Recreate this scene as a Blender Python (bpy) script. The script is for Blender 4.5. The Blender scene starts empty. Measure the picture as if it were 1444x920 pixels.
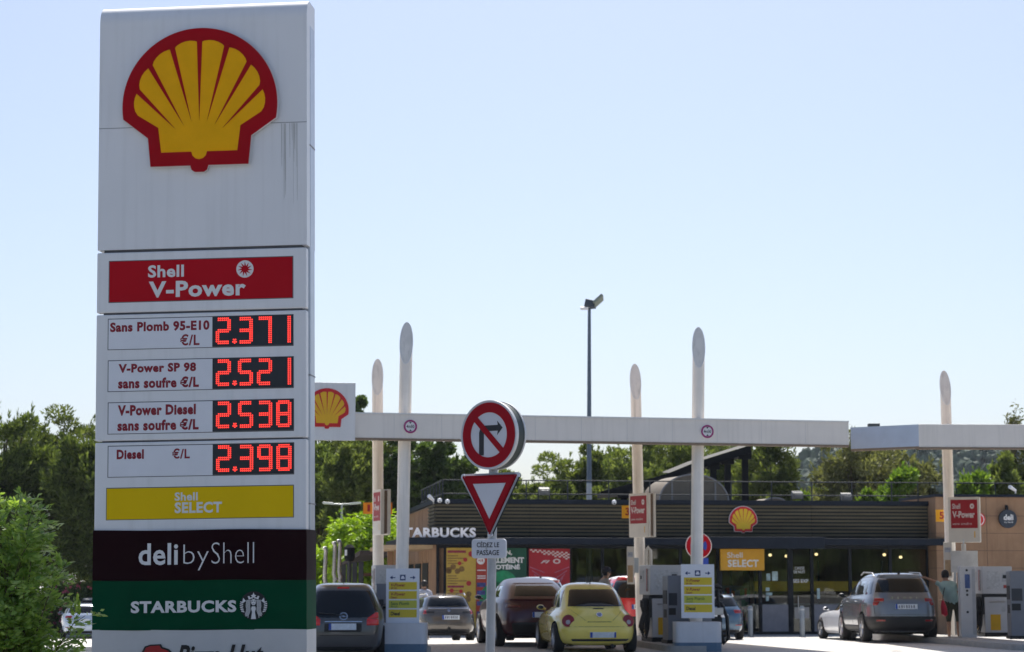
import bpy, bmesh, math, random
from mathutils import Vector, Matrix, Euler
random.seed(11)
PI = math.pi
R = math.radians
scene = bpy.context.scene
col = scene.collection

# ------------------------------------------------------------------ camera, sky, sun, exposure
CAM_H = 1.5
PITCH = math.atan(360 / 3000.0)
cam_d = bpy.data.cameras.new('camera')
cam = bpy.data.objects.new('camera', cam_d)
col.objects.link(cam)
cam.location = (0, 0, CAM_H)
cam.rotation_euler = (PI / 2 + PITCH, 0, 0)
cam_d.sensor_width = 36.0
cam_d.lens = 36.0 * 3000 / 1444
cam_d.clip_start = 0.1
cam_d.clip_end = 6000
cam_d.dof.use_dof = True
cam_d.dof.focus_distance = 20.2
cam_d.dof.aperture_fstop = 5.0
scene.camera = cam

SUN_EL, SUN_AZ = R(56), R(3)
world = bpy.data.worlds.new('World')
scene.world = world
world.use_nodes = True
nt = world.node_tree
nt.nodes.clear()
sky = nt.nodes.new('ShaderNodeTexSky')
sky.sky_type = 'NISHITA'
sky.sun_disc = False
sky.sun_elevation = SUN_EL
sky.sun_rotation = SUN_AZ
sky.altitude = 150
sky.air_density = 0.78
sky.dust_density = 2.3
sky.ozone_density = 2.5
bg = nt.nodes.new('ShaderNodeBackground')
bg.inputs[1].default_value = 0.105
wo = nt.nodes.new('ShaderNodeOutputWorld')
nt.links.new(sky.outputs[0], bg.inputs[0])
nt.links.new(bg.outputs[0], wo.inputs[0])

sun_d = bpy.data.lights.new('sun', 'SUN')
sun_d.energy = 5.0
sun_d.angle = R(0.5)
sun_d.color = (1.0, 0.955, 0.88)
sun = bpy.data.objects.new('sun', sun_d)
col.objects.link(sun)
sdir = Vector((math.sin(SUN_AZ) * math.cos(SUN_EL), math.cos(SUN_AZ) * math.cos(SUN_EL), math.sin(SUN_EL)))
sun.rotation_euler = sdir.to_track_quat('Z', 'Y').to_euler()
sun.location = (0, 30, 60)

scene.view_settings.view_transform = 'Standard'
scene.view_settings.look = 'None'
scene.view_settings.exposure = 0.5
scene.view_settings.gamma = 1.0
scene.view_settings.use_curve_mapping = False
scene.cycles.max_bounces = 8
scene.cycles.diffuse_bounces = 4
scene.cycles.transparent_max_bounces = 12
scene.cycles.use_denoising = True

# ------------------------------------------------------------------ placing: a pixel of the 1444x920 photo and a distance give a point
def at(px, py, Y):
    X = (px - 722) / 3000.0
    V = (460 - py) / 3000.0
    d = Vector((X, math.cos(PITCH) - V * math.sin(PITCH), math.sin(PITCH) + V * math.cos(PITCH)))
    d *= Y / d.y
    return Vector((d.x, d.y, d.z + CAM_H))

def sstep(a, b, t):
    t = max(0.0, min(1.0, (t - a) / (b - a)))
    return t * t * (3 - 2 * t)

def gz(x, y):
    z = -0.38 * max(0.0, min(1.0, (y - 55) / 13.0))
    left = 1 - sstep(-10.5, -7.0, x)
    z -= left * 0.52 * max(0.0, min(1.0, (y - 68) / 22.0))
    return z

# ------------------------------------------------------------------ materials
MATS = {}
def M(name, c, rough=0.6, metal=0.0, var=0.12, scale=4.0, bump=0.0, stretch=None, coat=0.0, emit=0.0, spec=0.5, dirt=None, dirt_amt=0.0, hue=None):
    if name in MATS:
        return MATS[name]
    m = bpy.data.materials.new(name)
    m.use_nodes = True
    t = m.node_tree
    b = t.nodes['Principled BSDF']
    b.inputs['Roughness'].default_value = rough
    b.inputs['Metallic'].default_value = metal
    b.inputs['Specular IOR Level'].default_value = spec
    if coat:
        b.inputs['Coat Weight'].default_value = coat
        b.inputs['Coat Roughness'].default_value = 0.04
    tc = t.nodes.new('ShaderNodeTexCoord')
    mp = t.nodes.new('ShaderNodeMapping')
    if stretch:
        mp.inputs['Scale'].default_value = stretch
    t.links.new(tc.outputs['Object'], mp.inputs[0])
    n = t.nodes.new('ShaderNodeTexNoise')
    n.inputs['Scale'].default_value = scale
    n.inputs['Detail'].default_value = 5
    n.inputs['Roughness'].default_value = 0.62
    t.links.new(mp.outputs[0], n.inputs['Vector'])
    r = t.nodes.new('ShaderNodeValToRGB')
    r.color_ramp.elements[0].position = 0.3
    r.color_ramp.elements[1].position = 0.7
    lo = [max(0, x * (1 - var)) for x in c]
    hi = [min(1, x * (1 + var)) for x in c]
    if hue:
        hi = [min(1, x) for x in hue]
    r.color_ramp.elements[0].color = (*lo, 1)
    r.color_ramp.elements[1].color = (*hi, 1)
    t.links.new(n.outputs['Fac'], r.inputs[0])
    out = r.outputs[0]
    if dirt:
        n2 = t.nodes.new('ShaderNodeTexNoise')
        mp2 = t.nodes.new('ShaderNodeMapping')
        mp2.inputs['Scale'].default_value = (7, 7, 0.35)
        n2.inputs['Scale'].default_value = 1.6
        n2.inputs['Detail'].default_value = 4
        t.links.new(tc.outputs['Object'], mp2.inputs[0])
        t.links.new(mp2.outputs[0], n2.inputs['Vector'])
        r2 = t.nodes.new('ShaderNodeValToRGB')
        r2.color_ramp.elements[0].position = 0.5
        r2.color_ramp.elements[0].color = (0, 0, 0, 1)
        r2.color_ramp.elements[1].position = 0.78
        r2.color_ramp.elements[1].color = (dirt_amt,) * 3 + (1,)
        t.links.new(n2.outputs['Fac'], r2.inputs[0])
        mx = t.nodes.new('ShaderNodeMix')
        mx.data_type = 'RGBA'
        t.links.new(r2.outputs[0], mx.inputs[0])
        t.links.new(out, mx.inputs[6])
        mx.inputs[7].default_value = (*dirt, 1)
        out = mx.outputs[2]
    t.links.new(out, b.inputs['Base Color'])
    if bump:
        bp = t.nodes.new('ShaderNodeBump')
        bp.inputs['Strength'].default_value = bump
        bp.inputs['Distance'].default_value = 0.02
        t.links.new(n.outputs['Fac'], bp.inputs['Height'])
        t.links.new(bp.outputs[0], b.inputs['Normal'])
    if emit:
        t.links.new(out, b.inputs['Emission Color'])
        b.inputs['Emission Strength'].default_value = emit
    MATS[name] = m
    return m

def glass_mat(name, tint=(0.8, 0.85, 0.85), refl=1.0, rough=0.0):
    if name in MATS:
        return MATS[name]
    m = bpy.data.materials.new(name)
    m.use_nodes = True
    t = m.node_tree
    t.nodes.clear()
    o = t.nodes.new('ShaderNodeOutputMaterial')
    mix = t.nodes.new('ShaderNodeMixShader')
    tr = t.nodes.new('ShaderNodeBsdfTransparent')
    tr.inputs[0].default_value = (*tint, 1)
    gl = t.nodes.new('ShaderNodeBsdfGlossy')
    gl.inputs[0].default_value = (refl, refl, refl, 1)
    gl.inputs['Roughness'].default_value = rough
    fr = t.nodes.new('ShaderNodeFresnel')
    fr.inputs[0].default_value = 1.6
    n = t.nodes.new('ShaderNodeTexNoise')
    n.inputs['Scale'].default_value = 1.2
    bp = t.nodes.new('ShaderNodeBump')
    bp.inputs['Strength'].default_value = 0.02
    t.links.new(n.outputs['Fac'], bp.inputs['Height'])
    t.links.new(bp.outputs[0], gl.inputs['Normal'])
    t.links.new(fr.outputs[0], mix.inputs[0])
    t.links.new(tr.outputs[0], mix.inputs[1])
    t.links.new(gl.outputs[0], mix.inputs[2])
    t.links.new(mix.outputs[0], o.inputs[0])
    MATS[name] = m
    return m

def leaf_mat(name, c1, c2, trans=0.35, rough=0.5, glossy=0.3):
    m = bpy.data.materials.new(name)
    m.use_nodes = True
    t = m.node_tree
    b = t.nodes['Principled BSDF']
    o = t.nodes['Material Output']
    g = t.nodes.new('ShaderNodeNewGeometry')
    r = t.nodes.new('ShaderNodeValToRGB')
    r.color_ramp.elements[0].color = (*c1, 1)
    r.color_ramp.elements[1].color = (*c2, 1)
    t.links.new(g.outputs['Random Per Island'], r.inputs[0])
    oi = t.nodes.new('ShaderNodeObjectInfo')
    hs = t.nodes.new('ShaderNodeHueSaturation')
    mr = t.nodes.new('ShaderNodeMapRange')
    mr.inputs['To Min'].default_value = 0.8
    mr.inputs['To Max'].default_value = 1.2
    t.links.new(oi.outputs['Random'], mr.inputs[0])
    t.links.new(mr.outputs[0], hs.inputs['Value'])
    t.links.new(r.outputs[0], hs.inputs['Color'])
    t.links.new(hs.outputs[0], b.inputs['Base Color'])
    b.inputs['Roughness'].default_value = rough
    b.inputs['Specular IOR Level'].default_value = glossy
    tl = t.nodes.new('ShaderNodeBsdfTranslucent')
    mul = t.nodes.new('ShaderNodeMix')
    mul.data_type = 'RGBA'
    mul.blend_type = 'MULTIPLY'
    mul.inputs[0].default_value = 1
    t.links.new(hs.outputs[0], mul.inputs[6])
    mul.inputs[7].default_value = (1.0, 1.0, 0.45, 1)
    t.links.new(mul.outputs[2], tl.inputs[0])
    mx = t.nodes.new('ShaderNodeMixShader')
    mx.inputs[0].default_value = trans
    t.links.new(b.outputs[0], mx.inputs[1])
    t.links.new(tl.outputs[0], mx.inputs[2])
    t.links.new(mx.outputs[0], o.inputs[0])
    MATS[name] = m
    return m

# ------------------------------------------------------------------ mesh collector
class MB:
    def __init__(s):
        s.v, s.f, s.m = [], [], []
    def add(s, vs, fs, mi=0):
        k = len(s.v)
        s.v += [tuple(p) for p in vs]
        s.f += [tuple(i + k for i in f) for f in fs]
        s.m += [mi] * len(fs)
        return s
    def box(s, x0, x1, y0, y1, z0, z1, mi=0):
        vs = [(x, y, z) for z in (z0, z1) for y in (y0, y1) for x in (x0, x1)]
        return s.add(vs, [(0, 2, 3, 1), (4, 5, 7, 6), (0, 1, 5, 4), (2, 6, 7, 3), (0, 4, 6, 2), (1, 3, 7, 5)], mi)
    def obox(s, c, size, rot=(0, 0, 0), mi=0):
        mt = Matrix.Translation(Vector(c)) @ Euler(rot).to_matrix().to_4x4()
        hx, hy, hz = [a / 2 for a in size]
        vs = [mt @ Vector((x, y, z)) for z in (-hz, hz) for y in (-hy, hy) for x in (-hx, hx)]
        return s.add(vs, [(0, 2, 3, 1), (4, 5, 7, 6), (0, 1, 5, 4), (2, 6, 7, 3), (0, 4, 6, 2), (1, 3, 7, 5)], mi)
    def tube(s, pts, r, n=10, mi=0, caps=True):
        pts = [Vector(p) for p in pts]
        rs = r if isinstance(r, (list, tuple)) else [r] * len(pts)
        vs, fs = [], []
        up = Vector((0, 0, 1))
        d0 = (pts[1] - pts[0]).normalized()
        a = d0.cross(up)
        if a.length < 1e-3:
            a = d0.cross(Vector((0, 1, 0)))
        a.normalize()
        for i, p in enumerate(pts):
            if i == 0: d = pts[1] - pts[0]
            elif i == len(pts) - 1: d = pts[-1] - pts[-2]
            else: d = pts[i + 1] - pts[i - 1]
            d.normalize()
            a = (a - d * a.dot(d))
            a.normalize()
            b = d.cross(a)
            for k in range(n):
                q = 2 * PI * k / n
                vs.append(p + (a * math.cos(q) + b * math.sin(q)) * rs[i])
        for i in range(len(pts) - 1):
            for k in range(n):
                k2 = (k + 1) % n
                fs.append((i * n + k, i * n + k2, (i + 1) * n + k2, (i + 1) * n + k))
        if caps:
            fs.append(tuple(range(n - 1, -1, -1)))
            e = (len(pts) - 1) * n
            fs.append(tuple(e + k for k in range(n)))
        return s.add(vs, fs, mi)
    def prism(s, poly, y0, y1, mi=0):
        """polygon in (x, z), front at y0, back at y1"""
        n = len(poly)
        ar = sum(poly[i][0] * poly[(i + 1) % n][1] - poly[(i + 1) % n][0] * poly[i][1] for i in range(n))
        if ar < 0: poly = poly[::-1]
        vs = [(x, y0, z) for x, z in poly] + [(x, y1, z) for x, z in poly]
        fs = [tuple(range(n)), tuple(range(2 * n - 1, n - 1, -1))]
        for i in range(n):
            j = (i + 1) % n
            fs.append((j, i, i + n, j + n))
        return s.add(vs, fs, mi)
    def ring(s, cx, cz, r0, r1, y0, y1, n=48, mi=0, ax=1.0):
        """annulus in the xz plane; r0 inner"""
        vs, fs = [], []
        for k in range(n):
            q = 2 * PI * k / n
            c, sn = math.cos(q), math.sin(q)
            vs += [(cx + r0 * c * ax, y0, cz + r0 * sn), (cx + r1 * c * ax, y0, cz + r1 * sn), (cx + r1 * c * ax, y1, cz + r1 * sn), (cx + r0 * c * ax, y1, cz + r0 * sn)]
        for k in range(n):
            a, b = 4 * k, 4 * ((k + 1) % n)
            for i in range(4):
                j = (i + 1) % 4
                fs.append((a + i, a + j, b + j, b + i))
        return s.add(vs, fs, mi)
    def disc(s, cx, cz, r, y0, y1, n=40, mi=0):
        return s.prism([(cx + r * math.cos(2 * PI * k / n), cz + r * math.sin(2 * PI * k / n)) for k in range(n)], y0, y1, mi)
    def stroke(s, pts, w, y0, y1, mi=0):
        """polyline in xz drawn as a flat bar of width w (w may be a list)"""
        n = len(pts)
        ws = w if isinstance(w, (list, tuple)) else [w] * n
        L, Rr = [], []
        for i in range(n):
            a = Vector(pts[max(0, i - 1)])
            b = Vector(pts[min(n - 1, i + 1)])
            d = (b - a).normalized()
            nrm = Vector((-d.y, d.x))
            p = Vector(pts[i])
            L.append(p + nrm * ws[i] / 2)
            Rr.append(p - nrm * ws[i] / 2)
        for i in range(n - 1):
            s.prism([tuple(Rr[i]), tuple(Rr[i + 1]), tuple(L[i + 1]), tuple(L[i])], y0, y1, mi)
        return s
    def grid(s, fn, nu, nv, mi=0, flip=False):
        vs = [fn(i / nu, j / nv) for j in range(nv + 1) for i in range(nu + 1)]
        fs = []
        for j in range(nv):
            for i in range(nu):
                a = j * (nu + 1) + i
                q = (a, a + 1, a + nu + 2, a + nu + 1)
                fs.append(q[::-1] if flip else q)
        return s.add(vs, fs, mi)
    def mesh(s, name, mats, smooth=None):
        me = bpy.data.meshes.new(name)
        me.from_pydata(s.v, [], s.f)
        for m in (mats if isinstance(mats, (list, tuple)) else [mats]):
            me.materials.append(m)
        me.polygons.foreach_set('material_index', s.m)
        if smooth:
            me.polygons.foreach_set('use_smooth', [True] * len(s.f))
            me.set_sharp_from_angle(angle=R(smooth))
        me.update()
        return me
    def build(s, name, mats, parent=None, smooth=None, bevel=0, world=False):
        return link(name, s.mesh(name, mats, smooth), parent, bevel, world)

def link(name, me, parent=None, bevel=0, world=False):
    o = bpy.data.objects.new(name, me)
    col.objects.link(o)
    if parent:
        o.parent = parent
        if world:
            mw = parent_world(parent)
            o.matrix_basis = mw.inverted()
    if bevel:
        b = o.modifiers.new('bevel', 'BEVEL')
        b.width = bevel
        b.segments = 2
        b.limit_method = 'ANGLE'
        b.angle_limit = R(40)
    return o

def parent_world(p):
    m = p.matrix_basis.copy()
    while p.parent:
        p = p.parent
        m = p.matrix_basis @ m
    return m

def empty(name, loc, rot=(0, 0, 0)):
    o = bpy.data.objects.new(name, None)
    o.empty_display_size = 0.3
    col.objects.link(o)
    if not isinstance(rot, (tuple, list)): rot = (0, 0, rot)
    o.matrix_basis = Matrix.Translation(Vector(loc)) @ Euler(rot).to_matrix().to_4x4()
    return o

def tag(o, label, cat, group=None):
    o['label'] = label
    o['category'] = cat
    if group: o['group'] = group
    return o

def thing(name, label, cat, loc, rot=(0, 0, 0), group=None):
    return tag(empty(name, loc, rot), label, cat, group)

def copy_thing(o, parent=None):
    c = o.copy()
    col.objects.link(c)
    if parent: c.parent = parent
    for ch in list(o.children):
        copy_thing(ch, c)
    return c

# ------------------------------------------------------------------ writing: built-in font, fitted to a box in the xz plane
def text_mb(mb, body, x0, x1, z0, z1, y, bold=0.0, mi=0, shear=0.0, depth=0.004, keep=False, space=1.0):
    cu = bpy.data.curves.new('lettering', 'FONT')
    cu.body = body
    cu.offset = bold
    cu.shear = shear
    cu.space_character = space
    cu.resolution_u = 3
    cu.fill_mode = 'FRONT'
    o = bpy.data.objects.new('lettering', cu)
    col.objects.link(o)
    dg = bpy.context.evaluated_depsgraph_get()
    me = bpy.data.meshes.new_from_object(o.evaluated_get(dg))
    col.objects.unlink(o)
    bpy.data.objects.remove(o)
    vs = [v.co.copy() for v in me.vertices]
    if not vs: return mb
    ax, bx = min(v.x for v in vs), max(v.x for v in vs)
    az, bz = min(v.y for v in vs), max(v.y for v in vs)
    sx = (x1 - x0) / (bx - ax)
    sz = (z1 - z0) / (bz - az)
    if keep: sx = sz
    fs = [tuple(p.vertices) for p in me.polygons]
    # orient to face -y
    nz = sum(p.normal.z * p.area for p in me.polygons)
    if nz < 0: fs = [f[::-1] for f in fs]
    mb.add([(x0 + (v.x - ax) * sx, y, z0 + (v.y - az) * sz) for v in vs], fs, mi)
    bpy.data.meshes.remove(me)
    bpy.data.curves.remove(cu)
    return mb

# ------------------------------------------------------------------ the scallop emblem (unit circle radius), faces -y
def emblem_polys():
    arc = [(math.cos(R(a)), math.sin(R(a))) for a in range(-11, 192, 4)]
    bump = lambda x, z, r: [(x - r * math.cos(R(a)), z - r * math.sin(R(a))) for a in (0, 30, 60, 90, 120, 150, 180)]
    red = arc + [(-0.665, -0.41), (-0.63, -0.775)] + [(p[0], max(p[1], -0.86)) for p in bump(0, -0.775, 0.115)] + [(0.63, -0.775), (0.665, -0.41)]
    # yellow ribs: fan, scalloped ends between the gap angles
    outer = [(0.80, 0.23), (0.625, 0.53), (0.345, 0.745), (0.0, 0.84)]
    gaps = [math.degrees(math.atan2(p[1], p[0])) for p in outer]
    gaps = gaps + [180 - g for g in gaps[-2::-1]]
    bounds = [-8] + gaps + [188]
    fan = []
    for i in range(len(bounds) - 1):
        a0, a1 = bounds[i], bounds[i + 1]
        for k in range(7):
            t = k / 6
            a = a0 + (a1 - a0) * t
            r = 0.805 + 0.045 * math.sin(PI * t) ** 0.7
            fan.append((r * math.cos(R(a)), r * math.sin(R(a))))
    yel = fan + [(-0.53, -0.28), (-0.49, -0.60)] + bump(0, -0.60, 0.10) + [(0.49, -0.60), (0.53, -0.28)]
    wed = []
    tips = [(0.3, -0.31), (0.2, -0.26), (0.1, -0.21), (0.0, -0.2), (-0.1, -0.21), (-0.2, -0.26), (-0.3, -0.31)]
    for g, tp in zip(gaps, tips):
        o = Vector((math.cos(R(g)), math.sin(R(g)))) * 0.87
        d = (o - Vector(tp)).normalized()
        nrm = Vector((-d.y, d.x)) * 0.036
        wed.append([tuple(Vector(tp)), tuple(o - nrm), tuple(o + nrm)])
    return red, yel, wed

def scallop(parent, cx, cz, s, y, depth=0.05, names=True, white_rim=0.0, red=None, yel=None):
    rp, yp, wd = emblem_polys()
    sc = lambda P, k=1.0: [(cx + p[0] * s * k, cz + p[1] * s * k) for p in P]
    rm = red or M('emblem_red', (0.40, 0.003, 0.010), 0.55, var=0.06, spec=0.12)
    ym = yel or M('emblem_yellow', (0.93, 0.45, 0.002), 0.55, var=0.06, spec=0.12)
    if white_rim:
        MB().prism(sc(rp, 1 + white_rim), y - depth * 0.6, y).build('rim', M('emblem_rim', (0.75, 0.75, 0.75), 0.4), parent)
    MB().prism(sc(rp), y - depth, y).build('red_border', rm, parent)
    MB().prism(sc(yp), y - depth - 0.006, y - depth).build('yellow_fan', ym, parent)
    w = MB()
    for p in wd: w.prism(sc(p), y - depth - 0.010, y - depth - 0.006)
    w.build('rib_lines', rm, parent)

MW = lambda: M('white_metal', (0.78, 0.78, 0.78), 0.45, var=0.05, scale=1.5)
# ------------------------------------------------------------------ ground
def ground():
    xs = [-1500, -600, -250, -120, -60, -40] + [x * 1.0 for x in range(-30, 31, 2)] + [40, 60, 120, 250, 600, 1500]
    ys = [-1500, -500, -150, -60, -20, 0, 10, 20, 30, 40] + [42 + 2 * i for i in range(36)] + [120, 150, 220, 400, 900, 2500]
    vs = [(x, y, gz(x, y)) for y in ys for x in xs]
    n = len(xs)
    fs = [(j * n + i, j * n + i + 1, (j + 1) * n + i + 1, (j + 1) * n + i) for j in range(len(ys) - 1) for i in range(n - 1)]
    m = M('concrete_ground', (0.54, 0.52, 0.485), 0.85, var=0.14, scale=0.35, bump=0.05, dirt=(0.12, 0.115, 0.11), dirt_amt=0.5)
    o = MB().add(vs, fs).build('ground', m, None, 30)
    o['kind'] = 'structure'
    # the approach road in front of the forecourt, darker asphalt, with a kerb
    a = MB()
    a.add([(x, y, gz(x, y) + 0.004) for x, y in ((-60, -40), (60, -40), (60, 44.2), (-60, 41.2))], [(0, 1, 2, 3)])
    o = a.build('road', M('asphalt', (0.17, 0.168, 0.165), 0.85, var=0.2, scale=1.2, bump=0.1))
    o['kind'] = 'structure'
ground()
# sunlit pavement and kerb at the far left, with the lane beyond
kb = MB()
kb.box(-14, -8.2, 46.0, 46.3, -0.02, 0.11)
kb.box(-8.0, -3.6, 46.3, 46.55, -0.02, 0.11)
o = kb.build('kerb', M('kerb_stone', (0.5, 0.49, 0.47), 0.8, var=0.15), None, None, 0.015)
o['kind'] = 'structure'

# ------------------------------------------------------------------ price totem
W = 2.03
tcx = lambda py: 288.5 - 6.5 * py / 900
tw = lambda py: 295 + 4.7 * py / 900
tx = lambda px, py: (px - tcx(py)) / tw(py) * W
tz = lambda py: at(285, py, 20).z
base = at(tcx(1045), 1045, 20)
tot = thing('price_totem', 'tall white roadside totem with scallop emblem, red lit fuel prices and shop banners', 'price totem', (base.x, 20, 0), (0, -0.0125, -0.10))
wm = M('totem_white', (0.83, 0.83, 0.84), 0.42, var=0.03, scale=0.8, dirt=(0.50, 0.50, 0.48), dirt_amt=0.2)
gm = M('totem_post', (0.52, 0.55, 0.60), 0.35, 0.3, var=0.06)
hw = W / 2
# top cabinet with a rounded front top edge
prof = [(0.0, tz(349)), (0.0, tz(30))] + [(0.14 - 0.14 * math.cos(R(a)), tz(30) + 0.19 * math.sin(R(a))) for a in range(10, 91, 10)] + [(0.40, tz(30) + 0.19), (0.40, tz(349))]
mb = MB()
k = len(prof)
mb.add([(-hw, y, z) for y, z in prof] + [(hw, y, z) for y, z in prof],
       [tuple(range(k)), tuple(range(2 * k - 1, k - 1, -1))] + [(i, i + k, (i + 1) % k + k, (i + 1) % k) for i in range(k)])
o = mb.build('top_cabinet', wm, tot, 35)
mb = MB()
mb.box(-hw + 0.001, hw - 0.001, -0.0015, 0.001, tz(177.2), tz(176.2))
mb.build('panel_seam', M('seam_grey', (0.30, 0.30, 0.32), 0.7), tot)
# rain streaks that run down from the seam
mb = MB()
rs = random.Random(4)
for px0, px1 in ((398, 405), (410, 422)):
    for i in range(9):
        x = rs.uniform(px0, px1); w = rs.uniform(0.5, 1.5); L = rs.uniform(20, 120)
        mb.prism([(tx(x, 180), tz(178)), (tx(x + w, 180), tz(178)), (tx(x + w * 0.7, 230), tz(178 + L)), (tx(x + w * 0.4, 230), tz(178 + L))], -0.0012 - 0.0002 * i, 0.0005)
mb.build('rain_streak', M('streak_grey', (0.56, 0.56, 0.55), 0.8, var=0.1), tot)
MB().box(-hw + 0.03, hw + 0.004, 0.145, 0.38, 0.0, tz(34)).build('post', gm, tot, None, 0.02)
MB().box(-hw + 0.06, hw - 0.05, 0.02, 0.15, 0.0, tz(349) + 0.02).build('core', M('core_dark', (0.10, 0.10, 0.11), 0.7), tot)
mb = MB()
for py in (205, 530, 712):
    mb.box(hw - 0.03, hw + 0.007, 0.14, 0.384, tz(py) - 0.006, tz(py) + 0.006)
mb.build('post_joint', M('seam_grey', (0, 0, 0)), tot)
def cabinet(y0, y1):
    MB().box(-hw - 0.004, hw - 0.006, -0.004, 0.11, tz(y1 - 0.9), tz(y0 + 0.9)).build('cabinet', wm, tot, None, 0.012)
cabinet(352, 439); cabinet(440, 620.5); cabinet(621, 790)
# emblem
em = empty('scallop_emblem', (0, 0, 0)); em.parent = tot
scallop(em, tx(285.5, 150), tz(150.0), 110.8 / 147, -0.03, 0.035, white_rim=0.012)
mb = MB().prism([(tx(285.5, 150) + p[0] * 0.742, tz(151.5) + p[1] * 0.742) for p in emblem_polys()[0]], -0.031, 0.002)
mb.build('emblem_back', M('emblem_back', (0.35, 0.35, 0.36), 0.6), em)
def plate(name, px0, px1, py0, py1, m, y=-0.006, d=0.006):
    pm = (py0 + py1) / 2
    return MB().box(tx(px0, pm), tx(px1, pm), y, y + d, tz(py1), tz(py0)).build(name, m, tot)
def words(name, items, m, parent=tot, y=-0.0105):
    for it in items:
        mb = MB()
        b, x0, x1, y0, y1 = it[:5]
        pm = (y0 + y1) / 2
        text_mb(mb, b, tx(x0, pm), tx(x1, pm), tz(y1), tz(y0), y, it[5] if len(it) > 5 else 0.02, shear=it[6] if len(it) > 6 else 0, space=1.0 + 2.2 * max(0, it[5] if len(it) > 5 else 0.02))
        mb.build(name, m, parent)
txt_w = M('letter_white', (0.78, 0.78, 0.78), 0.5, var=0.02)
red_p = M('panel_red', (0.50, 0.004, 0.014), 0.5, var=0.05, scale=1, spec=0.12)
fr_m = M('panel_frame_dark', (0.12, 0.12, 0.13), 0.6)
plate('panel_frame', 153.6, 415.3, 364.6, 424.2, fr_m, -0.005, 0.004)
plate('red_panel', 155, 414, 365.8, 423, red_p, -0.008, 0.006)
words('lettering', [('Shell', 210, 261, 372.5, 390, 0.03), ('V-Power', 211, 348.5, 395.5, 418.5, 0.035)], txt_w)
# spiked disc beside the lettering
dc = empty('star_disc', (0, 0, 0)); dc.parent = tot
cx, cz, rr = tx(347.3, 381), tz(381.3), 12.2 / 147
MB().disc(cx, cz, rr, -0.0105, -0.0075).build('white_disc', txt_w, dc)
mb = MB()
for i in range(11):
    a = 2 * PI * i / 11 + 0.2
    c, s = math.cos(a), math.sin(a)
    mb.prism([(cx + rr * (0.30 * c + 0.10 * s), cz + rr * (0.30 * s - 0.10 * c)), (cx + rr * 0.86 * math.cos(a + 0.25), cz + rr * 0.86 * math.sin(a + 0.25)), (cx + rr * (0.30 * c - 0.14 * s), cz + rr * (0.30 * s + 0.14 * c))], -0.012 - 0.0001 * i, -0.0105)
mb.disc(cx, cz, rr * 0.34, -0.0135, -0.0107)
mb.build('star', red_p, dc)
# fuel rows
lab_m = M('row_panel', (0.80, 0.81, 0.86), 0.3, var=0.03)
led_bg = M('led_black', (0.012, 0.014, 0.022), 0.35, var=0.2)
led = M('led_red', (1.0, 0.045, 0.03), 0.4, emit=1.3, var=0.01)
dred = M('text_dark_red', (0.26, 0.006, 0.02), 0.5, var=0.03)
SEG = {'0': 'abcdef', '1': 'bc', '2': 'abged', '3': 'abgcd', '5': 'afgcd', '7': 'abc', '8': 'abcdefg', '9': 'abcdfg'}
def digit_dots(ch):
    on = set()
    for sgm in SEG[ch]:
        if sgm == 'a': on |= {(c, r) for c in range(1, 7) for r in (0, 1)}
        if sgm == 'g': on |= {(c, r) for c in range(1, 7) for r in (6, 7)}
        if sgm == 'd': on |= {(c, r) for c in range(1, 7) for r in (12, 13)}
        if sgm == 'f': on |= {(c, r) for r in range(1, 7) for c in (0, 1)}
        if sgm == 'b': on |= {(c, r) for r in range(1, 7) for c in (6, 7)}
        if sgm == 'e': on |= {(c, r) for r in range(7, 13) for c in (0, 1)}
        if sgm == 'c': on |= {(c, r) for r in range(7, 13) for c in (6, 7)}
    if ch in '17': on |= {(6, 0), (7, 0), (6, 13), (7, 13), (6, 6), (7, 6), (6, 7), (7, 7)}
    return on
def fuel_row(y0, y1, price, texts):
    plate('row_frame', 152.4, 415.2, y0 - 1.2, y1 + 1.0, fr_m, -0.0055, 0.003)
    plate('row_panel', 153.6, 301, y0, y1, lab_m, -0.009, 0.005)
    words('row_lettering', texts, dred, tot, -0.0105)
    plate('price_display', 301, 414.3, y0 - 0.6, y1 - 0.8, led_bg, -0.0095, 0.006)
    mb = MB()
    h = y1 - y0 - 1.4
    p = 2.72
    ytop = y0 + 2.2
    def dot(px, py):
        nonlocal mb
        x, z = tx(px, (y0 + y1) / 2), tz(py)
        r = 0.86 / 147
        mb.box(x - r, x + r, -0.0125, -0.009, z - r, z + r)
    for ch, x0 in zip(price.replace('.', ''), (307, 338, 364.8, 391.6)):
        mb = MB()
        for c, r in digit_dots(ch):
            dot(x0 + c * p, ytop + r * p)
        mb.build('price_digit', led, tot)
    mb = MB()
    for dx, dy in ((0, 0), (-1, 0.4), (1, 0.4), (-0.6, -1), (0.6, -1), (0, 1.1)):
        dot(332.5 + dx * 2.3, ytop + 12 * p + dy * 2.3)
    mb.build('decimal_dot', led, tot)
fuel_row(447.7, 490, '2.371', [('Sans Plomb 95-E10', 156, 297, 452, 466, 0.045), ('€/L', 255.5, 283, 471, 487, 0.025)])
fuel_row(506.7, 549.3, '2.521', [('V-Power SP 98', 168, 278, 511, 524, 0.05), ('sans soufre €/L', 167.5, 282, 530.5, 546, 0.045)])
fuel_row(566.2, 609.5, '2.538', [('V-Power Diesel', 167, 277.5, 569.5, 584.5, 0.05), ('sans soufre €/L', 166.5, 281.5, 590, 606, 0.045)])
fuel_row(627.7, 670.6, '2.398', [('Diesel', 165.5, 204, 632.3, 646, 0.05), ('€/L', 244, 269, 632, 646.5, 0.025)])
yel_p = M('panel_yellow', (0.84, 0.56, 0.002), 0.5, var=0.05, scale=1, spec=0.12)
plate('panel_frame', 150.2, 414.6, 686, 732, fr_m, -0.0055, 0.003)
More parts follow.
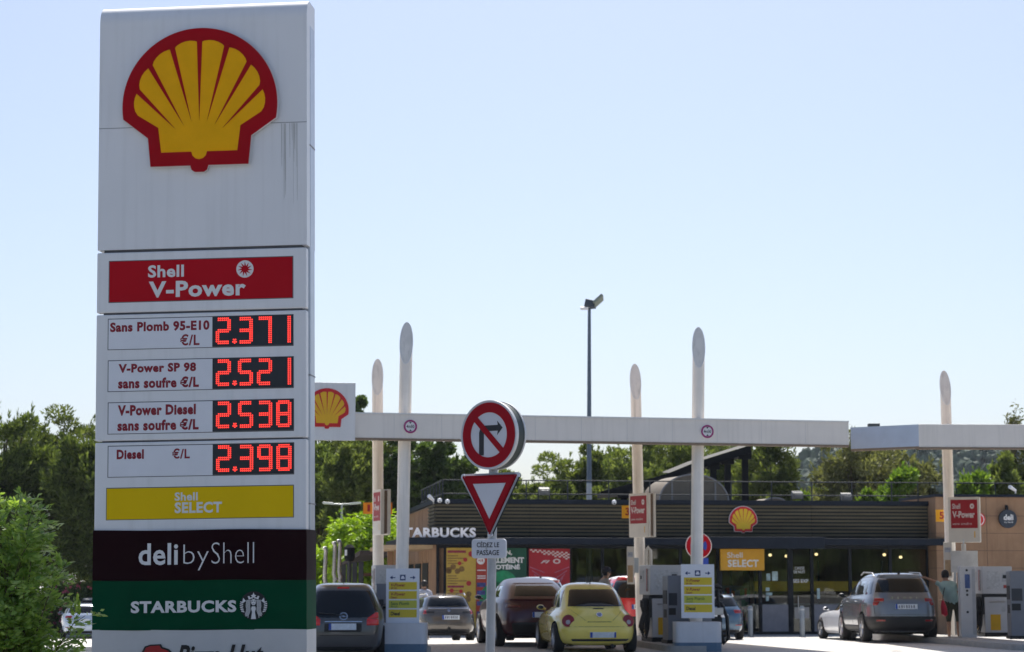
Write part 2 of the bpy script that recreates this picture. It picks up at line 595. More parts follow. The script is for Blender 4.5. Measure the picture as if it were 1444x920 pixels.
plate('yellow_panel', 151.4, 413.4, 687.3, 731, yel_p, -0.009, 0.006)
words('lettering', [('Shell', 247.5, 280, 694, 706, 0.03), ('SELECT', 247.5, 314, 708, 723.5, 0.035)], txt_w)
# cloth banner wrapped round the foot, three printed fields
def banner(y0, y1, m):
    z0, z1 = tz(y1), tz(y0)
    mb = MB()
    rb = random.Random(int(y0))
    ph = [rb.uniform(0, 6) for _ in range(4)]
    def wav(u, v):
        x = -hw - 0.006 + (W + 0.006) * u
        z = z0 + (z1 - z0) * v + 0.004 * math.sin(u * 9 + ph[0]) - 0.012 * (u - 0.5)
        y = -0.026 - 0.004 * math.sin(u * 14 + v * 5 + ph[1]) * math.sin(v * 3 + ph[2]) - 0.002 * math.sin(u * 37 - v * 11 + ph[3])
        return (x, y, z)
    mb.grid(wav, 50, 10)
    e = hw + 0.000
    def side(u, v):
        p = wav(1.0, v)
        return (e + 0.010 * min(1, u * 2), p[1] + u * 0.41, p[2])
    mb.grid(side, 4, 10)
    def sidel(u, v):
        p = wav(0.0, v)
        return (p[0], p[1] + (1 - u) * 0.41, p[2])
    mb.grid(sidel, 4, 10)
    mb.build('banner_field', m, tot, 50)
banner(747.5, 818.5, M('banner_brown', (0.016, 0.003, 0.005), 0.6, var=0.15, scale=2, spec=0.08))
banner(818.5, 888.3, M('banner_green', (0.0005, 0.062, 0.026), 0.6, var=0.12, scale=2, spec=0.08))
banner(888.3, 1040, M('banner_white', (0.60, 0.60, 0.60), 0.5, var=0.06, scale=2))
yb = -0.034
words('banner_lettering', [('deli', 197.5, 253, 765.5, 796.5, 0.02), ('by', 260.5, 296, 768, 804.5, -0.02), ('Shell', 300, 359.5, 765.5, 795.5, -0.02)], txt_w, tot, yb)
words('banner_lettering', [('STARBUCKS', 186.5, 334.5, 847, 864, 0.04)], txt_w, tot, yb)
# round black emblem with a crowned long haired head
sb = empty('crowned_emblem', (0, 0, 0)); sb.parent = tot
ex, ez, es = tx(358.5, 855), tz(855), 19.2 / 147
MB().disc(ex, ez, es, yb, yb + 0.004).build('black_disc', M('emblem_black', (0.010, 0.012, 0.014), 0.5), sb)
mb = MB()
E = lambda P: [(ex + x * es, ez + z * es) for x, z in P]
ys0, ys1 = yb - 0.003, yb
mb.prism(E([(0, 0.92), (0.07, 0.76), (0.20, 0.72), (0.10, 0.63), (0.12, 0.52), (0, 0.57), (-0.12, 0.52), (-0.10, 0.63), (-0.20, 0.72), (-0.07, 0.76)]), ys0, ys1)
for s in (-1, 1):
    mb.prism(E([(s * 0.05, 0.47), (s * 0.14, 0.60), (s * 0.24, 0.55), (s * 0.30, 0.68), (s * 0.42, 0.66), (s * 0.34, 0.42), (s * 0.15, 0.50)]), ys0, ys1)
    for kx in range(5):
        pts = []
        for i in range(13):
            z = 0.40 - i * 0.115
            x = 0.22 + 0.065 * kx + 0.05 * math.sin(i * 0.75) * (1 if i > 3 else 0.3) + 0.012 * i
            if x * x + z * z > 0.93: break
            pts.append((s * x, z))
        mb.stroke(E(pts), 0.034 * es, ys0, ys1)
    for i in range(6):
        z = 0.22 - i * 0.13
        x1 = math.sqrt(max(0.05, 0.98 - z * z))
        mb.prism(E([(s * (x1 - 0.24), z - 0.05), (s * x1, z + 0.02), (s * (x1 - 0.02), z + 0.09), (s * (x1 - 0.22), z + 0.03)]), ys0, ys1)
    mb.prism(E([(s * 0.55, 0.33), (s * 0.75, 0.55), (s * 0.80, 0.30), (s * 0.94, 0.24), (s * 0.80, 0.16)]), ys0, ys1)
mb.prism(E([(-0.16, 0.40), (-0.16, 0.16), (-0.08, 0.03), (0.08, 0.03), (0.16, 0.16), (0.16, 0.40), (0, 0.46)]), ys0, ys1)
mb.prism(E([(-0.12, -0.06), (-0.17, -0.22), (-0.10, -0.45), (-0.18, -0.95), (0.18, -0.95), (0.10, -0.45), (0.17, -0.22), (0.12, -0.06)]), ys0, ys1)
mb.build('white_figure', txt_w, sb)
mb = MB()
mb.box(ex - 0.13 * es, ex - 0.03 * es, yb - 0.005, yb - 0.003, ez + 0.29 * es, ez + 0.34 * es)
mb.box(ex + 0.03 * es, ex + 0.13 * es, yb - 0.005, yb - 0.003, ez + 0.29 * es, ez + 0.34 * es)
mb.box(ex - 0.06 * es, ex + 0.06 * es, yb - 0.005, yb - 0.003, ez + 0.11 * es, ez + 0.14 * es)
mb.build('face_features', MATS['emblem_black'], sb)
# red hat mark and script lettering on the white field
ht = empty('hat_mark', (0, 0, 0)); ht.parent = tot
P = lambda L: [(tx(x, 910), tz(y)) for x, y in L]
MB().prism(P([(196, 934), (201, 921), (206, 911), (214, 908.5), (229, 908), (231, 912), (240, 915), (247, 922), (262, 930), (240, 934)]), yb - 0.001, yb + 0.002).build('hat_outline', M('mark_dark', (0.012, 0.010, 0.012), 0.5), ht)
MB().prism(P([(200, 933), (204, 922), (208, 913), (214, 910.5), (227, 910), (229, 914), (238, 917), (245, 924), (256, 930), (238, 933)]), yb - 0.003, yb - 0.001).build('hat', M('mark_red', (0.40, 0.012, 0.015), 0.5), ht)
words('banner_lettering', [('Pizza Hut', 250, 372, 909.5, 940, 0.03, 0.35)], MATS['mark_dark'], tot, yb)

# ------------------------------------------------------------------ the road sign post
def road_sign():
    b = at(690, 1045, 20)
    t = thing('road_sign_post', 'grey sign post with round no right turn sign over red and white yield triangle', 'road sign', (b.x, 20, 0))
    gal = M('galvanised', (0.42, 0.43, 0.45), 0.45, 0.5, var=0.12, scale=8)
    back = M('sign_back', (0.055, 0.07, 0.065), 0.5, 0.1)
    sred = M('sign_red', (0.36, 0.002, 0.012), 0.5, var=0.04, spec=0.15)
    swh = M('sign_white', (0.66, 0.67, 0.72), 0.5, var=0.03, spec=0.2)
    rim = M('sign_rim', (0.70, 0.70, 0.70), 0.4, 0.2)
    blk = M('sign_black', (0.012, 0.014, 0.02), 0.5)
    def lp(px, py): 
        q = at(px, py, 20); return (q.x - b.x, q.z)
    p0, p1 = lp(689, 1045), lp(697, 590)
    MB().tube([(p0[0], 0.0, 0), (p1[0], 0.0, p1[1])], 0.043, 16).build('post', gal, t, 40)
    RZ = R(-36)
    # round sign box
    c = lp(689.5, 614.5)
    d = empty('round_sign', (c[0], -0.10, c[1]), (0, 0, RZ)); d.parent = t
    r = 0.322
    MB().ring(0, 0, 0.0, r, 0.0, 0.03, 64).build('front_face', swh, d, 40)
    MB().ring(0, 0, r * 0.985, r + 0.003, -0.006, 0.032, 64).build('front_rim', rim, d, 40)
    MB().ring(0, 0, 0.0, r * 0.975, 0.032, 0.135, 64).build('box_side', back, d, 40)
    MB().ring(0, 0, 0.0, r, 0.135, 0.155, 64).build('back_rim', rim, d, 40)
    MB().ring(0, 0, r * 0.655, r * 0.945, -0.004, 0.0, 64).build('red_ring', sred, d, 40)
    a = MB()
    a.stroke([(-0.085, -0.19), (-0.085, 0.02), (-0.078, 0.045), (-0.06, 0.058), (-0.035, 0.062), (0.115, 0.062)], 0.054, -0.003, 0.0)
    a.prism([(0.098, 0.128), (0.160, 0.062), (0.098, -0.004), (0.112, 0.062)], -0.0035, 0.0)
    a.build('turn_arrow', blk, d)
    MB().stroke([(-0.165, 0.165), (0.155, -0.155)], 0.056, -0.006, -0.001).build('red_bar', sred, d)
    # triangle
    c = lp(690.5, 699)
    g = empty('yield_sign', (c[0], -0.07, c[1]), (0, 0, R(-36))); g.parent = t
    def tri(s, rad, dz=0.0):
        pts = []
        for ang in (150, 30, 270):
            ccx, ccz = (s - 2 * rad) * math.cos(R(ang)), (s - 2 * rad) * math.sin(R(ang)) + dz
            for q in range(-60, 61, 20):
                pts.append((ccx + rad * math.cos(R(ang + q)), ccz + rad * math.sin(R(ang + q))))
        return pts[::-1]
    MB().prism(tri(0.415, 0.03), 0.0, 0.025).build('white_plate', swh, g)
    MB().prism(tri(0.375, 0.012), -0.003, 0.0).build('red_border', sred, g)
    MB().prism(tri(0.222, 0.002), -0.006, -0.003).build('white_centre', swh, g)
    MB().prism(tri(0.412, 0.03), 0.025, 0.04).build('sign_back', back, g)
    # worded plate
    c = lp(689, 774)
    w = empty('worded_plate', (c[0], -0.06, c[1]), (0, 0, R(-22))); w.parent = t
    def rr(hx, hz, rad):
        pts = []
        for sx, sz, a0 in ((1, 1, 0), (-1, 1, 90), (-1, -1, 180), (1, -1, 270)):
            for q in range(0, 91, 18):
                pts.append((sx * (hx - rad) + rad * math.cos(R(a0 + q)), sz * (hz - rad) + rad * math.sin(R(a0 + q))))
        return pts
    MB().prism(rr(0.172, 0.09, 0.03), 0.0, 0.03).build('white_plate', swh, w, None, 0.004)
    MB().prism(rr(0.170, 0.088, 0.03), 0.03, 0.036).build('plate_back', rim, w)
    mb = MB()
    text_mb(mb, 'CÉDEZ LE', -0.118, 0.108, 0.012, 0.068, -0.003, 0.012)
    text_mb(mb, 'PASSAGE', -0.118, 0.108, -0.062, -0.014, -0.003, 0.012)
    mb.build('lettering', blk, w)
    cl = MB()
    for px, py in ((694, 640), (694, 690), (693, 774)):
        q = lp(px, py)
        cl.box(q[0] - 0.055, q[0] + 0.055, -0.055, 0.05, q[1] - 0.02, q[1] + 0.02)
    cl.build('clamp', gal, t)
road_sign()

# ------------------------------------------------------------------ fuel canopies with their columns
beam_m = M('beam_paint', (0.87, 0.81, 0.74), 0.55, var=0.06, scale=0.8, dirt=(0.60, 0.56, 0.50), dirt_amt=0.3)
beam_w = M('beam_white', (0.82, 0.81, 0.80), 0.5, var=0.05, scale=0.8, dirt=(0.5, 0.48, 0.45), dirt_amt=0.3)
edge_m = M('beam_edge', (0.26, 0.19, 0.13), 0.7, var=0.1)
colm = M('column_paint', (0.88, 0.83, 0.76), 0.5, var=0.06, scale=2, dirt=(0.50, 0.47, 0.42), dirt_amt=0.6)
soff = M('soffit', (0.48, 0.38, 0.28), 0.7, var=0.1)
P0, P1 = at(417, 820, 44.75), at(1201, 820, 47.5)
dirv = Vector((P1.x - P0.x, P1.y - P0.y))
CA = math.atan2(dirv.y, dirv.x)
CL = dirv.length
can = thing('fuel_canopy', 'long white fuel canopy beam on slanted-top columns above the yellow car', 'canopy', (P0.x, P0.y, 0), (0, 0, CA))
ZT, ZB = 5.03, 4.52
MB().box(0.02, CL, 0.0, 0.16, ZB, ZT).build('fascia_beam', beam_m, can, None, 0.01)
mb = MB()
for i in range(1, 12):
    mb.box(CL * i / 12 - 0.004, CL * i / 12 + 0.004, -0.0015, 0.002, ZB + 0.005, ZT - 0.005)
mb.build('panel_joint', M('joint_grey', (0.66, 0.63, 0.60), 0.7), can)
MB().box(0.02, CL, -0.012, 0.17, ZB - 0.045, ZB).build('bottom_edge', edge_m, can)
MB().box(0.02, CL + 0.0, -0.02, 0.18, ZT, ZT + 0.03).build('top_flashing', beam_w, can)
def slab(parent, x0, x1, d):
    mb = MB()
    vs = []
    for y, zb in ((0.20, 4.86), (d, 5.22)):
        for x in (x0, x1):
            vs += [(x, y, zb), (x, y, zb + 0.12)]
    mb.add(vs, [(0, 4, 6, 2), (1, 3, 7, 5), (0, 1, 5, 4), (2, 6, 7, 3), (0, 2, 3, 1), (4, 5, 7, 6)])
    mb.build('roof_slab', [soff], parent)
slab(can, 0.0, CL - 0.05, 9.6)
def column(parent, pb, pt, Y, ground_y=None, rad=0.135, slant=0.95):
    """pb, pt: pixel of a low point and of the tip at distance Y"""
    b, t = at(*pb, Y), at(*pt, Y)
    d = (t - b).normalized()
    f = b - d * (b.z - gz(b.x, b.y) + 0.0) / d.z
    n = 28
    mb = MB()
    vs = []
    for i in range(n):
        q = 2 * PI * i / n
        vs.append(f + Vector((rad * math.cos(q), rad * math.sin(q), 0)))
    mid = f + d * ((t.z - slant - f.z) / d.z)
    for i in range(n):
        q = 2 * PI * i / n
        vs.append(mid + Vector((rad * math.cos(q), rad * math.sin(q), 0)))
    for i in range(n):
        q = 2 * PI * i / n
        s = 0.5 + 0.5 * math.sin(q)           # slanted cut, its high side away from the road
        h = slant * (0.02 + 0.98 * s)
        p = mid + d * (h / d.z)
        vs.append(p + Vector((rad * math.cos(q), rad * math.sin(q), 0)))
    fs = []
    for k in range(2):
        for i in range(n):
            j = (i + 1) % n
            fs.append((k * n + i, k * n + j, (k + 1) * n + j, (k + 1) * n + i))
    fs.append(tuple(2 * n + i for i in range(n)))
    mb.add(vs, fs)
    o = mb.build('column', colm, parent, 40, world=True)
    # rim round the cut
    loop = [vs[2 * n + i] for i in range(n)]
    MB().tube(loop + [loop[0]], 0.012, 6).build('cut_rim', beam_w, o, 40, world=True)
    return o
def world_children_fix(): pass
column(can, (566, 860), (573.5, 454), 45.66)
column(can, (982, 860), (985.5, 461), 47.1)
column(can, (533.2, 760), (532.2, 506), 53)
column(can, (902.5, 800), (895.5, 513), 54.2)
# height limit discs on the beam
def height_disc(px, py):
    q = at(px, py, 45.0)
    mw = parent_world(can).inverted()
    # put on the beam face
    u = (px - 417) / (1201 - 417)
    Y = 44.75 + (47.5 - 44.75) * u
    loc = mw @ at(px, py, Y)
    s = thing('height_limit_sign', 'small round purple-ringed height limit sign on the beam, %s' % ('left one nearest the yield sign' if px < 700 else 'right one over the pump island'), 'height sign', parent_world(can) @ Vector((loc.x, -0.0, loc.z)), (0, 0, CA), 'height limit signs on the canopy beam')
    r = 0.145
    MB().disc(0, 0, r, -0.03, -0.002).build('white_disc', txt_w, s)
    MB().ring(0, 0, r * 0.74, r * 1.0, -0.034, -0.029).build('ring', M('sign_purple', (0.36, 0.012, 0.16), 0.5), s, 40)
    mb = MB()
    text_mb(mb, '4m50', -0.085, 0.085, -0.03, 0.035, -0.032, 0.02)
    mb.prism([(-0.03, 0.10), (0.03, 0.10), (0, 0.06)], -0.033, -0.03)
    mb.prism([(-0.03, -0.10), (0.03, -0.10), (0, -0.06)], -0.033, -0.03)
    mb.build('lettering', M('sign_black', (0, 0, 0)), s)
height_disc(578, 602)
height_disc(996.5, 609)
# emblem box on the left end of the beam
q = at(458, 580, 44.75)
eb = thing('emblem_sign_box', 'white square sign box with scallop emblem at the left end of the canopy beam', 'sign', (P0.x, P0.y, 0), (0, 0, CA))
L2 = at(499, 820, 44.9)
ew = (Vector((L2.x, L2.y)) - Vector((P0.x, P0.y))).length
z0, z1 = at(458, 621, 44.8).z, at(458, 539.5, 44.8).z
MB().box(0.0, ew, -0.09, -0.015, z0, z1).build('box', beam_w, eb, None, 0.008)
MB().box(0.0, ew + 0.004, -0.015, 0.30, z0 + 0.02, z1 - 0.01).build('box_back', M('sign_back', (0.3, 0.3, 0.3)), eb)
scallop(eb, ew / 2 + 0.0, at(458, 578.5, 44.8).z, 31 / 67.2, -0.092, 0.012,
        red=M('lit_red', (0.62, 0.008, 0.012), 0.4, var=0.05), yel=M('lit_yellow', (0.86, 0.47, 0.008), 0.4, var=0.05))

# second canopy on the right
Q0, Q1 = at(1300, 820, 47.9), at(1700, 820, 48.2)
QS = at(1203.5, 820, 48.9)
c2 = thing('fuel_canopy', 'second fuel canopy at the right edge with corner panel coloured blue-grey for sky-lit shade', 'canopy', (Q0.x, Q0.y, 0), (0, 0, math.atan2(Q1.y - Q0.y, Q1.x - Q0.x)))
QL = (Q1 - Q0).length
MB().box(0.0, QL, 0.0, 0.16, 4.50, 5.02).build('fascia_beam', beam_m, c2, None, 0.01)
MB().box(0.0, QL, -0.012, 0.17, 4.455, 4.50).build('bottom_edge', edge_m, c2)
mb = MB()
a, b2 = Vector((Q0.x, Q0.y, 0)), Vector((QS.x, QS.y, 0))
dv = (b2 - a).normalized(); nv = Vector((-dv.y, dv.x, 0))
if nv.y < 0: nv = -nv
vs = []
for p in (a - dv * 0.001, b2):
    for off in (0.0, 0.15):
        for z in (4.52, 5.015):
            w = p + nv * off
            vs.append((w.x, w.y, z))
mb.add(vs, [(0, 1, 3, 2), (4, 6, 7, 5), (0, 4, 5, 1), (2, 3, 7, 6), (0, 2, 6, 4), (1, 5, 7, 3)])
mb.build('corner_panel', M('corner_sky_tint', (0.53, 0.60, 0.71), 0.4, var=0.06), c2, world=True)  # blue of sky-lit shade is put into the panel colour
mb = MB()
mb.add([(v[0], v[1], z) for v in (vs[0], vs[2], vs[4], vs[6]) for z in (4.47, 4.52)], [(0, 1, 5, 4), (2, 6, 7, 3), (0, 4, 6, 2), (1, 3, 7, 5)])
mb.build('bottom_edge', edge_m, c2, world=True)
slab(c2, 0.35, QL, 9.0)
column(c2, (1340.5, 790), (1332.3, 522.5), 55.9)
mb = MB()
q = at(1232, 598.5, 50)
mb.box(q.x - 0.13, q.x + 0.13, q.y - 0.1, q.y + 0.1, 4.95, q.z + 0.01)
mb.build('roof_vent', M('vent_dark', (0.08, 0.09, 0.09), 0.7), c2, world=True)
# ------------------------------------------------------------------ shop building (local frame: x along the facade, y into the building)
S0 = at(615, 893, 75.0)
S1 = at(1312, 893, 77.3)
SA = math.atan2(S1.y - S0.y, S1.x - S0.x)
SL = math.hypot(S1.x - S0.x, S1.y - S0.y)
GZ = -0.38
shop_rot = (0, 0, SA)
SM = Matrix.Translation((S0.x, S0.y, GZ)) @ Euler(shop_rot).to_matrix().to_4x4()
SI = SM.inverted()
def sloc(px, py, dy=0.0):
    """local facade coordinate of a pixel on the plane y = dy"""
    o = SI @ Vector((0, 0, CAM_H))
    d = SI.to_3x3() @ (at(px, py, 50) - Vector((0, 0, CAM_H)))
    k = (dy - o.y) / d.y
    p = o + d * k
    return p.x, p.z
sx = lambda px, dy=0.0: sloc(px, 800, dy)[0]
sz = lambda py, px=950, dy=0.0: sloc(px, py, dy)[1]
shop = thing('shop_building', 'low dark slatted service station shop with glazed front and tan stone end', 'building', (S0.x, S0.y, GZ), shop_rot)
tan = M('tan_stone', (0.33, 0.205, 0.125), 0.85, var=0.16, scale=1.2, bump=0.03, spec=0.15, dirt=(0.22, 0.13, 0.08), dirt_amt=0.45)
navy = M('navy_metal', (0.010, 0.016, 0.028), 0.6, 0.0, var=0.15, spec=0.2)
slat = M('slat_wood', (0.12, 0.105, 0.068), 0.7, var=0.25, scale=1.5, stretch=(0.4, 6, 6), spec=0.15)
slat_b = M('slat_gap', (0.006, 0.008, 0.012), 0.8)
frame_m = M('window_frame_dark', (0.008, 0.011, 0.017), 0.5, 0.0, var=0.1, spec=0.2)
ztop = sz(708); zs0 = sz(757); zaw0 = sz(772); zgl = zaw0
DEP = 14.0
# shell: roof, back and side walls
mb = MB()
mb.box(0.0, 0.25, 0.02, DEP, 0.0, ztop - 0.12)
mb.box(SL, SL + 6.0, 3.0, DEP, 0.0, ztop - 0.12)
mb.box(0.25, SL + 6, DEP - 0.25, DEP, 0.0, ztop - 0.12)
mb.build('wall', tan, shop)
MB().box(0.25, SL, 0.3, DEP - 0.25, zgl + 0.15, zgl + 0.3).build('ceiling', M('ceiling_grey', (0.10, 0.10, 0.10), 0.8), shop)
MB().box(0.0, SL + 6, 0.05, DEP, ztop - 0.12, ztop - 0.02).build('roof', M('roof_grey', (0.22, 0.22, 0.23), 0.9), shop)
MB().box(0.25, SL, 0.3, DEP - 0.25, 0.005, 0.02).build('shop_floor', M('shop_floor', (0.18, 0.17, 0.16), 0.5), shop)
# slatted cladding with the returned corner on the left
mb = MB()
mb.box(0.02, SL, -0.02, 0.3, zs0 - 0.1, ztop - 0.08, 1)
mb.box(-0.02, 0.02, -0.02, 2.6, zs0 - 0.1, ztop - 0.08, 1)
n = 9
ph = (ztop - 0.1 - zs0) / n
sxj = [0.0, 3.3, 6.7, 10.1, 13.5, SL]
for i in range(n):
    za, zb = zs0 + i * ph + 0.030, zs0 + (i + 1) * ph - 0.022
    for k in range(5):
        mb.box(sxj[k] + (0.008 if k else -0.03), sxj[k + 1] - 0.008, -0.085, -0.021, za, zb)
    mb.box(-0.085, -0.021, -0.02, 2.6, za + 0.001, zb - 0.001)
mb.build('slat_cladding', [slat, slat_b], shop)
mb = MB()
mb.box(-0.14, SL + 0.0, -0.14, 0.06, ztop - 0.1, ztop + 0.06)
mb.box(-0.142, 0.06, 0.06, DEP, ztop - 0.101, ztop + 0.058)
mb.build('coping', navy, shop)
# awning band
mb = MB()
mb.box(-1.25, SL + 0.35, -1.15, -0.09, sz(768.5, 950, -1.15), sz(759, 950, -1.15))
mb.box(sx(1000, -1.3), sx(1163, -1.3), -1.35, -1.151, sz(773.5, 950, -1.3), sz(757, 950, -1.3))
mb.box(-1.25, -0.09, -0.09, 7.5, sz(768.5, 950, -1.15) + 0.001, sz(759, 950, -1.15) - 0.001)
mb.build('awning', navy, shop, None, 0.01)
# pergola slats under the left awning, on tan posts
mb = MB()
for i in range(14):
    mb.box(-1.9, -0.1, 0.2 + i * 0.5, 0.32 + i * 0.5, sz(768.5, 950, -1.15) - 0.14, sz(768.5, 950, -1.15) - 0.002)
mb.build('awning_slats', M('slat_light', (0.5, 0.36, 0.22), 0.7), shop)
mb = MB()
zz = sz(768.5, 950, -1.15) - 0.141
for y in (0.3, 3.6, 6.9):
    MB().box(-1.22, -1.0, y, y + 0.2, 0, zz).build('awning_post', tan, shop)
# dark glazed openings in the left side wall
for y0, y1 in ((3.1, 5.4), (6.2, 8.6), (9.6, 12.6)):
    MB().box(-0.03, 0.004, y0, y1, 0.05, 2.55).build('side_window', frame_m, shop)
# tan wall joints left side
mb = MB()
for z in (1.1, 2.2, 3.3):
    mb.box(-0.006, 0.003, 2.7, DEP, z, z + 0.02)
for y in (3.9, 5.6, 7.3, 9.0):
    mb.box(-0.007, 0.002, y, y + 0.02, 0, ztop - 0.13)
mb.build('wall_joint', M('joint_brown', (0.16, 0.10, 0.07), 0.8), shop)
# tan end volume, standing proud of the glazing
ex0 = SL + 0.0
zt2 = sz(701, 1312, -0.9)
MB().box(SL + 0.002, SL + 7.5, -0.9, 3.2, 0, zt2).build('end_wall', tan, shop)
mb = MB()
for i in range(1, 5):
    z = zt2 - i * sz(800) * 0 - i * 0.62 - 0.06
    mb.box(SL - 0.003, SL + 7.5, -0.905, -0.89, z, z + 0.018)
for k in range(5):
    x = SL + 0.42 + k * 1.45
    mb.box(x, x + 0.018, -0.906, -0.891, 0, zt2)
for i in range(1, 5):
    z = zt2 - i * 0.62 - 0.06
    mb.box(SL - 0.004, SL + 0.01, -0.9, -0.02, z, z + 0.018)
mb.build('end_wall_joint', M('joint_brown', (0, 0, 0)), shop)
MB().box(SL - 0.05, SL + 7.6, -0.97, 3.2, zt2, zt2 + 0.10).build('end_coping', navy, shop)
# glazing: frames and panes
gl = glass_mat('shop_glass', (0.82, 0.86, 0.84), 0.75)
bounds = [608, 629, 691, 746, 804, 850, 905, 960, 1013, 1072, 1113, 1145, 1199, 1256, 1312]
bx = [max(0.0, sx(b)) for b in bounds]
bx[-1] = SL - 0.02
for i in range(len(bx) - 1):
    xa, xb = bx[i], bx[i + 1]
    if xb - xa < 0.1: continue
    mb = MB()
    fw = 0.055 if i not in (0,) else 0.09
    if i in (8, 10): fwl = 0.14
    else: fwl = fw
    mb.box(xa, xa + fwl, 0.0, 0.12, 0, zgl + 0.12)
    mb.box(xb - fw, xb, 0.0, 0.12, 0, zgl + 0.12)
    mb.box(xa + fwl, xb - fw, 0.002, 0.12, zgl - 0.05, zgl + 0.12)
    mb.box(xa + fwl, xb - fw, 0.002, 0.12, 0, 0.10)
    f = mb.build('window_frame', frame_m, shop)
    if i == 0:
        MB().box(xa + fwl, xb - fw, 0.02, 0.10, 0.1, zgl - 0.05).build('panel', frame_m, f)
    else:
        MB().box(xa + fwl, xb - fw, 0.05, 0.056, 0.1, zgl - 0.05).build('pane', gl, f)
    if i in (9, 11):
        MB().box(xa + fwl, xb - fw, 0.012, 0.045, 0.1, sz(853)).build('kick_panel', M('panel_grey', (0.21, 0.215, 0.25), 0.5), f)
    if i == 10:
        mb = MB()
        mb.tube([(xa + 0.3, -0.04, 0.75), (xa + 0.3, -0.04, 1.35)], 0.015, 8)
        mb.build('door_handle', M('steel', (0.5, 0.5, 0.5), 0.3, 0.8), f)
        MB().box(xa + 0.18, xb - 0.12, 0.03, 0.047, sz(873), sz(857)).build('notice', M('notice_grey', (0.45, 0.42, 0.38), 0.7), f)
# lettering on the glass
mb = MB()
text_mb(mb, 'CAISSE', sx(1121), sx(1134.5), sz(803.3), sz(799.3), 0.03, 0.01)
text_mb(mb, 'DE NUIT', sx(1119.5), sx(1135.5), sz(808.6), sz(804.6), 0.03, 0.01)
text_mb(mb, 'SSES EXP', sx(1115.5), sx(1140), sz(822), sz(817), 0.03, 0.02)
mb.build('window_lettering', txt_w, shop)
for px0, px1, py0, py1 in ((1081, 1086.5, 809, 819), (1089, 1097, 806, 819), (1080, 1085, 829, 834), (1080, 1089, 836, 840), (1080, 1084, 841, 848), (1152, 1156, 830, 845)):
    MB().box(sx(px0), sx(px1), 0.044, 0.049, sz(py1), sz(py0)).build('window_sticker', M('sticker', (0.42, 0.55, 0.55), 0.6, var=0.3, scale=6), shop)
# things inside: counter fascia, shelves, lamps
yb_m = M('counter_yellow', (0.72, 0.46, 0.01), 0.5)
def inside(name, label, cat, x, y, build, group=None):
    t = thing(name, label, cat, SM @ Vector((x, y, 0.02)), shop_rot, group)
    build(t)
    return t
def counter(t):
    MB().box(0, 7.0, 0.0, 0.7, 0, 1.0).build('counter_base', M('counter_dark', (0.05, 0.05, 0.055), 0.6), t)
    MB().box(-0.05, 7.05, -0.06, 0.75, 1.0, 1.05).build('counter_top', M('counter_light', (0.35, 0.33, 0.3), 0.4), t)
    MB().box(0, 7.2, -0.2, 0.02, 1.50, 1.86).build('yellow_band', yb_m, t)
    mb = MB()
    for x in (0.02, 2.4, 4.8, 7.1): mb.box(x, x + 0.06, -0.1, -0.04, 1.05, 2.6)
    mb.build('band_post', frame_m, t)
inside('sales_counter', 'sales counter under a yellow band behind the shop glass', 'counter', sx(1077), 1.6, counter)
shr = random.Random(5)
def shelf(t):
    MB().box(0, 1.6, 0.3, 0.36, 0, 1.7).build('back_panel', M('shelf_grey', (0.2, 0.2, 0.2), 0.6), t)
    mb = MB()
    for z in (0.1, 0.5, 0.9, 1.3): mb.box(0, 1.6, 0, 0.3, z, z + 0.03)
    mb.build('shelf_board', M('shelf_grey', (0, 0, 0)), t)
    mb = MB()
    for z in (0.13, 0.53, 0.93, 1.33):
        x = 0.02
        while x < 1.5:
            w = shr.uniform(0.06, 0.16)
            mb.box(x, x + w - 0.01, 0.03, 0.25, z, z + shr.uniform(0.15, 0.3), shr.randrange(4))
            x += w
    mb.build('shelf_goods', [M('goods_red', (0.4, 0.03, 0.03)), M('goods_green', (0.08, 0.25, 0.08)), M('goods_cream', (0.6, 0.55, 0.45)), M('goods_blue', (0.05, 0.12, 0.35))], t)
for px, y, w in ((815, 2.6, 'beside the red racing poster'), (880, 3.4, 'behind the second column'), (930, 2.2, 'behind the middle pump'), (1025, 3.0, 'below the yellow shop name sign')):
    inside('shop_shelf', 'stocked shelf unit inside the shop window %s' % w, 'shelf', sx(px), y, shelf, 'shelves inside the shop')
lampm = M('lamp_warm', (1.0, 0.72, 0.36), 0.5, emit=1.6, var=0.01)
for px, py, w in ((1086, 783, 'left one above the grey panel'), (1109, 784.5, 'right one above the grey panel'), (1151, 782, 'over the white car'), (1247, 782.5, 'over the silver estate roof'), (1270, 786, 'nearest the tan wall')):
    x, z = sloc(px, py, 1.2)
    p = SM @ Vector((x, 1.2, z))
    t = thing('ceiling_lamp', 'small warm lit ceiling lamp in the shop, %s' % w, 'ceiling lamp', p, shop_rot, 'ceiling lamps in the shop')
    MB().disc(0, 0, 0.05, -0.05, 0.05, 16).build('diffuser', lampm, t)
    MB().box(-0.02, 0.02, -0.02, 0.02, 0.05, zgl + 0.16 - z).build('hanger', frame_m, t)

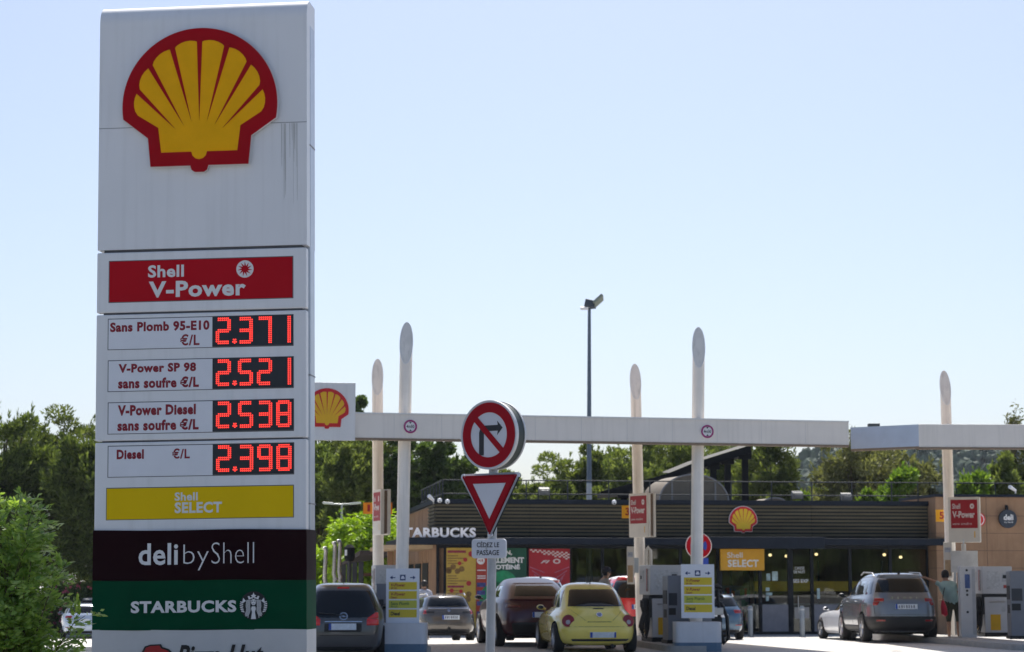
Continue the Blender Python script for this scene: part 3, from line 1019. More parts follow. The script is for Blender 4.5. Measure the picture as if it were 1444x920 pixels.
# posters standing in the window
def poster(label, px0, px1, py0, py1, m, extra):
    xa, za = sx(px0, -0.03), sz(py1, 950, -0.03)
    xb, zb = sx(px1, -0.03), sz(py0, 950, -0.03)
    t = thing('poster', label, 'poster', SM @ Vector((xa, -0.03, za)), shop_rot)
    MB().box(0, xb - xa, -0.012, 0.02, 0, zb - za).build('sheet', m, t)
    W_, H_ = xb - xa, zb - za
    q = lambda px, py: ((px - px0) / (px1 - px0) * W_, (py1 - py) / (py1 - py0) * H_)
    extra(t, q)
    return t
def q_rect(mb, q, x0, x1, y0, y1, d=0.0):
    a, b = q(x0, y1), q(x1, y0)
    mb.box(a[0], b[0], -0.016 - d, -0.0122, a[1], b[1])
pr = random.Random(8)
def menu_extra(t, q):
    mb = MB()
    for x0, x1, y0, y1 in ((631, 657, 777, 780.5), (631, 654, 826, 829)): q_rect(mb, q, x0, x1, y0, y1)
    mb.build('heading_bar', M('poster_plum', (0.28, 0.03, 0.06), 0.6, var=0.5, scale=30), t)
    mb = MB()
    for y in (784, 787.5, 791, 794.5, 812, 815.5, 819, 822.5, 832.5, 836, 839.5, 843, 846.5, 850):
        q_rect(mb, q, 631, 642 + pr.uniform(0, 16), y, y + 1.2)
    for x, y in ((633, 804), (639, 800), (645, 806), (651, 803), (633, 806), (660, 845), (661, 838), (655, 850)):
        a = q(x, y); mb.disc(a[0], a[1], 0.10, -0.0165, -0.0125, 10)
    mb.build('food_picture', M('poster_brown', (0.22, 0.12, 0.03), 0.6, var=0.5, scale=20), t)
    mb = MB()
    for x, y, r in ((664, 782, 0.13), (656, 790, 0.10), (648, 795, 0.09), (661, 823, 0.12), (637, 833, 0.1), (650, 834, 0.09), (637, 842, 0.1)):
        a = q(x, y); mb.disc(a[0], a[1], r * 0.75, -0.018, -0.0165, 14)
    mb.build('red_spot', M('poster_red', (0.42, 0.02, 0.025), 0.6), t)
poster('tall yellow menu poster with food pictures and red spots', 629.5, 671, 773.5, 885, M('poster_yellow', (0.55, 0.37, 0.06), 0.6, var=0.12, scale=3), menu_extra)
def redm_extra(t, q):
    mb = MB()
    a = q(678, 791); mb.ring(a[0], a[1], 0.0, 0.14, -0.016, -0.0122, 20)
    for y in (804, 812, 815): q_rect(mb, q, 673, 685, y, y + 1.4)
    mb.build('white_mark', txt_w, t)
    mb = MB()
    a = q(678, 791)
    text_mb(mb, '+1€', a[0] - 0.09, a[0] + 0.09, a[1] - 0.05, a[1] + 0.05, -0.018, 0.03)
    mb.build('lettering', M('poster_red', (0, 0, 0)), t)
    mb = MB()
    for y in (822, 833, 848, 862): q_rect(mb, q, 672.5, 685 - pr.uniform(0, 2), y, y + 6)
    mb.build('picture', M('poster_blue', (0.05, 0.06, 0.22), 0.6, var=0.6, scale=10), t)
poster('narrow red poster strip with white price disc beside the yellow menu', 671.5, 688, 784, 885, M('poster_orange_red', (0.40, 0.045, 0.025), 0.6), redm_extra)
def green_extra(t, q):
    for b, x0, x1, y0, y1 in (('N,', 713, 722, 777, 784), ('ELLEMENT', 691, 739, 786.5, 794.5), ('ROTÉINÉ', 693, 733, 795.5, 803.5)):
        a, c = q(x0, y1), q(x1, y0)
        text_mb(MB(), b, a[0], c[0], a[1], c[1], -0.0155, 0.05).build('lettering', txt_w, t)
    mb = MB()
    for x, y, r in ((710, 825, 0.5), (700, 845, 0.6), (722, 838, 0.35)):
        a = q(x, y); mb.disc(a[0], max(a[1], r + 0.02), r, -0.0135, -0.0121, 24)
    mb.build('cup_picture', M('poster_green_light', (0.01, 0.25, 0.10), 0.6, var=0.5, scale=3), t)
poster('dark green drink poster with white lettering beside the sign post', 689.5, 742.5, 773.5, 885, M('poster_green', (0.004, 0.075, 0.045), 0.6, var=0.35, scale=1), green_extra)
def race_extra(t, q):
    mb = MB()
    for i in range(18):
        for j in range(5):
            if (i + j) % 2: continue
            x, y = 747.5 + i * 3.1, 775 + j * 2.1 + i * 0.25
            if j > 1 + i * 0.2: continue
            a, b = q(x, y + 2.1), q(x + 3.1, y)
            mb.box(a[0], min(b[0], 2.05 if False else b[0]), -0.016, -0.0122, a[1], b[1])
    mb.build('chequer_band', M('poster_pink_white', (0.72, 0.62, 0.62), 0.6), t)
    mb = MB()
    a, c = q(762, 795), q(775.5, 790.5)
    text_mb(mb, 'F1', a[0], c[0], a[1], c[1], -0.016, 0.06, 0, 0.5)
    mb.build('lettering', MATS['poster_pink_white'], t)
    mb = MB()
    a = q(785, 792); mb.ring(a[0], a[1], 0.05, 0.09, -0.016, -0.0122, 14, ax=1.5)
    mb.build('small_emblem', MATS['poster_pink_white'], t)
    mb = MB()
    for s in (0, 1):
        for k in range(4):
            p0 = q(747 + k * 3, 800 + k * 5) if s == 0 else q(802.5 - k * 3, 800 + k * 5)
            p1 = q(768, 808 + k * 9) if s == 0 else q(782, 808 + k * 9)
            mb.stroke([p0, p1], 0.035, -0.0155, -0.0122)
    mb.build('light_streak', M('poster_streak', (0.40, 0.10, 0.16), 0.6, var=0.4), t)
poster('red racing poster with chequered top edge', 746, 803.5, 774.5, 885, M('poster_race_red', (0.42, 0.012, 0.025), 0.6, var=0.2, scale=1.2), race_extra)

# signs mounted on the shop
def on_shop(name, label, cat, px, py, dy=-0.1):
    x, z = sloc(px, py, dy)
    return thing(name, label, cat, SM @ Vector((x, dy, z)), shop_rot)
t = on_shop('emblem_sign', 'red and yellow scallop emblem mounted on the shop slats', 'emblem', 1047, 734.5, -0.09)
scallop(t, 0, 0, 20.0 / 40.3, -0.06, 0.08, white_rim=0.05, red=MATS['lit_red'], yel=M('lit_yellow2', (0.85, 0.55, 0.01), 0.4, var=0.05))
MB().box(-0.2, 0.2, -0.06, -0.0, -0.15, 0.15).build('mount', frame_m, t)
t = on_shop('shop_name_sign', 'yellow shop name sign with white lettering below the scallop emblem', 'sign', 1046.5, 789.5, -0.35)
w2, h2 = 31.5 / 39.5, 15 / 39.5
MB().box(-w2, w2, -0.06, 0.06, -h2, h2).build('panel', M('sign_amber', (0.72, 0.36, 0.006), 0.4, var=0.05), t, None, 0.01)
mb = MB()
text_mb(mb, 'Shell', -w2 + 0.24, -w2 + 0.80, 0.06, 0.26, -0.065, 0.012)
text_mb(mb, 'SELECT', -w2 + 0.26, -w2 + 1.38, -0.26, 0.0, -0.065, 0.035, space=1.08)
mb.build('lettering', txt_w, t)
MB().box(-w2 + 0.2, -w2 + 0.24, 0.06, 0.34, -0.1, 0.1).box(w2 - 0.24, w2 - 0.2, 0.06, 0.34, -0.1, 0.1).build('bracket', frame_m, t)
# free-standing white letters on the awning
t = on_shop('channel_letters', 'white channel letters standing on the dark awning at the left corner', 'letters', 617, 752, -1.0)
xa = sloc(560, 752, -1.0)[0] - sloc(617, 752, -1.0)[0]; xb = sloc(671, 752, -1.0)[0] - sloc(617, 752, -1.0)[0]
mb = MB()
text_mb(mb, 'STARBUCKS', xa, xb, -0.15, 0.19, -0.05, 0.04, space=1.08)
mb.build('letter_face', M('letter_lit', (0.80, 0.80, 0.84), 0.4, var=0.02), t)
mb2 = MB()
text_mb(mb2, 'STARBUCKS', xa, xb, -0.15, 0.19, 0.03, 0.04, space=1.08)
mb2.build('letter_back', M('letter_side', (0.45, 0.45, 0.47), 0.5), t)
MB().box(xa, xb, -0.02, 0.0, -0.2, -0.15).build('letter_rail', navy, t)
# round hanging sign and round red sign on the tan wall
t = on_shop('round_wall_sign', 'round dark navy wall sign with white lettering on the tan wall', 'sign', 1421, 732, -1.02)
MB().disc(0, 0, 0.33, -0.05, 0.05, 32).build('disc', M('disc_navy', (0.02, 0.03, 0.05), 0.4), t)
mb = MB(); mb.box(-0.03, 0.03, -0.02, 0.1, 0.33, 0.45); mb.box(-0.05, 0.05, 0.08, 0.11, 0.30, 0.50); mb.build('bracket', frame_m, t)
mb = MB(); text_mb(mb, 'deli', -0.17, 0.19, -0.05, 0.16, -0.055, 0.03); text_mb(mb, 'by Shell', -0.15, 0.17, -0.16, -0.09, -0.055, 0.0); mb.build('lettering', txt_w, t)
t = on_shop('round_wall_sign', 'round red wall sign half hidden behind the pump price box', 'sign', 1379, 733, -1.02)
MB().disc(0, 0, 0.26, -0.05, 0.08, 32).build('disc', MATS['lit_red'], t)
MB().ring(0, 0, 0.19, 0.22, -0.054, -0.05, 32).build('ring', txt_w, t)

# roof railing: one long guard rail
rail_m = M('rail_metal', (0.05, 0.056, 0.06), 0.7, 0.0, spec=0.2)
rt = thing('roof_railing', 'thin metal guard rail along the edge of the shop roof', 'railing', SM @ Vector((0, 0.9, ztop - 0.02)), shop_rot)
zr1 = sz(679, 950, 0.9) - ztop + 0.02; zr2 = sz(698, 950, 0.9) - ztop + 0.02
xs_ = [0.3 + i * 1.5 for i in range(12)] + [SL - 0.05]
mb = MB()
for z in (zr1, zr2):
    mb.tube([(0.3, 0, z), (SL + 4.5, 0, z)], 0.022, 8)
    mb.tube([(0.3, 0, z), (0.3, 9.0, z)], 0.022, 8)
mb.build('rail', rail_m, rt)
for x in xs_:
    MB().tube([(x, 0, 0), (x, 0, zr1)], 0.024, 8).build('post', rail_m, rt)
for y in (1.2, 2.4, 3.6, 4.8, 6.0, 7.2, 8.4):
    mb = MB(); mb.tube([(0.3, y, 0), (0.3, y, zr1)], 0.03, 8)
    mb.tube([(0.3, y, zr1 * 0.1), (0.9, y, zr1 * 0.0 + 0.01)], 0.02, 8)
    mb.build('post', rail_m, rt)
for x in (SL + 1.4, SL + 2.9, SL + 4.4):
    MB().tube([(x, 0, 0), (x, 0, zr1)], 0.024, 8).build('post', rail_m, rt)

# small roof equipment
def floodlight(px, py, label):
    x, z = sloc(px, py, 0.7)
    t = thing('floodlight', label, 'floodlight', SM @ Vector((x, 0.7, ztop - 0.02)), shop_rot, 'floodlights on the shop roof')
    h = z - ztop
    MB().obox((0, 0, h), (0.40, 0.24, 0.24), (R(25), 0, 0)).build('housing', M('lamp_grey', (0.16, 0.165, 0.155), 0.6, var=0.15), t, None, 0.03)
    MB().obox((0, -0.15, h - 0.04), (0.28, 0.02, 0.14), (R(25), 0, 0)).build('lens', M('lens_dark', (0.18, 0.19, 0.19), 0.15), t)
    mb = MB(); mb.box(-0.22, -0.19, -0.02, 0.02, 0, h); mb.box(0.19, 0.22, -0.02, 0.02, 0, h); mb.build('bracket', rail_m, t)
floodlight(767, 692, 'grey floodlight on the shop roof above the green poster')
floodlight(1193, 700, 'grey floodlight on the shop roof right of the scallop emblem')
floodlight(1124, 697.5, 'small pale junction lamp on the roof rail above the shop door')
def camera_dome(px, py, label, dy=-0.25):
    x, z = sloc(px, py, dy)
    t = thing('security_camera', label, 'camera', SM @ Vector((x, dy, z)), shop_rot, 'security cameras on the shop')
    mb = MB()
    mb.grid(lambda u, v: (0.085 * math.cos(2 * PI * u) * math.sin(PI * v), 0.085 * math.sin(2 * PI * u) * math.sin(PI * v), 0.085 * math.cos(PI * v)), 16, 10)
    mb.build('dome', M('camera_white', (0.75, 0.76, 0.78), 0.3, var=0.03), t, 60)
    MB().tube([(0.0, 0.02, 0.0), (0.0, 0.32, 0.05)], 0.03, 10).build('arm', MATS['camera_white'], t)
    MB().disc(0.0, -0.045, 0.028, -0.082, -0.05, 12).build('lens', M('lens_black', (0.10, 0.10, 0.11), 0.2), t)
camera_dome(866, 708.5, 'white dome camera on the roof edge left of pump number three')
camera_dome(620, 706, 'left white dome camera on the left roof corner')
camera_dome(631, 707.5, 'right white dome camera on the left roof corner')
def bullet(px0, py0, px1, py1, label, dy):
    x0, z0 = sloc(px0, py0, dy); x1, z1 = sloc(px1, py1, dy)
    t = thing('security_camera', label, 'camera', SM @ Vector((x0, dy, z0)), shop_rot, 'security cameras on the shop')
    MB().tube([(0, 0, 0), (x1 - x0, -0.2, z1 - z0)], [0.05, 0.07], 12).build('housing', MATS['camera_white'], t, 40)
    MB().tube([(0, 0, 0.0), (0.02, 0.05, -0.12 if dy > -0.5 else -0.1)], 0.025, 8).build('bracket', MATS['camera_white'], t)
bullet(611, 705.5, 604, 700, 'white tube camera pointing left off the left roof corner', -0.15)
bullet(1432, 692, 1421, 687, 'white tube camera above the round navy wall sign', -0.9)
# barrel vault and small dome on the roof
def vault(px0, px1, py0, label, dy, length, ribs):
    xa, xb = sx(px0, dy), sx(px1, dy)
    zz = sz(py0, (px0 + px1) / 2, dy)
    zb = ztop - 0.02
    t = thing('barrel_vault', label, 'roof vault', SM @ Vector(((xa + xb) / 2, dy, zb)), shop_rot)
    r = (xb - xa) / 2; h = zz - zb
    N = 24
    mb = MB()
    pts = [(-r * math.cos(PI * i / N), h * math.sin(PI * i / N) ** 0.85) for i in range(N + 1)]
    mb.add([(x, 0, z) for x, z in pts] + [(x - 0.12 * length, length, z) for x, z in pts],
           [(i, i + 1, N + 2 + i, N + 1 + i) for i in range(N)])
    mb.build('vault_skin', M('vault_grey', (0.15, 0.12, 0.085), 0.7, 0.0, var=0.1, scale=3), t, 30)
    MB().prism(pts, 0.04, 0.1).build('end_panel', M('vault_end', (0.14, 0.12, 0.09), 0.7), t)
    mb = MB()
    for k in range(ribs):
        f = -0.62 + 1.24 * k / max(1, ribs - 1)
        x = f * r
        mb.box(x - 0.03, x + 0.03, -0.0, 0.04, 0, h * math.sqrt(max(0.05, 1 - f * f)) * 0.97)
    for i in range(N):
        mb.tube([(pts[i][0], 0, pts[i][1]), (pts[i + 1][0], 0, pts[i + 1][1])], 0.035, 6)
    mb.build('rib', M('vault_rib', (0.22, 0.22, 0.22), 0.6), t)
vault(930, 1029, 669.5, 'large tan barrel vault with pale ribs on the shop roof', 3.2, 2.2, 3)
vault(1078, 1110, 702.5, 'small pale dome roof light beside the scallop emblem on the roof', 1.3, 1.2, 1)
# sloping black canopy behind the vault, on posts
def slope_canopy():
    Y = 92.0
    pts = [(845, 696), (875, 688), (905, 680), (938, 671), (975, 656), (1010, 645), (1052, 632)]
    t0 = at(945, 800, Y)
    t = thing('sloping_canopy', 'black sloping canopy on dark posts rising behind the barrel vault', 'canopy', (t0.x, Y, GZ))
    top = []
    for px, py in pts:
        p = at(px, py, Y); top.append((p.x - t0.x, p.z - GZ))
    mb = MB()
    under = [(x, z - (0.15 if i == 0 else 0.32)) for i, (x, z) in enumerate(top)]
    mb.prism(top + under[::-1], -2.0, 2.0)
    mb.build('black_roof', M('canopy_black', (0.009, 0.010, 0.012), 0.8, spec=0.1), t)
    mb = MB()
    for i in range(3, len(top) - 1):
        a, b = top[i], top[i + 1]
        mb.add([(a[0], -2.0, a[1] + 0.01), (b[0], -2.0, b[1] + 0.01), (b[0], 2.0, b[1] + 0.25), (a[0], 2.0, a[1] + 0.25)], [(0, 1, 2, 3)])
    mb.build('pale_roof_sheet', M('canopy_pale', (0.10, 0.095, 0.085), 0.7, var=0.15, spec=0.15), t)
    for px, py in ((877, 690), (915, 680), (1001, 650), (1021, 643), (1045, 636)):
        p = at(px, py, Y)
        mb = MB()
        mb.box(p.x - t0.x - 0.13, p.x - t0.x + 0.13, -1.6, -1.3, 0, p.z - GZ)
        mb.box(p.x - t0.x - 0.26, p.x - t0.x + 0.26, -1.7, -1.2, p.z - GZ - 0.45, p.z - GZ - 0.1)
        mb.build('post', MATS['canopy_black'], t)
slope_canopy()

# bollards in front of the shop
bol_m = M('bollard_grey', (0.30, 0.33, 0.35), 0.45, 0.3, var=0.1)
def bollard(px, label):
    p = at(px, 897, 73.2)
    t = thing('bollard', label, 'bollard', (p.x, 73.2, gz(p.x, 73.2)), 0, 'bollards before the shop door')
    MB().tube([(0, 0, 0), (0, 0, 1.0), (0, 0, 1.05)], [0.085, 0.085, 0.05], 20).build('tube', bol_m, t, 40)
    MB().tube([(0, 0, 0.90), (0, 0, 0.95)], 0.087, 20).build('band', M('bollard_band', (0.5, 0.5, 0.5), 0.4), t, 40)
    MB().tube([(0, 0, 0.0), (0, 0, 0.03)], 0.12, 20).build('base_plate', bol_m, t, 40)
bollard(1058.5, 'left grey steel bollard beside the blue estate car')
bollard(1131.5, 'right grey steel bollard before the shop door')
# no stopping sign behind the front right column
p = at(985, 770, 62)
t = thing('road_sign_post', 'round blue and red no stopping sign half hidden by a canopy column', 'road sign', (p.x, 62, gz(p.x, 62)))
zc = p.z - gz(p.x, 62)
MB().tube([(0, 0, 0), (0, 0, zc + 0.3)], 0.03, 12).build('post', MATS['galvanised'], t, 40)
MB().disc(0, zc, 0.38, -0.06, -0.03).build('rim', txt_w, t)
MB().ring(0, zc, 0.24, 0.36, -0.066, -0.058, 40).build('red_ring', MATS['sign_red'], t)
MB().disc(0, zc, 0.25, -0.064, -0.058).build('blue_field', M('sign_blue', (0.01, 0.05, 0.35), 0.4), t)
MB().stroke([(-0.18, zc + 0.18), (0.18, zc - 0.18)], 0.07, -0.07, -0.063).stroke([(0.18, zc + 0.18), (-0.18, zc - 0.18)], 0.07, -0.0695, -0.062).build('red_cross', MATS['sign_red'], t)
q = at(993, 793, 62)
MB().box(q.x - p.x - 0.16, q.x - p.x + 0.12, -0.05, -0.03, q.z - gz(p.x, 62) - 0.12, q.z - gz(p.x, 62) + 0.12).build('small_blue_plate', MATS['sign_blue'], t)

# low dark shelter and shiny pipes at the left behind the first lane
def shelter():
    Y = 84.0
    p = at(505, 900, Y)
    t = thing('bike_shelter', 'low dark timber shelter on black posts behind the bright green tree', 'shelter', (p.x, Y, gz(p.x, Y)))
    g = gz(p.x, Y)
    za = at(505, 784, Y).z - g; zb = at(505, 793, Y).z - g
    xa = at(481, 800, Y).x - p.x; xb = at(546, 800, Y).x - p.x
    mb = MB()
    mb.add([(xa, 0.5, zb - 0.12), (xb - 1.0, -1.0, za + 0.02), (xb, -1.0, za + 0.02), (xb, 3, za), (xa, 3, zb), (xa, 0.5, zb), (xb - 1.0, -1.0, za + 0.2), (xb, -1.0, za + 0.2), (xb, 3, za + 0.2), (xa, 3, zb + 0.15)],
           [(0, 1, 6, 5), (1, 2, 7, 6), (2, 3, 8, 7), (3, 4, 9, 8), (4, 0, 5, 9), (5, 6, 7, 8, 9), (4, 3, 2, 1, 0)])
    mb.build('roof', M('shelter_dark', (0.045, 0.03, 0.025), 0.7), t)
    for px, y in ((483, 0.5), (492, 0.1), (501, -0.4), (511, -0.8), (530, -0.8)):
        x = at(px, 800, Y).x - p.x
        MB().box(x - 0.09, x + 0.09, y, y + 0.18, 0, zb + 0.0).build('post', M('shelter_post', (0.025, 0.025, 0.03), 0.6), t)
    x0, x1 = at(512, 800, Y).x - p.x, at(541, 800, Y).x - p.x
    MB().box(x0, x1, 0.2, 0.35, zb - 0.55, zb - 0.42).build('crossbeam', M('shelter_brown', (0.16, 0.07, 0.04), 0.7), t)
shelter()
chrome = M('polished_steel', (0.36, 0.35, 0.34), 0.22, 0.9, var=0.08)
def pipe(px, py, Y, label):
    p = at(px, py, Y); g = gz(p.x, Y)
    t = thing('vacuum_arm', label, 'metal pipe', (p.x, Y, g), 0, 'tall bent metal pipes at the left')
    h = p.z - g
    MB().tube([(0, 0, 0), (0.01, 0, h - 1.3), (-0.03, 0, h - 1.1), (-0.01, 0, h - 0.4), (0.0, 0, h - 0.08), (-0.03, -0.02, h - 0.0), (-0.08, -0.05, h - 0.02)], 0.075, 12).build('pipe', chrome, t, 40)
    MB().tube([(0.02, 0, h - 1.35), (0.02, 0, h - 1.25)], 0.095, 12).build('joint_ring', chrome, t, 40)
pipe(459.5, 773, 78, 'shortest bent metal pipe, leftmost above the dark hatchback')
pipe(472.5, 766, 78, 'middle bent metal pipe above the dark hatchback')
pipe(479.5, 763, 78, 'right bent metal pipe beside the black lantern')
p = at(493, 768, 80)
t = thing('lantern_post', 'black lantern on a black post beside the shiny pipes', 'lantern', (p.x, 80, gz(p.x, 80)))
h = p.z - gz(p.x, 80)
MB().tube([(0, 0, 0), (0, 0, h - 0.5)], 0.06, 10).build('post', MATS['shelter_post'], t, 40)
MB().tube([(0, 0, h - 0.62), (0, 0, h - 0.5), (0, 0, h - 0.12), (0, 0, h)], [0.14, 0.2, 0.2, 0.08], 12).build('head', MATS['canopy_black'], t, 40)
MB().box(-0.16, -0.08, -0.21, -0.19, h - 0.42, h - 0.2).build('glass', txt_w, t)
def street_lamp(px, py, Y, label, w=0.75):
    p = at(px, py, Y); g = gz(p.x, Y)
    t = thing('street_lamp', label, 'street lamp', (p.x, Y, g), 0, 'double arm street lamps at the left')
    h = p.z - g
    sm = M('lamp_pole', (0.36, 0.38, 0.38), 0.4, 0.4)
    MB().tube([(0, 0, 0), (0, 0, h)], [0.09, 0.05], 10).build('pole', sm, t, 40)
    for s in (-1, 1):
        MB().tube([(0, 0, h - 0.02), (s * w * 0.5, 0, h + 0.0)], 0.035, 8).build('arm', sm, t, 40)
        MB().obox((s * w * 0.8, 0, h + 0.03), (0.5, 0.22, 0.09), (0, s * -0.08, 0)).build('lamp_head', M('lamp_pale', (0.55, 0.57, 0.55), 0.4), t, None, 0.02)
street_lamp(482, 711, 95, 'nearer double arm street lamp above the bright green tree')
street_lamp(487, 688, 112, 'farther double arm street lamp against the dark pines')
# tall floodlight mast
p = at(832, 900, 86); tp = at(833.5, 436, 86)
t = thing('floodlight_mast', 'tall dark steel mast with floodlights above the canopy beam', 'light mast', (p.x, 86, GZ))
h = tp.z - GZ
dm = M('mast_dark', (0.10, 0.13, 0.17), 0.4, 0.3)
MB().tube([(-0.02, 0, 0), (-0.01, 0, h * 0.45)], [0.14, 0.11], 14).build('lower_pole', M('mast_grey', (0.36, 0.38, 0.40), 0.4, 0.4), t, 40)
MB().tube([(-0.01, 0, h * 0.45), (0.03, 0, h)], [0.105, 0.065], 14).build('upper_pole', dm, t, 40)
MB().tube([(-0.25, 0, h), (0.3, 0, h + 0.05)], 0.04, 8).build('crossarm', dm, t)
fl = MB().obox((0.05, 0, h + 0.22), (0.42, 0.10, 0.36), (R(-30), R(12), 0)).build('flood_head', M('mast_head', (0.07, 0.08, 0.09), 0.5), t, None, 0.02)
fl = MB().obox((0.40, 0.1, h + 0.35), (0.12, 0.46, 0.50), (R(-30), R(40), R(-25))).build('flood_head', M('mast_head_pale', (0.24, 0.27, 0.22), 0.4), t, None, 0.02)
MB().obox((-0.18, -0.05, h + 0.02), (0.32, 0.2, 0.12), (R(15), 0, 0)).build('camera_box', txt_w, t, None, 0.01)
# ------------------------------------------------------------------ cars: one lofted body each, with fitted glass, lamps, wheels
def paint(name, c, rough=0.28, metal=0.3, coat=0.8):
    return M(name, c, rough, metal, var=0.05, scale=3, coat=coat)
car_glass = M('car_glass', (0.005, 0.007, 0.009), 0.06, var=0.3, spec=0.45)
side_glass = M('car_side_glass', (0.03, 0.04, 0.05), 0.03, 0.25, var=0.3, spec=1.0, coat=1.0)
tyre_m = M('tyre', (0.012, 0.012, 0.013), 0.8, var=0.2)
rim_m = M('alloy', (0.42, 0.42, 0.43), 0.3, 0.8)
trim_m = M('car_trim_black', (0.010, 0.010, 0.011), 0.55, var=0.2)
seam_m = M('car_seam', (0.004, 0.004, 0.004), 0.8)
lamp_red = M('tail_lamp_red', (0.26, 0.004, 0.006), 0.12, var=0.2, scale=12, coat=0.6)
lamp_bright = M('brake_lamp_red', (0.75, 0.012, 0.010), 0.15, var=0.15, scale=12, coat=0.6)
lamp_white = M('lamp_clear', (0.40, 0.34, 0.34), 0.15, var=0.1, coat=0.5)
plate_w = M('plate_white', (0.62, 0.66, 0.70), 0.4, var=0.12, scale=14)
plate_b = M('plate_blue', (0.01, 0.06, 0.35), 0.4)
steel_rail = M('rail_satin', (0.35, 0.35, 0.36), 0.35, 0.8)
chrome_m = M('chrome', (0.65, 0.65, 0.66), 0.12, 1.0, var=0.05)
well_m = M('wheel_well', (0.006, 0.006, 0.006), 0.9)

def tail_lamp(B, t, z0, z1, xin, phi_end, m, off=.012, name='tail_lamp', slope=0.0):
    for s in (-1, 1):
        mb = MB()
        f0 = lambda z: math.degrees(B.phi_rear(s * (xin + slope * (z - z0)), z))
        e = phi_end if s > 0 else -180 - phi_end
        B.patch(mb, 'corner', z0, z1, f0 if s > 0 else e, e if s > 0 else f0, off, 16, 8)
        mb.build(name, m, t, 60)

class Body:
    def __init__(s, levels):
        s.lv = levels
        n = len(levels)
        s.z = [l[0] for l in levels]
        s.p = [[l[k] for l in levels] for k in range(1, 5)]
        # monotone slopes in z
        s.sl = []
        for arr in s.p:
            d = [(arr[i + 1] - arr[i]) / (s.z[i + 1] - s.z[i]) for i in range(n - 1)]
            m = [d[0]] + [0 if d[i - 1] * d[i] <= 0 else 2 * d[i - 1] * d[i] / (d[i - 1] + d[i]) for i in range(1, n - 1)] + [d[-1]]
            s.sl.append(m)
    def at(s, z):
        z = max(s.z[0], min(s.z[-1], z))
        i = 0
        while i < len(s.z) - 2 and z > s.z[i + 1]: i += 1
        h = s.z[i + 1] - s.z[i]
        t = (z - s.z[i]) / h
        out = []
        for arr, m in zip(s.p, s.sl):
            out.append(arr[i] * (2 * t**3 - 3 * t**2 + 1) + m[i] * h * (t**3 - 2 * t**2 + t) + arr[i + 1] * (-2 * t**3 + 3 * t**2) + m[i + 1] * h * (t**3 - t**2))
        return out
    def pt(s, phi, z):
        hw, yr, yf, n = s.at(z)
        c, sn = math.cos(phi), math.sin(phi)
        x = hw * math.copysign(abs(c) ** (2 / n), c)
        y = (yr + yf) / 2 + (yf - yr) / 2 * math.copysign(abs(sn) ** (2 / n), sn)
        return Vector((x, y, z))
    def phi_rear(s, x, z):
        hw, yr, yf, n = s.at(z)
        c = math.copysign(min(1, abs(x / hw)) ** (n / 2), x)
        return -math.acos(c)
    def phi_side(s, y, z, side):
        hw, yr, yf, n = s.at(z)
        u = (y - (yr + yf) / 2) / ((yf - yr) / 2)
        sn = math.copysign(min(1, abs(u)) ** (n / 2), u)
        a = math.asin(sn)
        return a if side > 0 else PI - a
    def normal(s, phi, z):
        e = 1e-3
        a = s.pt(phi + e, z) - s.pt(phi - e, z)
        b = s.pt(phi, z + e) - s.pt(phi, z - e)
        n = a.cross(b)
        if n.length < 1e-9: return Vector((0, -1, 0))
        n.normalize()
        return n
    def mesh(s, mb, mi=0, N=72):
        zs = []
        for i in range(len(s.z) - 1):
            k = 4
            zs += [s.z[i] + (s.z[i + 1] - s.z[i]) * j / k for j in range(k)]
        zs.append(s.z[-1])
        vs, fs = [], []
        for z in zs:
            for i in range(N):
                vs.append(s.pt(2 * PI * (i + 0.5) / N, z))
        for j in range(len(zs) - 1):
            for i in range(N):
                k = (i + 1) % N
                fs.append((j * N + i, j * N + k, (j + 1) * N + k, (j + 1) * N + i))
        fs.append(tuple(range(N - 1, -1, -1)))
        e = (len(zs) - 1) * N
        fs.append(tuple(e + i for i in range(N)))
        mb.add(vs, fs, mi)
    def patch(s, mb, mode, z0, z1, lo, hi, off=0.006, nu=14, nz=8, mi=0):
        """lo, hi: value or function of z; mode rear: x; left / right: y; corner: degrees of phi"""
        f = lambda v, z: v(z) if callable(v) else v
        def fn(u, v):
            z = z0 + (z1 - z0) * v
            a, b = f(lo, z), f(hi, z)
            if mode == 'rear': pa, pb = s.phi_rear(a, z), s.phi_rear(b, z); 
            elif mode in ('left', 'right'):
                sd = -1 if mode == 'left' else 1
                pa, pb = s.phi_side(a, z, sd), s.phi_side(b, z, sd)
            else: pa, pb = R(a), R(b)
            if mode == 'rear':
                p = s.phi_rear(a + (b - a) * u, z)
            elif mode in ('left', 'right'):
                p = s.phi_side(a + (b - a) * u, z, sd)
            else:
                p = pa + (pb - pa) * u
            o = off
            if u in (0, 1) or v in (0, 1): o = -0.004
            return s.pt(p, z) + s.normal(p, z) * o
        mb.grid(fn, nu, nz, mi, flip=(mode == 'left'))
        return mb

def lathe_x(mb, prof, n=32, mi=0, cx=0.0):
    """profile of (radius, x) spun about the x axis"""
    vs, fs = [], []
    k = len(prof)
    for i in range(n):
        a = 2 * PI * i / n
        for r, x in prof:
            vs.append((cx + x, r * math.cos(a), r * math.sin(a)))
    for i in range(n):
        j = (i + 1) % n
        for q in range(k - 1):
            fs.append((i * k + q, i * k + q + 1, j * k + q + 1, j * k + q))
    mb.add(vs, fs, mi)

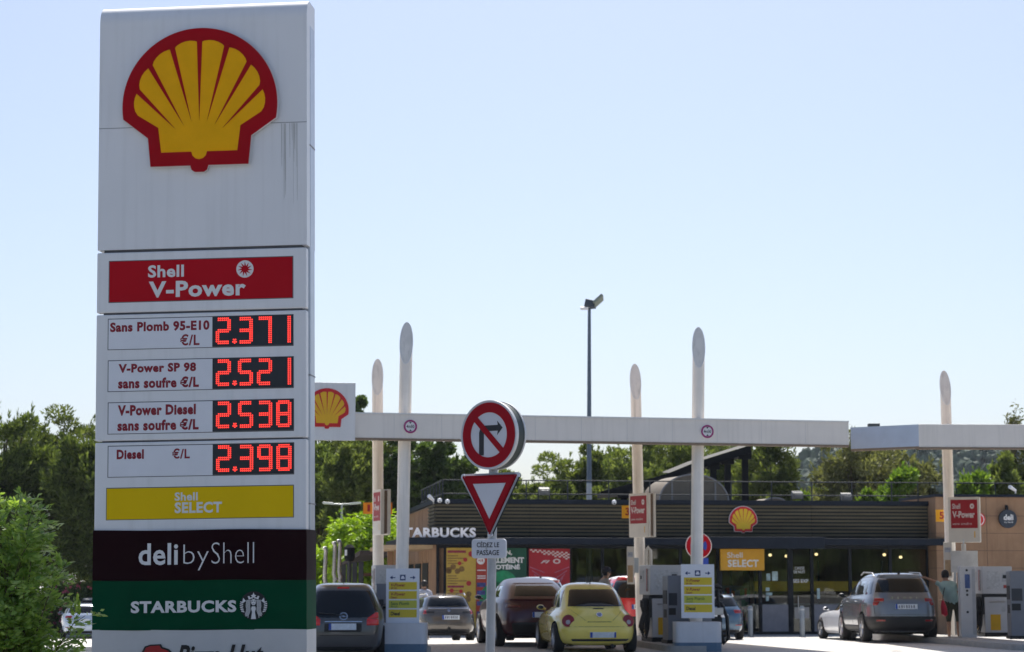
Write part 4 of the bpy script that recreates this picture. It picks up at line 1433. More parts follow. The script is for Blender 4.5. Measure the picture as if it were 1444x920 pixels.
def make_wheel(root, x, y, r, side, rim=rim_m, w=0.21, spokes=5):
    t = MB()
    ri = r * 0.68
    lathe_x(t, [(ri, -w / 2), (r * 0.95, -w / 2), (r, -w * 0.36), (r, w * 0.36), (r * 0.95, w / 2), (ri, w / 2)])
    o = t.build('wheel', tyre_m, root, 40)
    o.matrix_basis = Matrix.Translation((x, y, r))
    m = MB()
    f = side * (w / 2 - 0.03)
    lathe_x(m, [(ri + 0.002, -side * w / 2), (ri * 0.93, f - side * 0.02), (ri, side * w / 2)], 28)
    for k in range(spokes):
        a = 2 * PI * k / spokes + 0.3
        for da in (-0.14, 0.14):
            p0 = Vector((f + side * 0.0, 0.10 * r * math.cos(a), 0.10 * r * math.sin(a)))
            p1 = Vector((f, ri * 0.97 * math.cos(a + da), ri * 0.97 * math.sin(a + da)))
            m.tube([p0, p1], [0.030, 0.022], 6)
    lathe_x(m, [(0.0, f + side * 0.03), (r * 0.2, f + side * 0.015), (r * 0.22, f - side * 0.02)], 16)
    m.build('rim', rim, o, 40)
    d = MB(); lathe_x(d, [(0.0, f - side * 0.05), (ri * 0.98, f - side * 0.05)], 24)
    d.build('hub_disc', well_m, o)
    return o

def car(name, label, px, Y, yaw_deg, levels, pm, wheels, paintparts, group=None, side_px=None, cat='car', body_name='body'):
    """px: pixel column of the rear centre, Y: distance of the rear"""
    B = Body(levels)
    yr = min(l[2] for l in levels)
    yaw = R(yaw_deg)
    rc = at(px, 820, Y)
    hd = Vector((-math.sin(yaw), math.cos(yaw), 0))
    c = Vector((rc.x, rc.y, 0)) + hd * (-yr)
    zr, zf = gz(rc.x, rc.y), gz(*(c + hd * 2).to_2d())
    root = thing(name, label, cat, (c.x, c.y, gz(c.x, c.y)), (math.atan2(zf - zr, 2 - yr), 0, yaw), group)
    mb = MB(); B.mesh(mb)
    r, ya, yb, track = wheels
    me = mb.mesh(body_name, [pm, well_m], 38)
    tmp = bpy.data.objects.new(body_name, me); col.objects.link(tmp)
    cut = MB()
    for y in (ya, yb):
        for sd in (-1, 1):
            n = 28
            vs = []
            for xx in (sd * (track - 0.24), sd * 1.3):
                for i in range(n):
                    a = 2 * PI * i / n
                    vs.append((xx, y + (r + 0.045) * math.cos(a), r + (r + 0.045) * math.sin(a)))
            fs = [tuple(range(n)), tuple(range(2 * n - 1, n - 1, -1))] + [((i + 1) % n, i, i + n, (i + 1) % n + n) for i in range(n)]
            cut.add(vs, fs, 1)
    cm = cut.mesh('wheel_cut', [pm, well_m])
    bmx = bmesh.new(); bmx.from_mesh(cm); bmesh.ops.recalc_face_normals(bmx, faces=bmx.faces); bmx.to_mesh(cm); bmx.free()
    co = bpy.data.objects.new('wheel_cut', cm); col.objects.link(co)
    md = tmp.modifiers.new('cut', 'BOOLEAN'); md.operation = 'DIFFERENCE'; md.object = co; md.solver = 'EXACT'
    try: md.material_mode = 'INDEX'
    except Exception: pass
    dg = bpy.context.evaluated_depsgraph_get()
    dg.update()
    nm = bpy.data.meshes.new_from_object(tmp.evaluated_get(dg))
    nm.set_sharp_from_angle(angle=R(38))
    for ob in (tmp, co):
        col.objects.unlink(ob); bpy.data.objects.remove(ob)
    link(body_name, nm, root)
    for y in (ya, yb):
        for sd in (-1, 1):
            make_wheel(root, sd * (track - 0.105), y, r, sd)
    # dark underside
    MB().box(-track + 0.28, track - 0.28, yr + 0.35, max(l[3] for l in levels) - 0.3, r * 0.55, levels[0][0] + 0.02).build('underside', well_m, root)
    paintparts(B, root)
    return root

def add_plate(B, root, x, z, w=0.52, h=0.11, off=0.02, chars=None, white=plate_w):
    p = B.pt(B.phi_rear(x, z), z)
    nrm = B.normal(B.phi_rear(x, z), z)
    tilt = math.atan2(nrm.z, -nrm.y)
    e = empty('number_plate', (x, p.y - off, z), (-tilt, 0, 0)); e.parent = root
    MB().box(-w / 2, w / 2, -0.008, 0.02, -h / 2, h / 2).build('plate', white, e)
    MB().box(-w / 2, -w / 2 + 0.05, -0.011, -0.008, -h / 2, h / 2).build('plate_band', plate_b, e)
    if chars == 'marks':
        mb = MB()
        for i, wd in enumerate((.03, .035, .02, .034, .03, .028, .034)):
            xx = -w / 2 + .08 + i * (w - .12) / 7
            mb.box(xx, xx + wd, -0.0105, -0.008, -h * .28, h * .28)
        mb.build('plate_smudge', M('plate_dark', (0.12, 0.13, 0.16), .6, var=.6, scale=60), e)
    MB().box(w / 2 - 0.04, w / 2, -0.0105, -0.008, -h / 2, h / 2).build('plate_band', plate_b, e) if chars == 'fr' else None

def add_mirrors(root, x, y, z, m, sides=(-1, 1)):
    for sd in sides:
        mb = MB()
        mb.grid(lambda u, v: (sd * (x + 0.08 + 0.085 * math.cos(2 * PI * u) * math.sin(PI * v)), y + 0.08 * math.cos(PI * v), z + 0.058 * math.sin(2 * PI * u) * math.sin(PI * v)), 16, 10)
        mb.tube([(sd * (x - 0.04), y + 0.02, z - 0.04), (sd * (x + 0.06), y, z - 0.02)], 0.025, 8)
        mo = mb.build('mirror', m, root, 60)
        g = MB()
        g.grid(lambda u, v: (sd * (x + 0.08 + 0.066 * v * math.cos(2 * PI * u)), y - 0.078 - 0.004 * (1 - v), z + 0.043 * v * math.sin(2 * PI * u)), 16, 3)
        g.build('mirror_glass', car_glass, mo)

def seam(B, root, mode, segs, w=0.012, name='door_seam'):
    mb = MB()
    for z0, z1, a, b in segs:
        if abs(z1 - z0) < 0.03:
            B.patch(mb, mode, z0 - w / 2, z0 + w / 2, a, b, 0.002, 16, 2)
        else:
            f = lambda z, a=a, b=b, z0=z0, z1=z1: a + (b - a) * (z - z0) / (z1 - z0)
            B.patch(mb, mode, z0, z1, lambda z: f(z) - w / 2, lambda z: f(z) + w / 2, 0.002, 2, 10)
    mb.build(name, seam_m, root)

def windows_side(B, root, z0, z1, panes, off=0.006, m=None):
    """panes: (ylo_bottom, yhi_bottom, ylo_top, yhi_top)"""
    for sd in ('left', 'right'):
        for a, b, c, d in panes:
            mb = MB()
            lo = lambda z: a + (c - a) * (z - z0) / (z1 - z0)
            hi = lambda z: b + (d - b) * (z - z0) / (z1 - z0)
            B.patch(mb, sd, z0, z1, lo, hi, off, 8, 8)
            mb.build('side_window', m or side_glass, root, 60)

def wiper(B, root, x0, x1, z0, z1):
    pts = []
    for i in range(6):
        t = i / 5
        x, z = x0 + (x1 - x0) * t, z0 + (z1 - z0) * t
        ph = B.phi_rear(x, z)
        pts.append(B.pt(ph, z) + B.normal(ph, z) * 0.02)
    MB().tube(pts, 0.012, 6).build('wiper', trim_m, root)

def ring_badge(B, root, x, z, r, m, kind='ring'):
    ph = B.phi_rear(x, z); p = B.pt(ph, z); n = B.normal(ph, z)
    tilt = math.atan2(n.z, -n.y)
    e = empty('badge', (x, p.y - 0.012, z), (-tilt, 0, 0)); e.parent = root
    MB().ring(0, 0, r * 0.78, r, -0.01, 0.02, 24).build('badge_ring', m, e, 40)
    mb = MB()
    if kind == 'bolt':
        mb.prism([(-r * 1.0, r * 0.02), (r * 0.2, r * 0.22), (r * 0.15, r * 0.05), (r * 1.0, -r * 0.02), (-r * 0.2, -r * 0.22), (-r * 0.15, -r * 0.05)], -0.011, 0.01)
    elif kind == 'letters':
        mb.disc(0, 0, r * 0.8, -0.002, 0.015, 20, 1)
        mb.stroke([(-r * 0.35, r * 0.75), (0, r * 0.08), (r * 0.35, r * 0.75)], r * 0.16, -0.011, -0.003)
        mb.stroke([(-r * 0.72, r * 0.25), (-r * 0.33, -r * 0.66), (0, r * 0.0), (r * 0.33, -r * 0.66), (r * 0.72, r * 0.25)], r * 0.16, -0.0105, -0.003)
    else:
        mb.ring(0, 0, 0, r * 0.5, -0.008, 0.01, 20)
    mb.build('badge_mark', [m, M('badge_blue', (0.03, 0.10, 0.30), 0.3)], e)

# --- taupe hatchback, lane one
LV = [(.08, .74, -1.95, 1.95, 4), (.20, .82, -2.1, 2.05, 5), (.42, .855, -2.15, 2.12, 5), (.65, .865, -2.13, 2.12, 5), (.84, .85, -2.07, 2.0, 5), (.93, .82, -2.03, 1.75, 5),
      (.98, .79, -2.0, 1.25, 5), (1.2, .70, -1.90, .85, 4.5), (1.34, .63, -1.80, .5, 4.5), (1.42, .56, -1.66, .25, 4), (1.46, .43, -1.3, -.05, 4), (1.475, .2, -.85, -.4, 3)]
def parts(B, t):
    b = lambda z: B.at(z)[0]
    mb = MB(); B.patch(mb, 'rear', .74, 1.335, lambda z: -(b(z) - .07 - .08 * max(0, (.95 - z) / .25)), lambda z: b(z) - .07 - .08 * max(0, (.95 - z) / .25), .006, 24, 12)
    mb.build('rear_window', car_glass, t, 60)
    tail_lamp(B, t, .60, .74, .47, -50, lamp_bright, .014, 'tail_lamp', .0)
    tail_lamp(B, t, .74, .87, .47, -50, lamp_bright, .0145, 'upper_tail_lamp', 1.5)
    mb = MB(); B.patch(mb, 'rear', .668, .69, -.39, .39, .012); mb.build('chrome_strip', chrome_m, t)
    mb = MB(); B.patch(mb, 'rear', 1.35, 1.38, -.14, .12, .012); mb.build('brake_light', lamp_bright, t)
    mb = MB(); B.patch(mb, 'rear', .46, .655, -.42, .40, .004); mb.build('plate_recess', trim_m, t)
    add_plate(B, t, -.02, .575, .56, .13)
    seam(B, t, 'rear', [(.40, .40, -.62, .62), (.40, .62, -.64, -.74), (.40, .62, .64, .74)], .014, 'tailgate_seam')
    mb = MB(); B.patch(mb, 'rear', .09, .17, -.66, .66, .008); mb.build('lower_bumper', trim_m, t)
    ring_badge(B, t, 0, .785, .085, chrome_m, 'bolt')
    wiper(B, t, -.02, -.5, .80, .845)
    MB().tube([(0, -1.25, 1.46), (0, -1.42, 1.62)], .008, 6).build('antenna', trim_m, t)
    windows_side(B, t, .97, 1.30, [(-1.5, -.55, -1.35, -.5), (-.45, .55, -.4, .25)])
    add_mirrors(t, .86, .75, .95, MATS['paint_taupe'])
    seam(B, t, 'left', [(.3, .95, -.5, -.5), (.3, .95, .75, .75)]); seam(B, t, 'right', [(.3, .95, -.5, -.5), (.3, .95, .75, .75)])
car('hatchback_car', 'dark taupe hatchback with glowing red tail lamps beside the price totem', 485, 44.0, 4.8, LV, paint('paint_taupe', (0.085, 0.082, 0.080), .3, .35), (.30, -1.3, 1.3, .86), parts)

# --- grey brown estate further in lane one
LV = [(.20, .76, -2.15, 2.15, 4), (.32, .86, -2.28, 2.25, 5), (.5, .89, -2.32, 2.3, 5), (.72, .895, -2.30, 2.28, 5), (.88, .87, -2.25, 2.1, 5), (.96, .82, -2.20, 1.5, 5),
      (1.0, .78, -2.17, 1.1, 5), (1.2, .69, -2.04, .7, 4.5), (1.34, .62, -1.90, .4, 4.5), (1.40, .55, -1.80, .1, 4), (1.43, .42, -1.5, -.1, 4), (1.44, .2, -1.0, -.4, 3)]
def parts(B, t):
    b = lambda z: B.at(z)[0]
    mb = MB(); B.patch(mb, 'rear', 1.01, 1.365, lambda z: -(b(z) - .075), lambda z: b(z) - .075, .006, 20, 10); mb.build('rear_window', car_glass, t, 60)
    mb = MB(); B.patch(mb, 'rear', 1.365, 1.395, lambda z: -(b(z) - .06), lambda z: b(z) - .06, .05, 20, 2); mb.build('roof_spoiler', MATS['paint_grey_brown'], t, 60)
    for s in (-1, 1):
        mb = MB(); B.patch(mb, 'rear', .83, .89, *((.42, .70) if s > 0 else (-.70, -.42)), .010); mb.build('dark_lamp', trim_m, t)
    mb = MB(); B.patch(mb, 'rear', .955, .985, lambda z: -(b(z) - .12), lambda z: b(z) - .12, .012); mb.build('chrome_strip', chrome_m, t)
    tail_lamp(B, t, .80, .93, .66, -48, lamp_red)
    add_plate(B, t, .05, .70, .52, .13, .02, 'marks')
    seam(B, t, 'rear', [(.54, .54, -.66, .66), (.54, .8, -.68, -.72), (.54, .8, .68, .72)], .014, 'tailgate_seam')
    mb = MB(); B.patch(mb, 'rear', .22, .36, -.72, .72, .008); mb.build('lower_bumper', trim_m, t)
    mb = MB(); mb.obox((0, -2.33, .34), (.07, .12, .1)); mb.build('tow_hook', trim_m, t)
    ring_badge(B, t, 0, .90, .05, chrome_m)
    wiper(B, t, 0, .3, 1.02, 1.04)
    MB().tube([(0, -1.5, 1.42), (0, -1.62, 1.50)], .015, 6).build('antenna', trim_m, t)
    windows_side(B, t, 1.0, 1.31, [(-1.95, -1.2, -1.75, -1.1), (-1.1, -.2, -1.0, -.2), (-.1, .85, -.1, .45)])
    add_mirrors(t, .86, .9, 1.0, MATS['paint_grey_brown'])
    for s in (-1, 1): MB().tube([(s * .57, -1.7, 1.37), (s * .58, -1.5, 1.425), (s * .58, 0, 1.43), (s * .57, .2, 1.38)], .02, 6).build('roof_rail', chrome_m, t)
car('estate_car', 'grey-brown estate car seen from behind below the yellow menu poster', 634, 64.0, 10.5, [(z * .96, *r) for z, *r in LV], paint('paint_grey_brown', (0.13, 0.115, 0.10), .25, .5), (.32, -1.35, 1.35, .89), parts)

# --- burgundy coupe suv
LV = [(.24, .80, -2.1, 2.1, 4), (.36, .90, -2.25, 2.22, 5), (.55, .94, -2.3, 2.28, 5), (.80, .945, -2.27, 2.27, 4.5), (.98, .92, -2.18, 2.1, 4), (1.08, .86, -2.10, 1.6, 4),
      (1.13, .82, -2.02, 1.2, 4), (1.3, .74, -1.72, .75, 3.6), (1.44, .66, -1.35, .35, 3.4), (1.53, .57, -.95, .1, 3.2), (1.57, .42, -.75, -.1, 3), (1.585, .2, -.6, -.3, 3)]
def parts(B, t):
    b = lambda z: B.at(z)[0]
    mb = MB(); B.patch(mb, 'rear', 1.15, 1.43, lambda z: -(b(z) - .20), lambda z: b(z) - .20, .008, 20, 10); mb.build('rear_window', car_glass, t, 60)
    mb = MB(); B.patch(mb, 'rear', 1.44, 1.47, lambda z: -(b(z) - .12), lambda z: b(z) - .12, .010, 20, 3); mb.build('roof_spoiler', MATS['paint_burgundy'], t, 60)
    mb = MB(); B.patch(mb, 'rear', 1.055, 1.085, -.72, .72, .04, 20, 3); mb.build('boot_lip', MATS['paint_burgundy'], t, 60)
    tail_lamp(B, t, .90, .97, .45, -45, M('lamp_dark_red', (0.10, 0.004, 0.006), .12, coat=.6))
    add_plate(B, t, .06, .74, .52, .12)
    mb = MB(); B.patch(mb, 'rear', .25, .58, lambda z: -.66 - .2 * (z - .25), lambda z: .66 + .2 * (z - .25), .012, 16, 6); mb.build('lower_bumper', trim_m, t)
    seam(B, t, 'rear', [(.62, .62, -.7, .7)], .014, 'tailgate_seam')
    windows_side(B, t, 1.12, 1.40, [(-1.2, -.35, -.95, -.35), (-.25, .85, -.25, .4)])
    add_mirrors(t, .93, .85, 1.12, MATS['paint_burgundy'])
    for s in ('left', 'right'):
        seam(B, t, s, [(.35, 1.08, -.3, -.3), (.35, 1.08, .8, .8), (.35, 1.0, -1.0, -1.15)])
        mb = MB(); B.patch(mb, s, .26, .40, -1.0, 1.0, .012); mb.build('side_sill', trim_m, t)
car('coupe_suv', 'dark burgundy coupe style suv behind the yellow car', 763, 49.2, 9, [(z, h * .97, *r) for z, h, *r in LV], paint('paint_burgundy', (0.055, 0.002, 0.009), .30, .05, .5), (.36, -1.4, 1.4, .94), parts)

# --- yellow rounded car
LV = [(.16, .72, -1.8, 1.8, 3.6), (.22, .82, -1.95, 1.93, 4.2), (.34, .865, -2.02, 2.0, 4.4), (.5, .89, -2.04, 2.02, 4.2), (.64, .89, -2.0, 1.98, 3.8), (.76, .865, -1.92, 1.86, 3.4), (.84, .80, -1.84, 1.55, 3.2), (.89, .745, -1.78, 1.2, 3.2),
      (.96, .71, -1.70, 1.05, 3.3), (1.15, .655, -1.45, .85, 3.2), (1.32, .585, -1.12, .55, 3.0), (1.41, .51, -.85, .3, 2.8), (1.46, .38, -.58, .05, 2.6), (1.48, .17, -.35, -.15, 2.4)]
def parts(B, t):
    b = lambda z: B.at(z)[0]
    ym = MATS['paint_yellow']
    mb = MB(); B.patch(mb, 'rear', .955, 1.345, lambda z: -(b(z) - .09), lambda z: b(z) - .09, .006, 24, 12); mb.build('rear_window', car_glass, t, 60)
    for s in (-1, 1):
        ph = B.phi_rear(s * .63, .665); p = B.pt(ph, .665); n = (B.normal(ph, .665) + Vector((0, -1.2, 0))).normalized()
        e = empty('tail_lamp', p + n * .004); e.parent = t
        e.matrix_basis = Matrix.Translation(p + n * .0) @ n.to_track_quat('-Y', 'Z').to_matrix().to_4x4()
        MB().ring(0, 0, 0.0, .132, -.04, .06, 32).build('lens_red', lamp_red, e, 40)
        MB().ring(0, 0, .128, .142, -.028, .06, 32).build('lens_rim', ym, e, 40)
        MB().disc(.0, -.03, .048, -.047, -.02, 24).build('lens_clear', lamp_white, e)
    seam(B, t, 'rear', [(.945, .945, -.56, .56), (.935, .66, -.60, -.26), (.935, .66, .60, .26), (.655, .655, -.27, .27)], .022, 'tailgate_seam')
    seam(B, t, 'rear', [(.555, .555, -.82, .82)], .014, 'bumper_seam')
    add_plate(B, t, .07, .385, .55, .115, .016, 'fr')
    mb = MB(); B.patch(mb, 'rear', .245, .305, lambda z: -.58 - (z - .25), lambda z: .64 + (z - .25), .008, 20, 4); mb.build('bumper_slot', trim_m, t)
    ring_badge(B, t, .015, .80, .066, chrome_m, 'letters')
    mb = MB(); B.patch(mb, 'rear', .915, .938, -.11, .14, .016, 10, 2); mb.build('boot_handle', trim_m, t)
    MB().tube([(0, -.75, 1.44), (0, -.85, 1.60)], .010, 6).build('antenna', trim_m, t)
    windows_side(B, t, .93, 1.33, [(-1.12, -.52, -.78, -.45), (-.42, .85, -.35, .38)])
    add_mirrors(t, .80, .72, .93, ym)
    for s in ('left', 'right'):
        seam(B, t, s, [(.28, .92, -.5, -.5), (.28, .92, .85, .85)])
    # what shows through the back glass: two seat backs
    mb = MB()
    for x in (-.28, .32): mb.obox((x, -.35, 1.02), (.40, .12, .5))
    mb.build('seat', trim_m, t, None, .05)
    MB().tube([(.28, -1.9, .16), (.28, -2.02, .155)], .035, 12).build('exhaust', trim_m, t, 40)
car('rounded_car', 'pale yellow rounded two door car with round red tail lamps', 845.5, 45.0, 7.0, LV, paint('paint_yellow', (0.84, 0.66, 0.12), .25, .0, .9), (.31, -1.25, 1.25, .88), parts)

# --- silver suv roof beyond
LV2 = [(.24, .78, -2.1, 2.1, 4), (.36, .88, -2.22, 2.2, 5), (.6, .91, -2.25, 2.25, 5), (.9, .91, -2.22, 2.2, 5), (1.05, .87, -2.18, 2.0, 5), (1.13, .82, -2.12, 1.3, 5),
       (1.4, .72, -1.98, .8, 4.5), (1.55, .64, -1.85, .45, 4.2), (1.64, .54, -1.65, .2, 4), (1.69, .40, -1.3, -.05, 3.6), (1.70, .2, -.9, -.4, 3)]
def suv_parts(pmname, lampm=lamp_red, rails=True, lower=.30, name_letters=None):
    def parts(B, t):
        b = lambda z: B.at(z)[0]
        mb = MB(); B.patch(mb, 'rear', 1.19, 1.56, lambda z: -(b(z) - .075), lambda z: b(z) - .075, .006, 22, 10); mb.build('rear_window', car_glass, t, 60)
        mb = MB(); B.patch(mb, 'rear', 1.57, 1.61, lambda z: -(b(z) - .05), lambda z: b(z) - .05, .06, 20, 3); mb.build('roof_spoiler', MATS[pmname], t, 60)
        for s in (-1, 1):
            mb = MB(); B.patch(mb, 'rear', .50, .55, *((.48, .70) if s > 0 else (-.70, -.48)), .016); mb.build('reflector', lamp_red, t)
        tail_lamp(B, t, .985, 1.07, .50, -52, lampm, .012)
        tail_lamp(B, t, .89, .985, .66, -52, lampm, .0125, 'lower_tail_lamp', -.6)
        add_plate(B, t, .03, .86, .54, .12, .02, 'marks')
        mb = MB(); B.patch(mb, 'corner', .25, .64, -176, -4, .010, 40, 6); mb.build('lower_bumper', trim_m, t, 60)
        seam(B, t, 'rear', [(.67, .67, -.7, .7), (.67, .95, -.72, -.74), (.67, .95, .72, .74)], .014, 'tailgate_seam')
        if name_letters:
            mb = MB()
            y = B.pt(B.phi_rear(0, 1.07), 1.07).y - .008
            for i, ch in enumerate(name_letters):
                x = -.30 + .15 * i
                text_mb(mb, ch, x - .022, x + .022, 1.05, 1.095, y, .02)
            mb.build('tailgate_letters', chrome_m, t)
        MB().tube([(0, -1.55, 1.66), (0, -1.70, 1.71)], .03, 8).build('antenna', trim_m, t)
        windows_side(B, t, 1.14, 1.51, [(-1.85, -1.32, -1.62, -1.25), (-1.24, -.28, -1.17, -.26), (-.18, .92, -.16, .5)])
        add_mirrors(t, .88, .85, 1.15, trim_m)
        for s in ('left', 'right'):
            seam(B, t, s, [(.35, 1.12, -.22, -.22), (.35, 1.12, .88, .88), (.5, 1.12, -1.2, -1.25)])
            mb = MB(); B.patch(mb, s, .26, .42, -1.55, 1.6, .010, 20, 4); mb.build('side_sill', trim_m, t)
            sg = -1 if s == 'left' else 1
            for y in (-.75, .35):
                p = B.pt(B.phi_side(y, 1.0, sg), 1.0)
                MB().tube([(p.x + sg * .02, y - .09, 1.0), (p.x + sg * .03, y + .09, 1.0)], .014, 6).build('door_handle', MATS[pmname], t)
        if rails:
            for s in (-1, 1):
                MB().tube([(s * .60, -1.5, 1.60), (s * .59, -1.3, 1.69), (s * .59, -.2, 1.72), (s * .59, .1, 1.66)], .016, 8).build('roof_rail', steel_rail, t, 60)
    return parts
paint('paint_silver', (0.42, 0.42, 0.43), .25, .6)
car('suv_car', 'silver suv of which only the roof shows over the burgundy car', 766, 58, 6, [(z * 1.03, h * .93, *r) for z, h, *r in LV2], MATS['paint_silver'], (.35, -1.32, 1.32, .91), suv_parts('paint_silver', rails=False))
# --- silver estate suv being refuelled on the right
paint('paint_warm_silver', (0.165, 0.180, 0.205), .26, .35, .8)
car('suv_car', 'warm silver suv with roof rails, refuelled by the man in a teal shirt', 1276, 52.4, 2.2, LV2, MATS['paint_warm_silver'], (.35, -1.34, 1.30, .91), suv_parts('paint_warm_silver', lamp_red, True, .3, 'SKODA'))
# --- red car with pale roof behind the yellow one
paint('paint_red', (0.62, 0.015, 0.02), .25, .1)
def parts(B, t):
    suv_parts('paint_red', lamp_bright, False)(B, t)
    b = lambda z: B.at(z)[0]
    mb = MB(); B.patch(mb, 'corner', 1.595, 1.69, -180, 179, .012, 60, 5); mb.build('pale_roof_panel', M('roof_pale', (0.75, 0.75, 0.76), .3), t, 60)
    mb = MB(); B.patch(mb, 'rear', 1.08, 1.59, lambda z: -(b(z) - .04), lambda z: b(z) - .04, .014, 20, 8); mb.build('dark_tail_glass', car_glass, t, 60)
car('van_car', 'red car with pale roof and dark glass partly hidden by the yellow car', 904, 55.6, 6, [(z * 1.0, h * .98, a, b, n) for z, h, a, b, n in LV2], MATS['paint_red'], (.35, -1.32, 1.32, .9), parts)
# --- blue estate
LV3 = [(.20, .76, -2.2, 2.2, 4), (.32, .86, -2.30, 2.28, 5), (.5, .90, -2.34, 2.34, 5), (.76, .91, -2.32, 2.32, 5), (.93, .885, -2.26, 2.1, 5), (1.01, .83, -2.2, 1.5, 5),
       (1.05, .79, -2.16, 1.1, 5), (1.24, .70, -1.98, .7, 4.5), (1.37, .63, -1.83, .4, 4.5), (1.43, .56, -1.7, .1, 4), (1.46, .42, -1.4, -.1, 4), (1.47, .2, -1.0, -.4, 3)]
def estate_parts(pmname):
    def parts(B, t):
        b = lambda z: B.at(z)[0]
        mb = MB(); B.patch(mb, 'rear', 1.06, 1.38, lambda z: -(b(z) - .075), lambda z: b(z) - .075, .006, 20, 10); mb.build('rear_window', car_glass, t, 60)
        for s in (-1, 1):
            mb = MB(); B.patch(mb, 'rear', .46, .50, *((.5, .74) if s > 0 else (-.74, -.5)), .014); mb.build('reflector', lamp_red, t)
        tail_lamp(B, t, .86, .97, .50, -50, lamp_red, .012, 'tail_lamp', -.5)
        add_plate(B, t, 0, .78, .52, .11)
        mb = MB(); B.patch(mb, 'rear', .22, .34, -.74, .74, .008); mb.build('lower_bumper', trim_m, t)
        seam(B, t, 'rear', [(.60, .60, -.68, .68), (.60, .86, -.70, -.73), (.60, .86, .70, .73)], .014, 'tailgate_seam')
        windows_side(B, t, 1.05, 1.34, [(-1.95, -1.25, -1.7, -1.15), (-1.15, -.2, -1.05, -.2), (-.1, .85, -.1, .4)])
        add_mirrors(t, .87, .9, 1.05, MATS[pmname])
        for s in (-1, 1): MB().tube([(s * .57, -1.6, 1.40), (s * .58, -1.4, 1.455), (s * .58, 0, 1.46), (s * .57, .2, 1.41)], .02, 6).build('roof_rail', chrome_m, t)
    return parts
paint('paint_blue', (0.075, 0.135, 0.21), .25, .5)
car('estate_car', 'blue estate car half hidden behind the middle fuel pump', 1015, 69, 5.5, LV3, MATS['paint_blue'], (.32, -1.38, 1.38, .91), estate_parts('paint_blue'))
# --- white low coupe near the shop
LV4 = [(.20, .78, -2.2, 2.2, 4), (.32, .88, -2.32, 2.3, 4.5), (.5, .91, -2.36, 2.36, 4), (.7, .91, -2.33, 2.30, 3.8), (.82, .88, -2.25, 2.1, 3.6), (.90, .84, -2.15, 1.5, 3.6), (.94, .80, -2.0, .95, 3.6),
       (1.12, .70, -1.5, .55, 3.4), (1.26, .62, -1.1, .2, 3.2), (1.33, .52, -.8, -.05, 3), (1.37, .36, -.6, -.2, 3), (1.38, .15, -.45, -.35, 3)]
def parts(B, t):
    b = lambda z: B.at(z)[0]
    mb = MB(); B.patch(mb, 'rear', .98, 1.30, lambda z: -(b(z) - .1), lambda z: b(z) - .1, .006, 18, 8); mb.build('rear_window', car_glass, t, 60)
    windows_side(B, t, .93, 1.24, [(-1.15, -.35, -.9, -.35), (-.25, .85, -.25, .25)])
    mb = MB(); B.patch(mb, 'corner', .95, 1.28, 36, 144, .006, 18, 8); mb.build('windscreen', car_glass, t, 60)
    for s in (-1, 1):
        mb = MB(); B.patch(mb, 'corner', .62, .72, 20 if s > 0 else 130, 50 if s > 0 else 160, .01, 10, 4); mb.build('headlight', lamp_white, t, 60)
        mb = MB(); B.patch(mb, 'corner', .68, .80, -50 if s > 0 else -130, -14 if s > 0 else -166, .01, 10, 4); mb.build('tail_lamp', lamp_red, t, 60)
    add_mirrors(t, .86, .7, 1.0, MATS['paint_white'])
    for s in ('left', 'right'):
        seam(B, t, s, [(.35, .9, -.6, -.6), (.35, .9, .85, .85)])
    add_plate(B, t, 0, .6)
paint('paint_white', (0.78, 0.78, 0.80), .25, .0)
car('coupe_car', 'white low coupe nosing out to the left of the silver suv', 1247, 67.6, 10, LV4, MATS['paint_white'], (.33, -1.4, 1.38, .91), parts)
# --- the car park at the far left
paint('paint_pale_blue', (0.50, 0.58, 0.70), .25, .2)
car('estate_car', 'pale blue car parked at the far left between the bush and the totem', 119, 90, 12, LV3, MATS['paint_pale_blue'], (.32, -1.38, 1.38, .91), estate_parts('paint_pale_blue'))
car('suv_car', 'second parked car showing its blue roof behind the pale blue one', 135, 97, 12, LV2, MATS['paint_silver'], (.35, -1.32, 1.32, .91), suv_parts('paint_silver', rails=False))
LV5 = [(.3, .85, -2.5, 2.5, 5), (.45, .96, -2.6, 2.6, 6), (.8, 1.0, -2.62, 2.62, 6), (1.2, .99, -2.60, 2.4, 6), (1.35, .97, -2.58, 1.95, 6), (1.8, .90, -2.54, 1.5, 5.5), (2.2, .84, -2.48, 1.2, 5), (2.4, .74, -2.35, 1.0, 5), (2.47, .5, -2.0, .6, 4), (2.48, .2, -1.5, 0, 4)]
def parts(B, t):
    mb = MB(); B.patch(mb, 'rear', 1.4, 2.0, -.75, -.06, .006); B.patch(mb, 'rear', 1.4, 2.0, .06, .75, .006); mb.build('rear_window', car_glass, t, 60)
    for s in (-1, 1):
        mb = MB(); B.patch(mb, 'corner', .95, 1.35, -34 if s > 0 else -146, -14 if s > 0 else -166, .01, 8, 6); mb.build('tail_lamp', lamp_red, t, 60)
    seam(B, t, 'rear', [(.5, 2.2, 0, 0)], .02, 'door_seam')
    add_plate(B, t, .4, .8)
    add_mirrors(t, .98, 1.6, 1.3, trim_m)
car('delivery_van', 'tall white van at the far left, behind the parked pale blue car', 146, 108, 12, LV5, MATS['paint_white'], (.34, -1.6, 1.6, 1.0), parts, cat='van')
